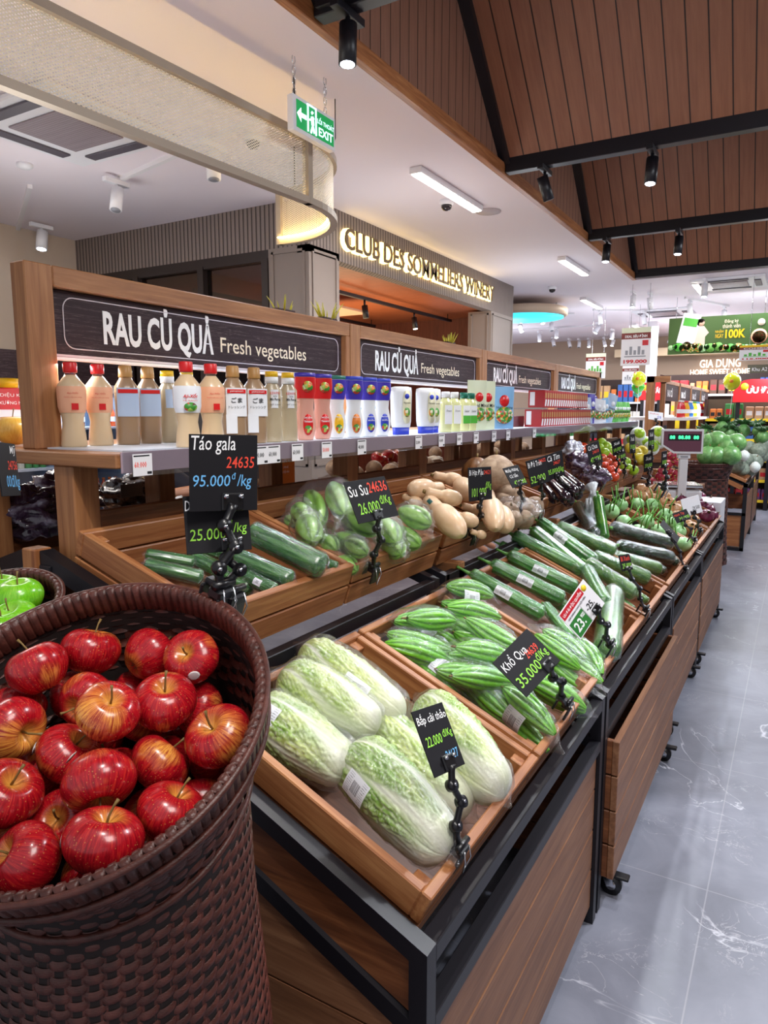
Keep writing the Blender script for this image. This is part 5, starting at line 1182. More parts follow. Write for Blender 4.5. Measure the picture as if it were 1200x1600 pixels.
def card(TLp, TRp, BLp, W, H, Xc, lines, label, clip=None, arm=None, board='board', lip=0, Yc=None):
    """lines: (text, cx, cy, w, h, ink) in card fractions from top-left"""
    b = solve_card(TLp, TRp, BLp, W, H)
    if b is None: print('CARD FAIL', label); return
    _, P0, u, v = b; c = P0 + u / 2 + v / 2; s_ = Xc / c.x if Yc is None else Yc / c.y; W *= s_; H *= s_; o = CAM + (P0) * s_
    u = u.normalized(); v = v.normalized(); n = v.cross(u)
    t = thing('price_card', label, 'price card', CAM + c * s_); t.matrix_world = Matrix(((u.x, -v.x, n.x, 0), (u.y, -v.y, n.y, 0), (u.z, -v.z, n.z, 0), (0, 0, 0, 1))); t.location = CAM + c * s_
    CARDWH[t.name] = (W, H)
    MB().box(-W / 2, W / 2, -H / 2, H / 2, -.0012, .0012, .0005).build('board', M[board], t)
    for k, (s, cx, cy, w_, h_, ink) in enumerate(lines): text(s, TR((cx - .5) * W, (.5 - cy) * H, .0018) @ RZ(.0), w_ * W, h_ * H, M[ink], t, 'lettering', bold=.0 if 'ổ' in s else .004, res=2, shear=.12)
    inv = (TR(*(CAM + c * s_)) @ Matrix(((u.x, -v.x, n.x, 0), (u.y, -v.y, n.y, 0), (u.z, -v.z, n.z, 0), (0, 0, 0, 1)))).inverted()
    if clip:
        # clip: (px,py) of the clamp, world X of the crate rim ; holder at the lower middle of the card
        cp_ = inv @ onX(clip[0], clip[1], clip[2]) if len(clip) == 3 else inv @ Vector(clip[3]); hx = (lip - .0) * W; hp = Vector((hx, -H * .42, .006)); k = 1.55 if W > .09 else 1.25
        hd = MB(); hd.box(hx - .016, hx + .016, -H * .5, -H * .26, -.006, .006, .002).build('holder', M['blackp'], t)
        m = MB()
        for d in (-.011, .011): m.tube([(hx + d, -H * .3, .004), (hx + d, -H * .3, .012)], .0035, 8)
        m.build('holder_screws', M['chrome'], t)
        pts = [hp] + [hp.lerp(cp_, f) + Vector(((.010 if i % 2 else -.010), 0, .008 * math.sin(f * PI))) for i, f in enumerate((.22, .45, .68))] + [cp_]
        for p, q_ in zip(pts[:-1], pts[1:]):
            m = MB(); m.tube([p, p.lerp(q_, .3), q_.lerp(p, .3), q_], [.0055 * k, .0040 * k, .0040 * k, .0055 * k], 10); m.build('arm_link', M['blackp'], t)
        m = MB()
        for p in pts[1:-1]: m.tube([p + Vector((0, 0, -.007)), p + Vector((0, 0, .007))], .0068 * k, 12)
        m.build('joint_knobs', M['blackp'], t); m = MB()
        for p in pts[1:-1]: m.tube([p + Vector((0, 0, .0072)), p + Vector((0, 0, .0095))], .003, 8)
        m.build('joint_screws', M['chrome'], t)
        W0 = inv @ (onX(clip[0], clip[1], clip[2])); Tm = inv @ TR(*onX(clip[0], clip[1], clip[2])) @ RY(TL if clip[2] > -.7 else TU)
        m = MB(); m.box(-.012, .012, -.018, .018, .0, .016, .003, Tm); m.box(.006, .012, -.018, .018, -.032, .004, .002, Tm); m.box(-.03, -.024, -.016, .016, -.02, .012, .002, Tm); m.box(-.03, .0, -.008, .008, .010, .02, .002, Tm); m.tube([(.0, -.02, .02), (.0, .02, .02)], .006, 10, Tm)
        m.build('clamp', M['blackp'], t); MB().tube([Tm @ Vector(p) for p in ((.01, -.01, .018), (.02, -.012, .0), (.022, 0, -.03), (.02, .012, 0), (.01, .01, .018))], .0014, 6).build('clamp_spring_wire', M['chrome'], t)
    return t
card((642, 1113), (690, 1097), (679, 1216), .085, .105, -.50, [('Bắp cải thảo', .5, .17, .92, .2, 'ink_w'), ('22.000', .34, .5, .50, .15, 'ink_g'), ('đ/Kg', .8, .47, .30, .15, 'ink_g'), ('24637', .72, .78, .4, .14, 'ink_b')], 'small black chalk card reading Bắp cải thảo, above the napa cabbages', (716, 1332, -.46), lip=.02)
card((769, 1036), (823, 982), (823, 1090), .105, .080, -.50, [('Khổ Qua', .36, .25, .62, .3, 'ink_w'), ('24639', .72, .40, .32, .17, 'ink_r'), ('35.000', .36, .70, .60, .24, 'ink_g'), ('đ/Kg', .82, .62, .28, .24, 'ink_g')], 'black chalk card reading Khổ Qua 35.000đ/Kg over the bitter melons', (885, 1105, -.46), lip=.25)
wc = card((872, 962), (911, 905), (907, 1000), .105, .075, -.50, [], 'white, red and green printed offer card Ưu đãi độc quyền over the luffas', (952, 1010, -.46), board='white', lip=.25)
if wc:
    W, H = CARDWH[wc.name]
    def pl(x0, x1, y0, y1, mt, nm): MB().box((x0 - .5) * W, (x1 - .5) * W, (.5 - y1) * H, (.5 - y0) * H, .0013, .0017).build(nm, M[mt], wc)
    pl(.02, .78, .03, .27, 'red', 'red_banner'); pl(.03, .5, .45, .97, 'green', 'green_field'); pl(.51, .515, .4, .97, 'ink_k', 'divider_line')
    for s, cx, cy, w_, h_, ink in [('ƯU ĐÃI ĐỘC QUYỀN', .40, .15, .68, .15, 'ink_w'), ('GIÁ DÀNH CHO HỘI VIÊN', .42, .35, .66, .09, 'ink_k'), ('23.', .24, .7, .3, .3, 'ink_w'), ('-25.', .70, .62, .26, .2, 'ink_k'), ('900', .42, .6, .12, .12, 'ink_w'), ('đ/kg', .75, .88, .3, .08, 'ink_k')]:
        text(s, TR((cx - .5) * W, (.5 - cy) * H, .0021), w_ * W, h_ * H, M[ink], wc, 'lettering', bold=.02)
    MB().lathe([(.0, 0), (.07 * W, 0), (.07 * W, .0006), (0, .0006)], 20, TR(.36 * W, .34 * H, .0013)).build('round_emblem', M['yellow'], wc)
card((536, 754), (600, 744), (560, 819), .145, .11, -.95, [('Su Su', .25, .25, .45, .26, 'ink_w'), ('24636', .72, .22, .46, .26, 'ink_r'), ('26.000', .37, .68, .5, .27, 'ink_g'), ('đ/Kg', .80, .58, .26, .27, 'ink_g')], 'black chalk card reading Su Su 26.000đ/Kg over the chayotes', (583, 893, -.985), lip=.0)
card((731, 731), (767, 729), (733, 784), .145, .115, -.94, [('Bí Hạt Đậu', .33, .17, .6, .22, 'ink_w'), ('24621', .8, .16, .3, .13, 'ink_r'), ('101.000', .42, .75, .62, .26, 'ink_g'), ('đ/Kg', .84, .58, .24, .27, 'ink_g')], 'black chalk card reading Bí Hạt Đậu 101.000đ/Kg over the butternuts', (738, 838, -.985), lip=.0)
card((785, 732), (809, 726), (801, 763), .145, .12, -.94, [('Mướp Hương', .45, .2, .8, .22, 'ink_w'), ('Củ Sắn', .4, .45, .5, .2, 'ink_w'), ('45.000đ', .6, .8, .75, .22, 'ink_g')], 'black chalk card with white words and 45.000đ, over the jicamas', (812, 815, -.985))
card((821, 721), (851, 712), (830, 762), .145, .12, -.94, [('Bí Đỏ Tròn', .4, .18, .7, .22, 'ink_w'), ('24622', .8, .14, .35, .13, 'ink_r'), ('52.000', .42, .75, .75, .26, 'ink_g')], 'black chalk card reading 52.000 in green, left one of the overlapping pair', (843, 800, -.985))
card((851, 712), (878, 703), (856, 752), .145, .12, -.93, [('Cà Tím', .45, .18, .7, .22, 'ink_w'), ('24627', .6, .4, .4, .13, 'ink_r'), ('35.000đ/kg', .5, .72, .9, .26, 'ink_g')], 'black chalk card reading .000đ/kg in green, right one of the overlapping pair', (893, 775, -.985))
card((915, 696), (935, 688), (922, 728), .145, .12, -.94, [('Cà Chua', .45, .2, .7, .22, 'ink_w'), ('24610', .6, .45, .5, .16, 'ink_r'), ('47.000đ', .5, .78, .8, .24, 'ink_g')], 'black chalk card reading 47.000 in front of the purple bags', (938, 760, -.985))
for a, b_, c, cl, lab in [((955, 690), (970, 684), (958, 713), (962, 745, -.985), 'dark chalk card with green price beside the limes'), ((966, 700), (975, 696), (970, 722), (975, 740, -.985), 'small dark chalk card between the lime bags'), ((983, 679), (992, 678), (984, 709), (990, 740, -.985), 'narrow dark chalk card in front of the foam-wrapped fruit'),
                          ((1013, 672), (1022, 670), (1013, 704), (1016, 735, -.985), 'narrow dark chalk card left of the scale display'), ((1006, 711), (1020, 708), (1006, 738), (1012, 755, -.985), 'small dark chalk card with white writing, at the red fruit'), ((1034, 706), (1042, 704), (1033, 732), (1036, 765, -.46), 'narrow dark chalk card clipped beside the weighing scale')]:
    card(a, b_, c, .1, .13, cl[2] + .03, [('Xoài', .5, .25, .6, .2, 'ink_w'), ('59.000', .5, .65, .8, .22, 'ink_g')], lab, cl)
card((966, 868), (983, 865), (972, 893), .12, .11, -.49, [('Bí Xanh', .5, .25, .8, .3, 'ink_r'), ('25.000', .5, .7, .8, .3, 'ink_g')], 'dark chalk card with red and green writing over the gourds', (1008, 955, -.46))
card((1036, 812), (1062, 840), (1031, 820), .12, .10, -.47, [], 'thin dark chalk card tilted over the kohlrabi', (1070, 890, -.46))
card((1063, 781), (1091, 773), (1070, 808), .13, .11, -.46, [('ƯU ĐÃI ĐỘC QUYỀN', .5, .15, .8, .14, 'red'), ('29.500', .7, .65, .4, .2, 'ink_k')], 'white printed offer card over the red onions', (1093, 830, -.46), board='white')
card((1050, 803), (1072, 795), (1058, 818), .12, .08, -.47, [('Hành Tây', .4, .3, .7, .3, 'ink_r'), ('30.000', .6, .7, .7, .3, 'ink_g')], 'dark chalk card with red and green writing under the white onion card', (1084, 845, -.46))
# the two cards clipped to the big basket
BKX = onP(345, 930, BC, BN).x
card((295, 678), (402, 680), (296, 800), .125, .14, -.72, [('Táo gala', .35, .14, .64, .24, 'ink_w'), ('24635', .74, .36, .42, .15, 'ink_r'), ('95.000', .32, .60, .54, .15, 'ink_b'), ('đ', .645, .54, .06, .09, 'ink_b'), ('/kg', .80, .62, .22, .20, 'ink_b')], 'larger black chalk card reading Táo gala 95.000đ/kg above the big basket', (345, 932, BKX), lip=.12)
card((285, 776), (386, 770), (292, 867), .115, .105, -.74, [('Dưa leo', .22, .17, .4, .18, 'ink_w'), ('25.000', .34, .68, .56, .2, 'ink_g'), ('đ', .70, .52, .07, .13, 'ink_g'), ('/kg', .84, .62, .22, .22, 'ink_g')], 'black chalk card reading 25.000đ/kg, lower one behind the basket clip', (362, 940, BKX), lip=.2)
# ================================================================ goods on the middle shelf
DZ = SZ + .004
M['dress'] = plain('sesame_dressing', '#dcc09a', .3, coat=.4, var=.06); M['dress2'] = plain('pink_dressing', '#d9a08c', .3, coat=.4); M['dress3'] = plain('brown_dressing', '#a08264', .3, coat=.4, var=.1)
M['dress4'] = plain('grey_dressing', '#b5a588', .3, coat=.4, var=.1); M['redcap'] = plain('red_cap', '#d61a1e', .35); M['goldcap'] = plain('gold_cap', '#b98a4e', .4); M['yelcap'] = plain('yellow_cap', '#f2c21c', .35)
M['lab_o'] = plain('orange_label', '#eeb08c', .45); M['lab_w'] = plain('white_label', '#eceef4', .45); M['lab_b'] = plain('pale_blue_label', '#b4c8e4', .45); M['purple'] = plain('violet_print', '#3f2fae', .4); M['pinkp'] = plain('salmon_tube', '#dfa392', .3, coat=.4)
M['oil'] = plain('pale_oil', '#d9dba0', .15, coat=.6); M['teal'] = plain('teal_cap', '#136f5c', .4); M['capw'] = plain('white_cap', '#eef0f4', .35); M['orange'] = plain('orange_print', '#e8842a', .45); M['skyb'] = plain('sky_blue_pouch', '#86b8e2', .3, coat=.4); M['greenl'] = plain('leaf_green_print', '#4fae3c', .45)
def lab_band(m, prof, n=28, a0=-1.5, a1=1.5, T=None):
    def f(u, v):
        i = min(len(prof) - 2, int(v * (len(prof) - 1))); k = v * (len(prof) - 1) - i; r = prof[i][0] * (1 - k) + prof[i + 1][0] * k; z = prof[i][1] * (1 - k) + prof[i + 1][1] * k
        a = a0 + (a1 - a0) * u; return (r * math.cos(a), r * math.sin(a), z)
    return m.grid(f, n, (len(prof) - 1) * 2)
def face_text(s, r, z, w_, h, mt, t, y=0, nm='lettering', **kw): return text(s, basis((r + .0006, y, z), (0, 1, 0), (0, 0, 1)), w_, h, mt, t, nm, res=2, **kw)
def bottle_A(front):
    t = thing('dressing_bottle', 'b', 'bottle')
    MB().lathe([(.029, 0), (.031, .004), (.029, .03), (.0245, .062), (.027, .078), (.033, .10), (.034, .14), (.031, .155), (.018, .172), (.0135, .178)], 28).build('body', M['dress'], t)
    MB().lathe([(.0135, .178), (.0135, .188)], 20).build('neck', M['clear'], t)
    MB().lathe([(.016, .184), (.0165, .187), (.0165, .207), (.015, .209), (0, .209)], 28).build('cap', M['redcap'], t)
    L = MB(); lab_band(L, [(.0302, .085), (.0338, .10), (.0348, .14), (.0335, .150)], a0=-1.45, a1=1.45); L.build('label', M['lab_w'] if front else M['lab_o'], t)
    if front:
        face_text('Aji-Xốt', .035, .125, .036, .013, M['redcap'], t, shear=.3, bold=.02); face_text('MÈ RANG', .035, .115, .034, .004, M['redcap'], t)
        MB().lathe([(0, 0), (.016, 0), (.016, .001), (0, .001)], 20, TR(.0345, 0, .099) @ RY(PI / 2) @ SC(.7, 1, 1)).build('salad_picture', M['vegp'], t)
    else:
        face_text('Aji-Xốt', .035, .133, .026, .006, M['redcap'], t); face_text('Nước xốt mè rang', .035, .123, .04, .004, M['redcap'], t)
        MB().box(.0345, .0352, -.004, .012, .092, .108).build('printed_square', M['redcap'], t)
    return t
def bottle_B(front):
    t = thing('dressing_bottle', 'b', 'bottle')
    MB().lathe([(.028, 0), (.030, .004), (.030, .05), (.030, .14), (.028, .155), (.017, .172), (.014, .18)], 28, sq=3).build('body', M['dress3'], t)
    MB().lathe([(.0175, .178), (.018, .181), (.0165, .207), (.014, .209), (0, .209)], 24).build('cap', M['goldcap'], t)
    L = MB(); L.grid(lambda u, v: (.0325 - .0035 * abs(2 * u - 1) ** 3, (u - .5) * .056, .075 + v * .075), 10, 6); L.build('label', M['lab_w'] if front else M['lab_b'], t)
    MB().box(.0330, .0335, -.025, .025, .136, .146).build('red_strip', M['redcap'], t)
    if front:
        face_text('ごま', .0335, .118, .03, .014, M['ink_k'], t, bold=.02); face_text('ドレッシング', .0335, .100, .045, .008, M['ink_k'], t); face_text('yamamori', .0336, .141, .036, .006, M['ink_w'], t)
        MB().box(.033, .0342, -.03, .0, .03, .08).build('paper_sticker', M['label'], t)
    return t
def bottle_C(front):
    t = thing('dressing_bottle', 'b', 'bottle')
    MB().lathe([(.024, 0), (.026, .004), (.025, .05), (.0235, .09), (.0255, .1), (.0255, .15), (.016, .165), (.015, .175)], 28, sq=2.6).build('body', M['dress4'], t)
    MB().lathe([(.019, .168), (.019, .186)], 24).build('white_collar', M['capw'], t); MB().lathe([(.0185, .186), (.018, .202), (0, .203)], 24).build('cap', M['yelcap'], t)
    L = MB(); lab_band(L, [(.0265, .098), (.0268, .15)], a0=-1.3, a1=1.3); L.build('label', M['lab_w'] if front else M['lab_b'], t)
    if front: face_text('KEWPIE', .0272, .14, .03, .007, M['redcap'], t); face_text('Mè Rang', .0272, .122, .03, .009, M['ink_k'], t, bold=.02); face_text('Xốt', .0272, .132, .012, .006, M['ink_k'], t); face_text('NET 210ml', .0272, .108, .03, .004, M['ink_k'], t)
    return t
def squeeze(body, band, top, h=.205, lab2=None, wtext=('Mayonnaise',), pic='orange'):
    t = thing('squeeze_bottle', 's', 'bottle'); E = SC(.62, 1, 1)
    MB().lathe([(.022, 0), (.026, .004), (.034, .04), (.031, .07), (.0255, .10), (.0275, .128), (.034, .165), (.033, h - .012)], 28, E).build('body', M[body], t)
    MB().lathe([(.0335, h - .012), (.034, h - .008), (.033, h), (0, h)], 28, E).build('cap', M[top], t)
    L = MB(); lab_band(L, [(.0290, .128), (.0318, .145), (.0348, .165), (.0340, h - .013)], a0=-1.57, a1=1.57, T=None)
    for i, p in enumerate(L.v): L.v[i] = Vector((p.x * .62 + .0006, p.y, p.z))
    L.build('upper_print', M[band], t)
    MB().lathe([(0, 0), (.017, 0), (.017, .0012), (0, .0012)], 24, TR(.0218, 0, .163) @ RY(PI / 2)).build('round_picture', M['vegp'], t)
    P = MB(); P.lathe([(0, 0), (.017, 0), (.017, .0012), (0, .0012)], 24, TR(.0208, 0, .048) @ RY(PI / 2) @ SC(1.9, .95, 1)); P.build('oval_label', M[lab2 or 'redcap'], t); MB().lathe([(0, 0), (.012, 0), (.012, .0012), (0, .0012)], 20, TR(.0216, 0, .034) @ RY(PI / 2)).build('dish_picture', M['vegp'], t)
    for k, s in enumerate(wtext): text(s, basis((.0228, 0, .07 - .012 * k), (0, 1, 0), (0, 0, 1)), .028, .006, M['ink_w'], t, bold=.02, res=2)
    return t
def rect_bottle(part=False):
    t = thing('squeeze_bottle', 's', 'bottle'); w_ = .045
    MB().lathe([(.040, .028), (.044, .05), (.047, .16), (.045, .178), (.03, .182), (0, .182)], 28, SC(.5, .9, 1), sq=3.5).build('body', M['capw'], t)
    MB().lathe([(.036, 0), (.037, .004), (.037, .028), (0, .028)], 28, SC(.5, .9, 1), sq=3.5).build('cap', M['blue'], t)
    m = MB(); m.lathe([(0, 0), (.024, 0), (.024, .001), (0, .001)], 24, TR(.0245, .012, .105) @ RY(PI / 2) @ SC(2.6, .75, 1), sq=3); m.build('label', plain('cream_label', '#e3e0c0', .4) if 'cream_label' not in bpy.data.materials else bpy.data.materials['cream_label'], t)
    MB().lathe([(0, 0), (.010, 0), (.010, .001), (0, .001)], 16, TR(.0256, .012, .145) @ RY(PI / 2)).build('round_emblem', M['blue'], t); MB().lathe([(0, 0), (.013, 0), (.013, .001), (0, .001)], 16, TR(.0256, .012, .085) @ RY(PI / 2) @ SC(1.4, 1, 1)).build('olive_picture', M['vegp'], t)
    text('Mayonnaise', basis((.0265, .012, .12), (0, 1, 0), (0, 0, 1)), .03, .009, M['ink_k'], t, shear=.3); return t
def small_bottle(cap, body='oil', lab='lab_w', low=None):
    t = thing('seasoning_bottle', 's', 'bottle')
    MB().lathe([(.023, 0), (.025, .004), (.025, .12), (.022, .135), (.016, .142), (.015, .148)], 24, sq=3).build('body', M[body], t); MB().lathe([(.018, .146), (.018, .17), (.016, .172), (0, .172)], 20).build('cap', M[cap], t)
    L = MB(); L.box(.0256, .0262, -.019, .019, .035, .115); L.build('label', M[lab], t)
    if low: MB().box(.0262, .0268, -.019, .019, .035, .07).build('label_lower', M[low], t)
    text('Salad' if low else 'Soya', basis((.0272, 0, .09), (0, 1, 0), (0, 0, 1)), .026, .010, M['ink_k'], t, shear=.3); return t
def pouch(c, w_=.10, h=.19, pic='greenl', words='Rau củ'):
    t = thing('food_pouch', 'p', 'pouch')
    def f(u, v): return ((.020 * math.sin(PI * u) ** .6 * math.sin(PI * min(1, v * .9 + .03)) + .0006) * (1 if True else 1), (u - .5) * w_ * (1 + .02 * math.sin(v * 9)), v * h)
    m = MB(); m.grid(f, 14, 14); m.grid(lambda u, v: (-f(u, v)[0], f(u, v)[1], f(u, v)[2]), 14, 14); m.build('pouch', M[c], t)
    MB().lathe([(0, 0), (w_ * .36, 0), (w_ * .36, .001), (0, .001)], 24, TR(.0205, 0, h * .32) @ RY(PI / 2) @ SC(.8, 1, 1)).build('picture', M['vegp'], t); MB().lathe([(0, 0), (w_ * .2, 0), (w_ * .2, .001), (0, .001)], 24, TR(.0195, 0, h * .66) @ RY(PI / 2)).build('emblem', M['redcap' if pic == 'greenl' else 'lab_w'], t)
    text(words, basis((.0215, 0, h * .5), (0, 1, 0), (0, 0, 1)), w_ * .7, .016, M['ink_k'], t, bold=.01); return t
def at_shelf(o, y, x=-1.31, rz=0, label=None, group=None, s=1):
    o.matrix_world = TR(x, y, DZ) @ RZ(rz) @ SC(s)
    if label: o['label'] = label
    if group: o['group'] = group
    return o
def vegp():
    q = N('printed_vegetables'); v = q.n('TexVoronoi'); v.inputs['Scale'].default_value = 95; q.l(q.tc(), v.inputs['Vector']); sp = q.n('SeparateColor'); q.l(v.outputs['Color'], sp.inputs[0])
    q.col(q.ramp(sp.outputs[0], [(0, '#3f8f34'), (.3, '#a9cc5a'), (.45, '#e8e0c4'), (.6, '#e89a3a'), (.75, '#c8402c'), (.9, '#5a3a24')], 'CONSTANT')); q.set(Roughness=.4); return q.m
M['vegp'] = vegp()
rz0 = -.55   # goods are turned a little towards the shop entrance
A1, A2, B1, B2, C1, C2 = bottle_A(True), bottle_A(False), bottle_B(True), bottle_B(False), bottle_C(True), bottle_C(False)
at_shelf(A1, 1.275, -1.31, rz0, 'red-capped dressing bottle with white salad label, frontmost on the shelf behind the tall chalk card', 'dressing bottles')
at_shelf(A2, 1.365, -1.315, rz0, 'red-capped bottle with orange label right beside the white-labelled front one', 'dressing bottles')
o = dup(A2); at_shelf(o, 1.145, -1.575, rz0, 'leftmost red-capped bottle standing next to the wooden post', 'dressing bottles')
o = dup(A2); at_shelf(o, 1.225, -1.575, rz0, 'second red-capped bottle from the wooden post', 'dressing bottles')
at_shelf(B1, 1.452, -1.32, rz0, 'gold-capped bottle with Japanese label, behind the tall chalk card top right', 'dressing bottles'); at_shelf(dup(B1), 1.538, -1.32, rz0, 'gold-capped bottle with Japanese label, right one of the front pair', 'dressing bottles')
at_shelf(B2, 1.30, -1.56, rz0, 'gold-capped bottle with pale blue back label, left one of the rear pair', 'dressing bottles'); at_shelf(dup(B2), 1.375, -1.56, rz0, 'gold-capped bottle with pale blue back label, right one of the rear pair', 'dressing bottles')
at_shelf(C1, 1.615, -1.32, rz0, 'yellow and white capped bottle with white label, left of the two front ones', 'dressing bottles'); at_shelf(dup(C1), 1.69, -1.32, rz0, 'yellow and white capped bottle next to the first pink squeeze bottle', 'dressing bottles')
at_shelf(C2, 1.445, -1.56, rz0, 'yellow-capped bottle with pale blue label, left one of the rear pair', 'dressing bottles'); at_shelf(dup(C2), 1.52, -1.56, rz0, 'yellow-capped bottle with pale blue label, just left of the front red cap', 'dressing bottles')
pk = squeeze('pinkp', 'redcap', 'purple', lab2='redcap', wtext=('Xốt', 'Thousand'), pic='orange'); at_shelf(pk, 1.775, -1.32, rz0, 'pink squeeze bottle with red and purple top, left one', 'squeeze bottles')
o = dup(pk); at_shelf(o, 1.865, -1.32, rz0, 'pink squeeze bottle with red and purple top, right one', 'squeeze bottles')
wg = squeeze('capw', 'purple', 'teal', lab2='yelcap', wtext=('Mayo',), pic='capw'); at_shelf(wg, 1.96, -1.33, rz0, 'white squeeze bottle with teal cap and yellow flash beside the pink ones', 'squeeze bottles')
wo = squeeze('capw', 'purple', 'blue', lab2='orange', wtext=('Xốt mè',), pic='orange'); at_shelf(wo, 2.035, -1.31, rz0, 'white squeeze bottle with orange oval label and purple top', 'squeeze bottles')
wb = squeeze('capw', 'purple', 'blue', lab2='blue', wtext=('Mayonnaise', 'Xốt'), pic='goldcap'); at_shelf(wb, 2.13, -1.31, rz0, 'white squeeze bottle with violet top and blue oval label, left one', 'squeeze bottles'); at_shelf(dup(wb), 2.225, -1.31, rz0, 'white squeeze bottle with violet top and blue oval label, right one', 'squeeze bottles')
rb = rect_bottle(); at_shelf(rb, 2.385, -1.32, rz0, 'flat white bottle with blue base standing alone under the second sign', 'flat white bottles'); at_shelf(dup(rb), 2.575, -1.31, rz0, 'flat white bottle with blue base, left one of the touching pair', 'flat white bottles'); at_shelf(dup(rb), 2.66, -1.33, rz0, 'flat white bottle with blue base, right one of the touching pair', 'flat white bottles')
sb = small_bottle('capw'); sg = small_bottle('teal', 'oil', 'lab_w', 'greenl')
at_shelf(sb, 2.76, -1.31, rz0, 'small pale oil bottle with white cap, left one', 'small seasoning bottles'); at_shelf(dup(sb), 2.85, -1.31, rz0, 'small pale oil bottle with white cap, right one', 'small seasoning bottles')
at_shelf(sg, 2.95, -1.31, rz0, 'small bottle with green cap and green label, left one', 'small seasoning bottles'); at_shelf(dup(sg), 3.03, -1.31, rz0, 'small bottle with green cap and green label, right one', 'small seasoning bottles')
M['pale_p'] = plain('pale_green_pouch', '#dfe6c8', .3, coat=.4)
pw = pouch('pale_p', .11, .235, 'greenl', 'Salad Mix'); at_shelf(pw, 3.15, -1.33, rz0, 'pale green pouch with vegetable picture, left one', 'standing pouches'); at_shelf(dup(pw), 3.26, -1.33, rz0, 'pale green pouch with vegetable picture, right one', 'standing pouches')
pb = pouch('skyb', .15, .215, 'greenl', 'Nước tương'); at_shelf(pb, 3.48, -1.33, rz0, 'sky blue pouch with corner spout under the third sign', 'standing pouches')
MB().lathe([(.012, 0), (.012, .03), (.014, .03), (.014, .045), (0, .045)], 14, TR(0, -.06, .195) @ RX(.5)).build('spout', M['skyb'], pb)
at_shelf(pouch('skyb', .13, .19, 'lab_w', 'Muối'), 2.47, -1.55, rz0, 'blue pouch half hidden behind the flat white bottles')
jr = ball('dark_jar', M['dbag'], .06, 'dark round jar at back of the shelf under the third sign', 'jar', (-1.55, 3.98, DZ + .12), seed=2, stem=False)
t = thing('cardboard_box', 'mauve cardboard box under the dark jar, left of the red boxes', 'box', (-1.5, 3.95, DZ)); MB().box(-.08, .08, -.16, .14, 0, .062, .003).build('carton', plain('mauve_carton', '#7c4a52', .6), t)
# red boxes in two tiers
rbx = thing('seasoning_box', 'r', 'box'); MB().box(-.05, .05, -.022, .022, 0, .1, .001).build('carton', plain('deep_red_carton', '#a80f1a', .45), rbx)
MB().box(.0502, .0506, -.014, .014, .055, .085).build('picture', M['goldcap'], rbx); m = MB(); m.prism([(-.019, .008), (.006, .008), (.019, .045), (-.006, .048)], .0502, .0506, plane='yz'); m.build('white_flash', M['capw'], rbx)
MB().box(-.04, -.01, -.0226, -.0222, .012, .09).build('side_print', M['capw'], rbx)
first_ = True
for tier in (0, 1):
    ys = [4.0 + .0465 * k for k in range(24 if tier == 0 else 21)]
    for k, y in enumerate(ys):
        o = rbx if first_ else dup(rbx); first_ = False
        o.matrix_world = TR(-1.33 if tier == 0 else -1.345, y + (.1 if tier else 0), DZ + tier * .112) @ RZ(-.0); o['label'] = 'red seasoning box, %s %s of the %s row' % (['number ' + str(k + 1), 'number ' + str(k + 1)][tier], 'from the left end', 'lower' if tier == 0 else 'upper'); o['group'] = 'stacked red seasoning boxes'
t = thing('tier_shelf', 'thin clear riser between the two rows of red boxes', 'shelf', (-1.34, 4.5, DZ)); MB().box(-.1, .07, -.55, .7, .1015, .109, .001).build('plate', M['clear'], t)
rs = random.Random(8)
for k in range(9):
    y = 5.16 + k * .085; h = rs.uniform(.17, .24); o = pouch(['lab_w', 'skyb', 'purple'][k % 3] if k % 4 else 'lab_b', .1, h, 'orange' if k % 2 else 'lab_w', 'Snack')
    o.matrix_world = TR(-1.33 + rs.uniform(-.03, .01), y, DZ) @ RZ(rs.uniform(-.7, .1)) @ RX(rs.uniform(-.3, .3)); o['label'] = 'silvery snack bag leaning among others right of the red boxes'; o['group'] = 'silvery snack bags'
for k in range(12):
    y = 5.93 + k * .06
    if k == 0: gpo = o = pouch('greenl', .075, .17, 'orange', 'Mứt')
    else: o = dup(gpo)
    o.matrix_world = TR(-1.33, y, DZ) @ RZ(rs.uniform(-.5, .1)); o['label'] = 'green packet with orange print in the row at far end of the shelf'; o['group'] = 'green packets'
# white card standing on shelf end
card((1013, 642), (1036, 645), (1013, 655), .12, .06, -1.3, [('Khuyến mãi', .4, .25, .6, .25, 'red'), ('59.', .75, .65, .3, .4, 'blue')], 'white and purple price card sticking up above the far shelf end', (1027, 668, -1.3), board='white')
# ================================================================ other side of the stand, seen through the gaps
LBX = -2.28
for i, (y, W, what) in enumerate([(.62, .40, 'bags of red leaves'), (1.04, .56, 'black bags of vegetables'), (1.62, .56, 'avocado-green produce'), (2.2, .56, 'orange sign and long vegetables'), (2.78, .56, 'red apples'), (3.36, .56, 'white net fruit'), (3.94, .56, 'dark fruit'), (4.52, .56, 'mixed produce'), (5.1, .6, 'mixed produce at far end')]):
    t = crate((0, 0, 0), W, 0, 'wooden crate on the far side of the stand, holding %s' % what, L=.43, group='far side crates')
    t.matrix_world = TR(LBX, y + W, UZ - .055) @ RZ(PI) @ RY(TU)
def backp(px, py, x=-2.05): return onX(px, py, x)
t = lump_bag('produce_bag', 'big shiny dark bag of purple leaves at the left edge, behind the wooden crate', 'bag', backp(48, 800, -1.86), .11, .12, .075, M['pbag'], 41, .35, 2.2, knot=False)
lump_bag('produce_bag', 'shiny clear-topped dark bag leaning at left, under the shelf end', 'bag', backp(100, 772, -1.95), .11, .11, .07, M['pbag'], 42, .35, 2.2, knot=False)
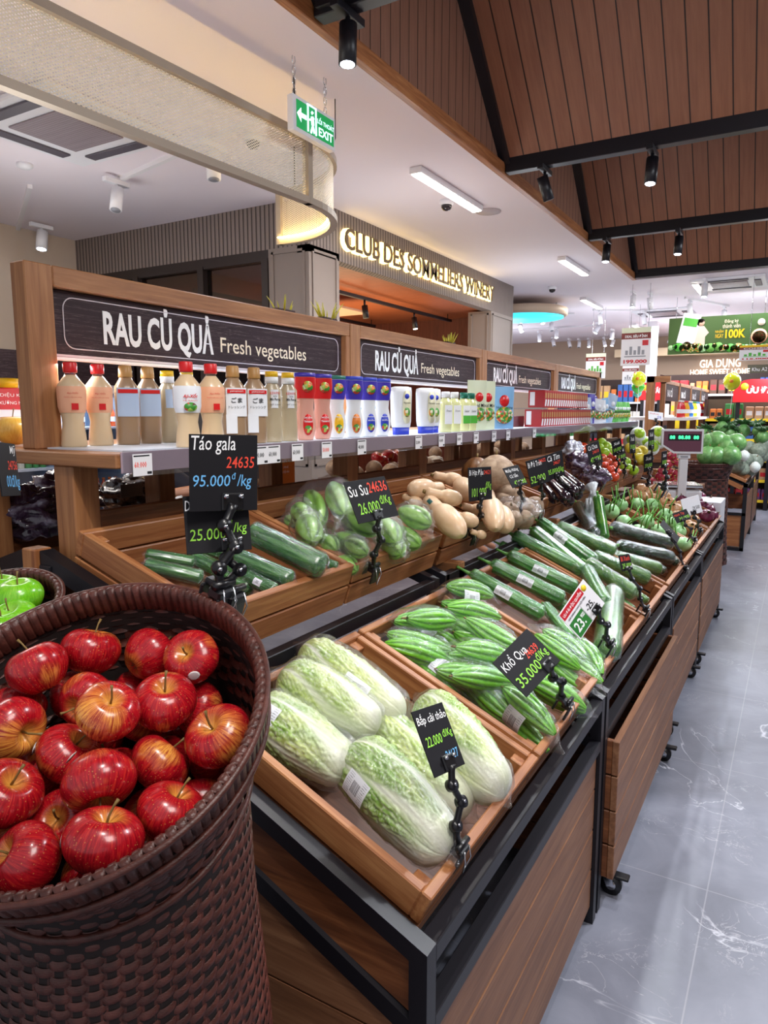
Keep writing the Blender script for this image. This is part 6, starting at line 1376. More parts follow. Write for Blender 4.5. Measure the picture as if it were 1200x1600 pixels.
lump_bag('produce_bag', 'black bag with grey label seen under the shelf, between the first two posts', 'bag', backp(207, 772, -2.0), .10, .12, .07, M['dbag'], 43, .25, 2.2, knot=False)
t = thing('bag_label', 'grey paper label lying on the black bag under the shelf', 'label', backp(206, 766, -1.905)); MB().box(0, .001, -.045, .045, -.022, .022).build('paper', plain('grey_paper', '#5b5552', .6), t)
P_ = backp(440, 728, -2.1)
t = thing('promotion_card', 'orange card reading TẶNG, seen between the posts below the shelf', 'sign', P_); MB().box(-.003, 0, -.10, .10, -.09, .08).build('card', plain('orange_card', '#c9742c', .5), t); MB().box(.0, .002, -.10, .10, -.1, -.09).build('lower_edge', M['red'], t)
for s, z, w_ in (('TẶNG', .055, .08), ('CÀ PHÊ TRƯỚC KHI', .025, .15), ('MIỄN PHÍ', -.005, .1), ('áp dụng cho hội viên', -.03, .11)): text(s, basis((.001, 0, z), (0, 1, 0), (0, 0, 1)), w_, .018, M['ink_w'], t)
P_ = backp(545, 725, -2.25)
t = thing('promotion_card', 'salmon-orange folded card leaning behind the posts, right of the TẶNG card', 'sign', P_); MB().box(-.003, 0, -.1, .1, -.09, .08, T=RX(-.2)).build('card', plain('salmon_card', '#b5583c', .5), t)
o = None
for i, (x, y) in enumerate([(590, 716), (598, 722), (606, 712), (614, 716), (622, 712), (630, 716), (637, 722), (602, 732), (615, 728), (628, 728)]):
    o = RED if o is None else o; a = dup(RED); a.matrix_world = TR(*backp(x, y, -2.28)) @ rand_rot(rs, 60) @ SC(1.1); a['label'] = 'dark red apple heaped on the far side, seen under the shelf'; a['group'] = 'red apples on the far side'
lump_bag('net_bag', 'white netted bundle on the far side, seen below the flat white bottles', 'bag', backp(678, 720, -2.2), .06, .10, .035, plain('white_net', '#c6beae', .7, var=.2), 51, .2, 2, knot=False)
rs = random.Random(21)
for i in range(26):
    y = 3.3 + i * .13; m_ = [M['tan'], M['dbag'], M['onion'], M['lime'], M['tom']][i % 5]
    if i == 0: pz = ball('round_produce', M['tan'], .05, 'p', 'produce', (0, 0, 0), stem=False)
    a = pz if i == 0 else dup(pz); a.matrix_world = TR(-2.2 + rs.uniform(-.08, .08), y, 1.2 + rs.uniform(-.03, .06)) @ SC(rs.uniform(.8, 1.2)); a['label'] = 'brown round produce on the far side, glimpsed under the far shelf'; a['group'] = 'round produce on the far side'
for i, (x, y) in enumerate([(395, 745), (408, 742), (420, 748), (400, 755), (415, 756)]):
    if i == 0: bb = small_bottle('goldcap', 'dress3', 'ink_k')
    o = bb if i == 0 else dup(bb); P_ = onX(x, y, -2.5); o.matrix_world = TR(P_.x, P_.y, 1.16) @ SC(1); o['label'] = 'small dark bottle in a row beyond the stand, left of the TẶNG card'; o['group'] = 'dark bottles beyond the stand'
# near left: supporting timber and steel of the far side unit
t = thing('display_stand', 'black steel and wood end frame of the far side unit, left of the apple basket', 'frame', (0, 0, 0))
MB().box(-1.49, -1.45, .97, 1.01, 0, 1.2, .002).build('leg', M['steel'], t); MB().box(-1.545, -1.495, .965, 1.01, 0, 1.235, .003).build('wooden_leg', M['rimZ'], t)
MB().prism([(-1.49, 1.232), (-1.49, 1.19), (-1.02, 1.033), (-1.02, 1.075)], .975, 1.01).build('slanted_rail', M['steel'], t)
MB().prism([(-1.55, 1.232), (-1.55, 1.19), (-2.02, 1.033), (-2.02, 1.075)], .975, 1.01).build('slanted_rail', M['steel'], t)
MB().box(-1.44, -1.0, 1.03, 1.045, .25, 1.0).build('end_board', M['darkwood'], t)
MB().box(-1.9, -1.55, 1.03, 1.045, .25, 1.0).build('end_board', M['darkwood'], t)
MB().box(-.965, -.955, .95, 5.8, .05, .93).build('void_shade_panel', M['darkwood'], t)  # dark sheet added for the shaded void behind the lower crates
card((-8, 690), (22, 694), (3, 776), .13, .14, -1.2, [('Mỹ', .8, .14, .3, .2, 'ink_w'), ('24756', .7, .42, .5, .17, 'ink_r'), ('00đ/kg', .65, .75, .7, .3, 'ink_b')], 'black chalk card cut by the left edge with orange 24756 over the green apples', None)
# ================================================================ fridges along the left wall
def fridge(y0, y1, i):
    t = thing('drinks_fridge', ['glass-door drinks fridge at far left, nearest', 'glass-door drinks fridge at far left with blue light, second', 'glass-door drinks fridge at left wall, third', 'glass-door drinks fridge in the corner by the winery window'][i], 'fridge', (-6.55, y0, 0)); D = y1 - y0; dx = .75
    MB().box(0, dx - .05, .02, D - .02, 0, .16).build('base', M['greyp'], t)
    c = MB(); c.box(0, .03, .02, D - .02, .16, 1.78); c.box(0, dx - .05, .02, .05, .16, 1.78); c.box(0, dx - .05, D - .05, D - .02, .16, 1.78); c.build('cabinet', plain('fridge_inside', '#9fb4cc', .5) if 'fridge_inside' not in bpy.data.materials else bpy.data.materials['fridge_inside'], t)
    MB().box(0, dx, .0, D, 1.78, 2.07, .005).build('canopy', M['signw'], t)
    MB().box(dx - .002, dx + .004, 0, D, 1.78, 1.80).build('canopy_edge', M['sign_edge'], t)
    f = MB(); f.box(dx - .05, dx, 0, .05, .16, 1.78); f.box(dx - .05, dx, D - .05, D, .16, 1.78); f.box(dx - .05, dx, .05, D - .05, 1.72, 1.78); f.box(dx - .05, dx, .05, D - .05, .16, .22)
    f.build('door_frame', M['white'], t); MB().box(dx - .03, dx - .02, .05, D - .05, .22, 1.72).build('glass_door', M['clear'], t)
    MB().box(dx, dx + .02, D - .08, D - .06, .7, 1.3, .004).build('handle', M['chrome'], t)
    for z in (.3, .66, 1.02, 1.38): s = MB(); s.box(.03, dx - .1, .06, D - .06, z, z + .02); s.build('wire_shelf', M['white'], t)
    MB().box(dx - .08, dx - .06, .06, .08, .24, 1.7).build('light_strip', plain('fridge_led', '#cfe4ff', .5, emit=3) if 'fridge_led' not in bpy.data.materials else bpy.data.materials['fridge_led'], t)
    return t
FB = {}
def bev(col, capc):
    k = (col, capc)
    if k not in FB:
        t = thing('drink_bottle', 'd', 'bottle'); MB().lathe([(.03, 0), (.032, .005), (.032, .13), (.013, .18), (.013, .19)], 12).build('body', plain('drink_' + col[1:], col, .25, coat=.5), t); MB().lathe([(.016, .19), (.016, .21), (0, .21)], 10).build('cap', plain('drinkcap_' + capc[1:], capc, .4), t)
        MB().lathe([(.0325, .05), (.0325, .1)], 12, cap=False).build('label', M['lab_w'], t); FB[k] = [t, False]
    e = FB[k]; o = e[0] if not e[1] else dup(e[0]); e[1] = True; return o
rs = random.Random(77); cols = [('#d8551e', '#e07020'), ('#e0a03c', '#e8e8ea'), ('#b7cf6a', '#2f8f3a'), ('#6b3a20', '#c8242c'), ('#c9ccd2', '#2f6fd0'), ('#e8e0c8', '#e8b020'), ('#3f9a48', '#e8e8ea'), ('#d83a30', '#e8e8ea')]
for i in range(4):
    y0 = 1.75 + i * .8; fridge(y0, y0 + .8, i)
    for z in (.32, .68, 1.04, 1.40):
        c = cols[rs.randrange(8)]
        for k in range(9):
            if k % 3 == 0: c = cols[rs.randrange(8)]
            if z > 1.3 and rs.random() < .25: continue
            o = bev(*c); o.matrix_world = TR(-6.55 + .52, y0 + .11 + k * .072, z + (.0)); o['label'] = 'drink bottle in a row behind the glass fridge doors'; o['group'] = 'bottles in the drinks fridges'
    light('fridge_light', 'AREA', (-6.55 + .6, y0 + .4, 1.68), 5, (.7, .85, 1), (-6.3, y0 + .4, .3), .6, .05)
t = thing('snack_packet', 'red and white packet reading DIỆU KỲ behind the yellow apple at left edge', 'packet', onX(12, 640, -1.9))
MB().box(-.01, .01, -.06, .06, -.09, .06, .003).build('packet', M['lab_w'], t); MB().box(.0102, .0106, -.06, .06, .0, .06).build('red_top', M['red'], t); text('DIỆU KỲ', basis((.011, .01, .04), (0, 1, 0), (0, 0, 1)), .07, .014, M['ink_w'], t); text('XƯỚNG MIN', basis((.011, .01, .02), (0, 1, 0), (0, 0, 1)), .08, .012, M['ink_w'], t)
MB().lathe([(.03, .06), (.032, .085), (0, .086)], 20).build('cap', M['yelcap'], t)
# ================================================================ two people behind the stand, glimpsed through its gaps
M['skin'] = plain('skin', '#b98366', .5); M['navy'] = plain('navy_cloth', '#1b1c2c', .8); M['hair'] = plain('black_hair', '#15100e', .5); M['trouser'] = plain('dark_trousers', '#22222a', .8)
def skinned(name, pts, edges, mat, parent, sub=2):
    me = bpy.data.meshes.new(name); me.from_pydata([p[:3] for p in pts], edges, []); o = bpy.data.objects.new(name, me); COL.objects.link(o); o.parent = parent; me.materials.append(mat)
    o.modifiers.new('skin', 'SKIN'); sv = me.skin_vertices[0].data if me.skin_vertices else None
    if sv is None:
        bm = bmesh.new(); bm.from_mesh(me); bm.verts.layers.skin.verify(); bm.to_mesh(me); bm.free(); sv = me.skin_vertices[0].data
    for i, p in enumerate(pts): sv[i].radius = (p[3], p[4] if len(p) > 4 else p[3]); sv[i].use_root = (i == 0)
    o.modifiers['skin'].use_smooth_shade = True; s_ = o.modifiers.new('smooth', 'SUBSURF'); s_.levels = sub; s_.render_levels = sub; return o
def person(name_label, loc, rz, elb_r, wri_r):
    t = thing('person', name_label, 'person', loc, rz)
    # local: faces +x; y to the left; heights in metres
    pts = [(0, 0, .90, .115, .15), (.02, 0, 1.05, .10, .135), (.06, 0, 1.20, .105, .15), (.08, 0, 1.30, .07, .10), (.09, 0, 1.37, .048), (.10, 0, 1.42, .05), (.115, 0, 1.50, .075, .072), (.11, 0, 1.575, .07, .068),
           (.07, .17, 1.29, .05), (.14, .25, 1.08, .040), (.32, .20, 1.02, .030), (.39, .18, 1.01, .026, .018), (.07, -.17, 1.29, .05), elb_r + (.040,), wri_r + (.028,),
           (0, .10, .84, .085), (.02, .11, .47, .055), (-.01, .11, .09, .04), (.12, .12, .04, .035), (0, -.10, .84, .085), (.02, -.11, .47, .055), (-.01, -.11, .09, .04), (.12, -.12, .04, .035)]
    ed = [(0, 1), (1, 2), (2, 3), (3, 4), (4, 5), (5, 6), (6, 7), (3, 8), (8, 9), (9, 10), (10, 11), (3, 12), (12, 13), (13, 14), (0, 15), (15, 16), (16, 17), (17, 18), (0, 19), (19, 20), (20, 21), (21, 22)]
    skinned('body', pts, ed, M['skin'], t)
    top = [(0, 0, .88, .125, .165), (.02, 0, 1.05, .112, .15), (.06, 0, 1.20, .118, .165), (.08, 0, 1.31, .075, .11), (.07, .17, 1.29, .062), (.13, .24, 1.10, .055), (.07, -.17, 1.29, .062), tuple((a + b) / 2 if i < 2 else (a + b) / 2 + .0 for i, (a, b) in enumerate(zip((.07, -.17, 1.29), elb_r))) + (.056,), elb_r + (.048,)]
    skinned('shirt', top, [(0, 1), (1, 2), (2, 3), (3, 4), (4, 5), (3, 6), (6, 7), (7, 8)], M['navy'], t)
    skinned('trousers', [(0, 0, .90, .12, .155), (0, .10, .82, .095), (.02, .11, .47, .068), (-.01, .11, .12, .055), (0, -.10, .82, .095), (.02, -.11, .47, .068), (-.01, -.11, .12, .055)], [(0, 1), (1, 2), (2, 3), (0, 4), (4, 5), (5, 6)], M['trouser'], t)
    m = MB(); m.grid(lambda u, v: (.098 + (.088 * math.sin(PI * v * .62)) * math.cos(u * 2 * PI) - .012, .083 * math.sin(PI * v * .62) * math.sin(u * 2 * PI), 1.555 + .10 * math.cos(PI * v * .62) + (.0 if math.cos(u * 2 * PI) < .3 else .045 * v)), 28, 14, wu=True); m.build('hair', M['hair'], t)
    for s_ in (-1, 1): MB().lathe([(0, .009), (.008, .005), (.01, 0), (.008, -.005), (0, -.009)], 10, TR(.186, s_ * .03, 1.535)).build('eye', M['ink_k'], t)
    MB().tube([(.182, 0, 1.535), (.205, 0, 1.505), (.19, 0, 1.498)], [.007, .012, .009], 8).build('nose', M['skin'], t)
    MB().tube([(.182, -.022, 1.47), (.19, 0, 1.47), (.182, .022, 1.47)], [.003, .006, .003], 8).build('mouth', plain('lips', '#94483e', .5) if 'lips' not in bpy.data.materials else bpy.data.materials['lips'], t)
    for s_ in (-1, 1): MB().lathe([(0, .03), (.012, .02), (.014, 0), (.01, -.02), (0, -.028)], 8, TR(.10, s_ * .078, 1.51)).build('ear', M['skin'], t)
    for (bx, by, bz), dx in (((.39, .18, 1.01), Vector((1, -.1, -.1))), (wri_r, (Vector(wri_r) - Vector(elb_r)))):
        d = dx.normalized(); sd = d.cross(Vector((0, 0, 1))).normalized(); b = Vector((bx, by, bz)); pl_ = b + d * .05
        hp = [tuple(b) + (.026, .018), tuple(pl_) + (.036, .014)]; he = [(0, 1)]
        for k in range(4):
            o_ = pl_ + sd * (.021 * (k - 1.5)) + d * .03; L = (.07, .08, .075, .06)[k]; n0 = len(hp)
            hp += [tuple(o_) + (.009,), tuple(o_ + d * L * .5 + Vector((0, 0, -.008))) + (.008,), tuple(o_ + d * L * .85 + Vector((0, 0, -.03))) + (.007,)]; he += [(1, n0), (n0, n0 + 1), (n0 + 1, n0 + 2)]
        o_ = b + d * .025 - sd * .03; n0 = len(hp); hp += [tuple(o_) + (.011,), tuple(o_ + d * .03 - sd * .02) + (.009,), tuple(o_ + d * .055 - sd * .018 + Vector((0, 0, -.01))) + (.008,)]; he += [(0, n0), (n0, n0 + 1), (n0 + 1, n0 + 2)]
        skinned('hand', hp, he, M['skin'], t, 1)
    return t
p1_ = person('person in navy shirt with a thin bracelet, leaning over crates behind the nearest sign', (-2.85, 2.62, 0), 0, (.28, -.09, 1.155), (.32, -.32, 1.16))
m = MB(); m.tube([(.318 + .03 * math.cos(a), -.30, 1.16 + .03 * math.sin(a)) for a in [k * PI / 6 for k in range(12)]], .003, 6, closed=True); m.build('bracelet', M['redcap'], p1_)
person('person in dark navy clothes glimpsed between far posts, behind the stacked red boxes', (-2.95, 7.2, 0), 0, (.16, -.27, 1.08), (.36, -.2, 1.05))
lump_bag('plastic_bag', 'small white crumpled bag under the forearm of the person, below the shelf', 'bag', onX(283, 787, -2.2), .05, .07, .03, M['bagw'], 61, .3, 3, knot=False)
# ================================================================ far part of the shop
t = thing('column', 'white square column beyond the promotion poster', 'column', (-2.62, 15, 0)); t['kind'] = 'structure'
MB().box(-.09, .09, -.09, .09, 0, CEIL).build('shaft', M['white'], t)
# scale
S0 = onY(1085, 790, 5.75)
t = thing('weighing_scale', 'white electronic weighing scale with green digits on raised display', 'scale', (-.775, 5.85, 0)); zb = .875
MB().box(-.17, .17, -.16, .16, zb, zb + .09, .02).build('body', M['whitep'], t); MB().box(-.19, .17, -.18, .17, zb + .10, zb + .125, .006).build('weighing_plate', M['chrome'], t); MB().box(-.12, .12, -.1, .1, zb + .09, zb + .10).build('plate_support', M['blackp'], t)
MB().box(-.035, .035, -.19, -.14, zb - .02, zb + .36, .006).build('pole', M['whitep'], t)
Z0_ = zb + .335
hd = MB(); hd.prism([(-.19, Z0_ + .09), (-.19, Z0_ + .21), (.14, Z0_ + .21), (.14, Z0_ + .03), (-.09, Z0_ + .03)], -.22, -.16); hd.build('display_head', M['whitep'], t)
hd = MB(); hd.prism([(-.175, Z0_ + .095), (-.175, Z0_ + .195), (.125, Z0_ + .195), (.125, Z0_ + .045), (-.085, Z0_ + .045)], -.2215, -.2202); hd.build('display_face', plain('mauve_face', '#6d3c50', .3), t)
MB().box(-.14, .115, -.223, -.2216, Z0_ + .125, Z0_ + .175).build('display_window', M['ink_k'], t)
DG = plain('green_digits', '#38e08a', .5, emit=2.2)
text('88  88.88  88', TR(-.012, -.2235, Z0_ + .15) @ RX(PI / 2), .23, .026, DG, t, 'digits', bold=.02)
MB().box(-.05, .05, -.20, -.13, Z0_ - .01, Z0_ + .03, .004).build('pole_collar', M['whitep'], t); MB().box(-.03, .03, -.202, -.2005, Z0_ + .0, Z0_ + .01).build('collar_slot', M['greyp'], t)
t.rotation_euler = (0, 0, .30); t.scale = (.88, .88, 1)
t = thing('scale_stand', 'small white shelf box under the weighing scale', 'stand', (-.62, 5.93, 0)); MB().box(-.12, .15, -.03, .35, .0, .86, .004).build('cabinet', M['whitep'], t); MB().box(-.1, .13, -.036, -.0305, .5, .7).build('slot', M['ink_k'], t)
t = thing('weighing_scale', 'second scale display with green digits, seen under the shelf between the posts', 'scale', onX(890, 690, -1.95))
MB().box(-.05, .05, -.3, .3, -.06, .05, .02).build('display_head', M['whitep'], t); MB().box(.0505, .052, -.27, .27, -.045, .03).build('display_window', M['ink_k'], t); text('88   8.88', basis((.053, 0, -.01), (0, 1, 0), (0, 0, 1)), .35, .04, DG, t, 'digits')
MB().box(-.03, .03, -.04, .04, -.5, -.06).build('pole', M['whitep'], t)
# pomelo basket and melons stand
M['pomelo'] = skin('pomelo_skin', '#4f8a4a', '#6ba45c', '#93c47c', (20, 20, 20), .4, .2, spk='#a9cc88'); M['melon'] = skin('grey_melon_skin', '#6f7f72', '#8c9a8a', '#aab6a4', (40, 40, 40), .5, .1)
C_ = Vector((-.83, 7.9, 1.03))
b3, n3, P3 = basket_builder(C_, (0, 0), .285, 'wicker_basket', 'tall round dark wicker basket of green pomelos near the end of aisle', M['wicker'], [(0, 1), (.05, .98), (.16, .88), (.5, .92), (1.3, 1.05)], 0, .03, 30)
o = None
for i, (x, y, lab) in enumerate([(1135, 698, 'biggest pomelo, highest in the basket'), (1120, 713, 'front pomelo above the basket rim'), (1108, 692, 'pomelo behind the scale display, upper'), (1105, 712, 'pomelo beside the scale display, lower left'), (1150, 692, 'pomelo at the right side, partly behind the melons'), (1120, 688, 'pomelo at the back of the basket'), (1142, 712, 'pomelo at the right rim')]):
    p = onY(x, y, 7.8 if y > 705 else 7.95)
    q_ = ball('pomelo', M['pomelo'], .10, 'p', 'pomelo', (0, 0, 0)) if o is None else dup(o); o = o or q_
    q_.matrix_world = TR(*p) @ rand_rot(rs, 30) @ SC(1.25 if i == 0 else 1.0); q_['label'] = 'green pomelo in the tall basket, ' + lab; q_['group'] = 'pomelos'
t = thing('display_stand', 'black steel end stand with wooden crate of melons, at the right edge', 'frame', (0, 8.7, 0))
x0, x1 = -.98, -.44
for y in (0, 1.3, 2.6):
    for x in (x0, x1 - .04): MB().box(x, x + .04, y, y + .04, 0, .76 if x > -.9 else .95, .002).build('leg', M['steel'], t)
MB().box(x1 - .04, x1, 0, 2.6, .72, .76).build('front_rail', M['steel'], t); MB().box(x0, x1, 0, .03, 0, .035).build('foot_rail', M['steel'], t); MB().box(x0, x1, 0, .03, .4, .43).build('middle_rail', M['steel'], t)
MB().prism([(x1, .76), (x1, .72), (x0, .95), (x0, .99)], 0, .04).build('slanted_rail', M['steel'], t)
planks(t, x1 - .005, .045, 1.29, .1, .6, 4, M['plankY'], 'front_planks'); planks(t, x1 - .005, 1.345, 2.58, .1, .6, 4, M['plankY'], 'front_planks')
MB().box(x0 + .04, x1 - .04, .01, .03, .05, .4).build('end_board', M['rimX'], t); MB().box(x0 + .04, x1 - .04, .4, .42, .43, .6).build('inner_board', M['crateX'], t)
for k in range(4): crate((x1 - .01, 8.7 + k * .65, .80), .63, TL, 'wooden crate %s of the melon stand at the right edge' % ['nearest', 'second', 'third', 'last'][k], L=.56, group='crates of the melon stand')
o = None
for i, (x, y, s_) in enumerate([(1148, 724, 1.2), (1160, 733, .8), (1165, 718, .9), (1178, 722, 1.0), (1172, 735, .7), (1155, 705, .9), (1185, 705, 1), (1170, 700, .9), (1190, 712, .9), (1192, 698, .9)]):
    q_ = ball('melon', M['melon'], .1, 'm', 'melon', (0, 0, 0)) if o is None else dup(o); o = o or q_; q_.matrix_world = TR(*onY(x, y, 8.95 + .12 * i)) @ rand_rot(rs, 60) @ SC(s_); q_['label'] = 'grey-green melon in the crates at the right edge'; q_['group'] = 'melons at the right edge'
for i, (x, y) in enumerate([(1180, 730), (1163, 712)]):
    t = thing('foam_net', ['white foam net over a melon at front of the crate', 'white foam net on a melon at the left of the crate', 'white foam net on a cone-shaped fruit pile behind the display', 'pale foam net on the left fruit behind the scale display'][i], 'foam net', onY(x, y, 8.8 if i < 2 else 7.6)); Veg(.13, lambda a, v: .055 * math.sin(PI * v) ** .6).body(20, 14).build('net', M['foam'], t)
M['dleaf'] = plain('dark_leaf', '#2f5a2c', .5, var=.3)
o = None
for i in range(16):
    p = onY(rs.uniform(1090, 1200), rs.uniform(664, 690), 9.7 + rs.uniform(0, .5)); k = i % 2
    if o is None:
        o = q_ = thing('leafy_fruit', 'l', 'produce'); Veg(.16, lambda a, v: .07 * math.sin(PI * v) ** .6).body(18, 12).build('fruit', M['pomelo'], q_)
        for j in range(14):
            a = j * 2.4; m = MB(); m.tube([(0, 0, .06), (.05 * math.cos(a), .05 * math.sin(a), .10), (.10 * math.cos(a), .10 * math.sin(a), .09 + .02 * (j % 3))], [.008, .022, .002], 5); m.build('leaf', M['dleaf'], q_)
    else: q_ = dup(o)
    q_.matrix_world = TR(*p) @ rand_rot(rs, 30) @ SC(rs.uniform(.8, 1.2)); q_['label'] = 'leafy green fruit heaped on the stand behind the pomelos'; q_['group'] = 'leafy green fruit'
t = thing('display_table', 'wooden display carrying the heaped leafy green fruit behind the pomelos', 'table', (-1.4, 9.6, 0)); MB().box(-.6, .38, .0, .65, .9, 1.1).build('top', M['crateX'], t); MB().box(-.55, .36, .05, .6, 0, .9).build('base', M['darkwood'], t)
card((1099, 645), (1126, 641), (1100, 661), .3, .2, -1.3, [('Bưởi Da Xanh', .5, .3, .9, .25, 'ink_b'), ('61.000đ', .5, .7, .9, .3, 'ink_r')], 'dark price card with orange 61.000 above the pomelos', None)
MB().box(-.01, .01, -.62, 0, -.012, -.004).build('card_stem', M['steel'], bpy.data.objects[list(CARDWH)[-1]])
# second island with signs
t = thing('display_shelf', 'second wooden shelf unit with small signs, beyond the weighing scale', 'shelf', (-1.85, 10.3, 0))
MB().box(-.45, .55, 0, 5.5, 1.43, 1.47).build('shelf_board', M['white'], t)
for k in range(5): MB().box(.1, .2, k * 1.3, k * 1.3 + .1, 0, 1.43).build('upright', M['oakZ'], t)
for k in range(4):
    s = thing('department_sign', 'small framed sign %s of the second shelf unit' % ['nearest', 'second', 'third', 'farthest'][k], 'sign', (-1.64, 10.35 + k * 1.35, 0)); MB().box(-.03, .03, 0, .07, 1.47, 1.98).build('post', M['oakZ'], s); MB().box(-.03, .03, 0, 1.33, 1.93, 1.98).build('top_board', M['oakY'], s); MB().box(-.02, .02, .08, 1.3, 1.70, 1.93).build('sign_face', M['signw'], s)
    text('RAU CỦ', basis((.022, .5, 1.82), (0, 1, 0), (0, 0, 1)), .45, .13, M['ink_w'], s, bold=.03)
t = thing('end_cap_frame', 'brown wooden end frame with dark sign of the second shelf unit', 'frame', (-1.72, 10.15, 0)); MB().box(-.1, .0, 0, .1, 1.0, 2.02).build('post', M['oakZ'], t); MB().box(-.1, .2, 0, .06, 1.94, 2.02).build('top_board', M['oakX'], t)
# shelf goods on second island
cc = [('#d8232a', '#eeeeee'), ('#eeb020', '#d8232a'), ('#2f7fd0', '#eeeeee'), ('#f0e03a', '#2f8f3a'), ('#e8e8ee', '#3a8fd0')]
for k in range(34):
    c = cc[(k // 3) % 5]; o = bev(*c); o.matrix_world = TR(-1.42, 10.4 + k * .15, 1.47) @ SC(1.1); o['label'] = 'coloured bottle in the row on the second shelf unit'; o['group'] = 'bottles on the second shelf unit'
# long goods shelves far back
M['pk'] = [plain('pack_%d' % i, c, .5) for i, c in enumerate(['#c8323a', '#e8b030', '#3a6ab0', '#e6e2da', '#5a3a2a', '#d87838', '#3f8f4a', '#7a4a86', '#2a2a34', '#c8a078'])]
def gondola(x0, x1, y, h, n, label, face='X', z0=.15, seed=1, dens=.17, back='#3a2a26', pg='goods on the far shelves'):
    """shelf unit whose front faces the viewer (normal -Y)"""
    plab = {2: 'brown goods shelf far back left', 4: 'far shelf under the glowing letters', 3: 'yellow-stripped goods shelf at right'}[seed]; r = random.Random(seed); t = thing('goods_shelf', label, 'shelf', (x0, y, 0)); W = x1 - x0
    MB().box(0, W, .32, .36, 0, h).build('back_panel', plain('gondola_back_' + back[1:] , back, .7) if 'gondola_back_' + back[1:] not in bpy.data.materials else bpy.data.materials['gondola_back_' + back[1:]], t)
    for s in (0, W - .03): MB().box(s, s + .03, 0, .36, 0, h).build('side_panel', M['darkwood'], t)
    hz = (h - z0) / n
    for k in range(n):
        z = z0 + k * hz; MB().box(.03, W - .03, 0, .32, z - .03, z).build('shelf_board', M['oakX'] if pg is None else M['darkwood'], t); MB().box(.03, W - .03, -.01, 0, z - .035, z + .01).build('price_strip', M['yellow'] if seed % 2 else M['white'], t)
        x = .08
        while x < W - .12:
            w_ = r.uniform(.09, dens); hh = hz * r.uniform(.5, .8); mt = r.choice(M['pk']); nrep = r.randint(1, 3)
            for q in range(nrep):
                if x > W - .12: break
                kk = (round(w_, 2), round(hh, 2), mt.name)
                if kk not in GP:
                    g = thing('goods_packet', 'g', 'packet'); MB().box(-w_ * .44, w_ * .44, 0, .12, 0, hh, .01).build('packet', mt, g); MB().box(-w_ * .3, w_ * .3, -.002, -.0002, hh * .3, hh * .65).build('print', r.choice([M['lab_w'], M['yellow'], M['ink_k'], M['red']]), g); GP[kk] = g; o = g
                else: o = dup(GP[kk])
                o.matrix_world = TR(x0 + x + w_ / 2, y + .05, z); o['label'] = 'coloured packet on the ' + plab; o['group'] = 'packets on the ' + plab; x += w_
            x += .02
    return t
GP = {}
gondola(-5.2, -2.75, 17.2, 2.3, 4, 'brown goods shelf far back left, behind the green packets', seed=2)
gondola(-2.7, -.3, 16.6, 2.35, 5, 'household goods shelf far back under the glowing letters', seed=4, dens=.2)
gondola(-1.35, .15, 12.6, 1.75, 5, 'goods shelf with yellow price strips under the red banner at right edge', seed=3, dens=.14, back='#5a4a3a')
t = thing('snack_display', 'low heap display of snacks right of the balloons', 'display', (-2.3, 15.95, 0)); MB().box(0, 1.0, 0, .5, 0, 1.55).build('box', M['pk'][5], t); MB().box(.05, .95, -.02, 0, 1.2, 1.5).build('print', M['yellow'], t)
# letters on the far wall
t = thing('wall_lettering', 'glowing white letters GIA DỤNG HOME SWEET HOME on the far wall', 'sign', onY(1125, 575, 17.98))
LW = plain('letter_light', '#fff0e0', .5, emit=1.0); h_ = 17.95 / FPX * 1.16
c0 = onY(1125, 575, 17.98)
a_ = onY(1090, 575, 17.98); 
text('GIA DỤNG', TR(*(onY(1125, 569, 17.95) - c0)) @ RX(PI / 2), (onY(1157, 569, 17.95) - onY(1093, 569, 17.95)).x, .24, LW, t, ext=.03, bold=.02)
text('HOME SWEET HOME', TR(*(onY(1124, 581, 17.95) - c0)) @ RX(PI / 2), (onY(1170, 581, 17.95) - onY(1077, 581, 17.95)).x, .13, LW, t, ext=.03, bold=.02)
t = thing('wall_plate', 'dark green plate with small writing right of the glowing letters', 'sign', onY(1187, 577, 17.97)); MB().box(-.24, .24, -.02, 0, -.1, .1, .004).build('plate', plain('olive_plate', '#4e4a30', .5), t); text('Khu A2', TR(0, -.022, 0) @ RX(PI / 2), .3, .08, M['ink_w'], t)
# green banner
B0, B1 = onY(1046, 498, 12.0), onY(1215, 548, 12.0)
t = thing('hanging_banner', 'dark green hanging banner reading Đăng ký thành viên nhận ngay 100K', 'banner', (B0.x, 12.0, B1.z)); W, H = B1.x - B0.x, B0.z - B1.z
MB().box(0, W, 0, .02, 0, H).build('banner', plain('banner_green', '#3c5a24', .6), t)
def bt(s, px, py, w_, h, mt, **k): p = onY(px, py, 11.99); text(s, TR(p.x - B0.x, -.012, p.z - B1.z) @ RX(PI / 2), w_, h, mt, t, **k)
M['cream'] = bpy.data.materials['cream_letters']
bt('Đăng ký', 1143, 502, .19, .06, M['cream']); bt('thành viên', 1143, 509, .24, .06, M['cream']); bt('NHẬN', 1124, 518, .11, .06, M['yelcap']); bt('NGAY', 1124, 525, .11, .06, M['yelcap']); bt('100K', 1149, 521, .27, .13, M['yelcap'], bold=.03)
def bd(px, py, r, mt, nm, sx=1, sz=1): p = onY(px, py, 11.985); MB().lathe([(0, 0), (r, 0), (r, .004), (0, .004)], 20, TR(p.x - B0.x, -.008, p.z - B1.z) @ RX(PI / 2) @ SC(sx, sz, 1)).build(nm, mt, t)
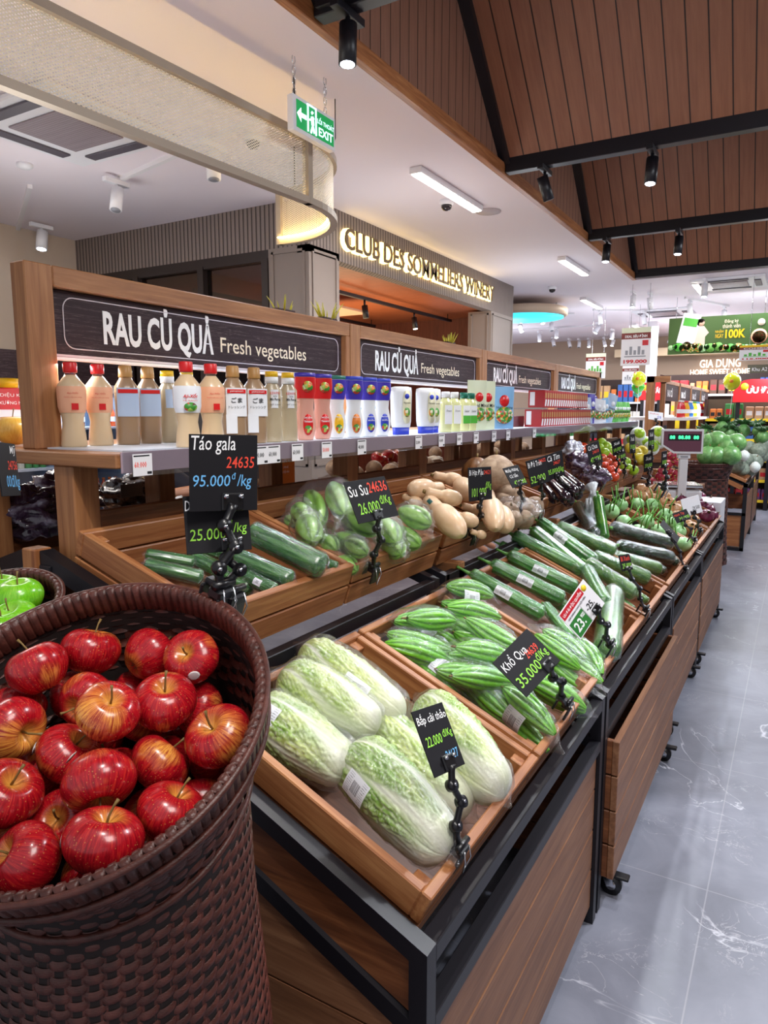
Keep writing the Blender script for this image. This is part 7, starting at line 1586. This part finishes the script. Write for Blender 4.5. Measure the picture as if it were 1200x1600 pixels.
m = MB(); p = onY(1076, 515, 11.98); m.box(-.13, .13, -.012, -.002, -.22, .24, .004, TR(p.x - B0.x, 0, p.z - B1.z) @ RY(.2)); m.build('printed_phone', M['lab_w'], t); m = MB(); m.box(-.1, .1, -.016, -.0125, .05, .17, .0, TR(p.x - B0.x, 0, p.z - B1.z) @ RY(.2)); m.build('phone_screen', M['greenl'], t)
M['skinp'] = plain('printed_skin', '#d9b09a', .6); bd(1095, 504, .055, M['skinp'], 'printed_face'); bd(1095, 501, .05, M['ink_k'], 'printed_hair', 1.1, .6)
m = MB(); p = onY(1094, 520, 11.98); m.prism([(-.09, -.2), (-.1, .02), (-.05, .1), (.05, .1), (.12, .0), (.07, -.06), (.07, -.2)], -.01, -.004, TR(p.x - B0.x, 0, p.z - B1.z)); m.build('printed_person', plain('printed_dress', '#d9c6b8', .6), t)
rr = random.Random(4)
for k in range(26): bd(1048 + k * 6.2, 545 - rr.uniform(0, 6), rr.uniform(.035, .07), rr.choice([M['greenl'], M['stalk'], M['vegp'], M['kohl'], M['stalk']]), 'printed_vegetables')
bd(1186, 525, .11, M['lab_o'], 'printed_bowl'); bd(1186, 526, .09, M['vegp'], 'printed_salad'); bd(1190, 503, .05, M['cream'], 'emblem')
m = MB()
for x in (.1, W - .2): m.tube([(x, .01, H), (x, .01, CEIL - B1.z)], .004, 5)
m.build('hanging_wires', M['chrome'], t)
# posters
def poster(px0, py0, px1, py1, Y, label, top, mid, price, head='pale_p', pc='red'):
    a, b = onY(px0, py0, Y), onY(px1, py1, Y); t = thing('hanging_poster', label, 'poster', (a.x, Y, b.z)); W, H = b.x - a.x, a.z - b.z
    MB().box(0, W, 0, .012, 0, H).build('board', M['white'], t); MB().box(0, W, -.002, 0, H * .86, H).build('green_header', M[head], t); MB().box(0, W, -.002, 0, H * .70, H * .86).build('red_band', plain('maroon_band', '#7c2a24', .5) if 'maroon_band' not in bpy.data.materials else bpy.data.materials['maroon_band'], t)
    text(top, TR(W / 2, -.004, H * .78) @ RX(PI / 2), W * .75, H * .09, M['ink_w'], t, bold=.02); 
    if price: text(price, TR(W / 2, -.004, H * .1) @ RX(PI / 2), W * .8, H * .1, M[pc], t, bold=.04)
    m = MB()
    for k in range(5): m.box(W * (.15 + .14 * k), W * (.24 + .14 * k), -.003, -.0005, H * .28, H * (.4 + .1 * (k % 2)))
    m.box(W * .12, W * .85, -.0035, -.0005, H * .22, H * .25); m.build('product_picture', M['greyp'] if mid == 0 else M['greenl'], t); MB().box(W * .72, W * .92, -.003, -.0005, H * .52, H * .66).build('red_badge', M['red'], t)
    m = MB()
    for x in (W * .3, W * .9): m.tube([(x, .006, H), (x, .006, CEIL - b.z)], .003, 5)
    m.build('hanging_wires', M['chrome'], t); return t
poster(972, 513, 1015, 570, 10.5, 'hanging white poster with 199.000 price and pan set picture', 'DEAL SIÊU ĐỈNH', 0, '199.000'); poster(973, 572, 997, 600, 12.5, 'smaller hanging poster with two brown pans, below the 199.000 poster', 'DEAL SIÊU ĐỈNH', 0, None, 'white')
poster(916, 553, 945, 591, 12.5, 'hanging white and green poster above the last sign board', 'DEAL SIÊU ĐỈNH', 1, None); poster(1156, 540, 1206, 562, 10.5, 'hanging white price board reading 115.000 at the right edge', 'COMBO', 1, '115.000', 'yelcap')
# red arched promotion boards, balloons
def arch(px0, px1, py0, py1, Y, label, s):
    a, b = onY(px0, py0, Y), onY(px1, py1, Y); t = thing('promotion_arch', label, 'sign', (a.x, Y, b.z)); W, H = b.x - a.x, a.z - b.z
    MB().prism([(0, 0), (0, H * .45), (W * .08, H * .75), (W * .22, H * .95), (W * .4, H), (W, H), (W, 0)], 0, .04).build('board', plain('promo_red', '#dc1420', .5, emit=.25) if 'promo_red' not in bpy.data.materials else bpy.data.materials['promo_red'], t)
    for x in (W * .12, W * .9): MB().box(x - .03, x + .03, .041, .08, -b.z, H * .5).build('support_post', M['steel'], t)
    text(s, TR(W * .62, -.003, H * .55) @ RX(PI / 2), W * .65, H * .35, M['ink_w'], t, bold=.05); MB().lathe([(0, 0), (H * .16, 0), (H * .16, .005), (0, .005)], 24, TR(W * .25, -.001, H * .68) @ RX(PI / 2)).build('yellow_disc', M['yellow'], t); return t
arch(1000, 1032, 597, 625, 14.5, 'red promotion arch board behind the green balloons', 'ƯU ĐÃI'); arch(1147, 1215, 593, 628, 12.5, 'red promotion arch board reading ƯU ĐÃI at the right edge', 'ƯU ĐÃI')
def balloon(px, py, rpx, Y, c, label):
    r = rpx * Y * 1.0 / FPX * 1.02; t = thing('balloon', label, 'balloon', onY(px, py, Y)); MB().lathe([(.0, -1.15 * r), (.12 * r, -1.12 * r)] + [(r * math.sin(a) * (1 if a < PI / 2 else 1 - .12 * (1 - math.sin(a))), r * 1.08 * math.cos(a)) for a in [PI * (1 - i / 16) * .97 for i in range(17)]], 24).build('skin', plain('balloon_' + c[1:], c, .25, coat=.5) if 'balloon_' + c[1:] not in bpy.data.materials else bpy.data.materials['balloon_' + c[1:]], t)
    MB().tube([(0, 0, -1.1 * r), (.01, 0, -1.9 * r), (0, 0, -4 * r), (.01, 0, .9 - onY(px, py, Y).z)], .003, 5).build('string', M['white'], t)
    MB().lathe([(0, 0), (r * .22, 0), (r * .22, .002), (0, .002)], 14, TR(0, -r * .985, 0) @ RX(PI / 2)).build('printed_dot', M['orange'], t); return t
balloon(998, 592, 10, 11.5, '#d4e020', 'yellow-green balloon, left one, over a green balloon'); balloon(997, 604, 9, 11.7, '#48b83a', 'green balloon just below the left yellow balloon'); balloon(996, 614, 6, 11.9, '#5cc4b0', 'small turquoise balloon lowest under the left pair'); balloon(1144, 596, 11, 11.5, '#dce41c', 'yellow-green balloon, right one, beside the red board')
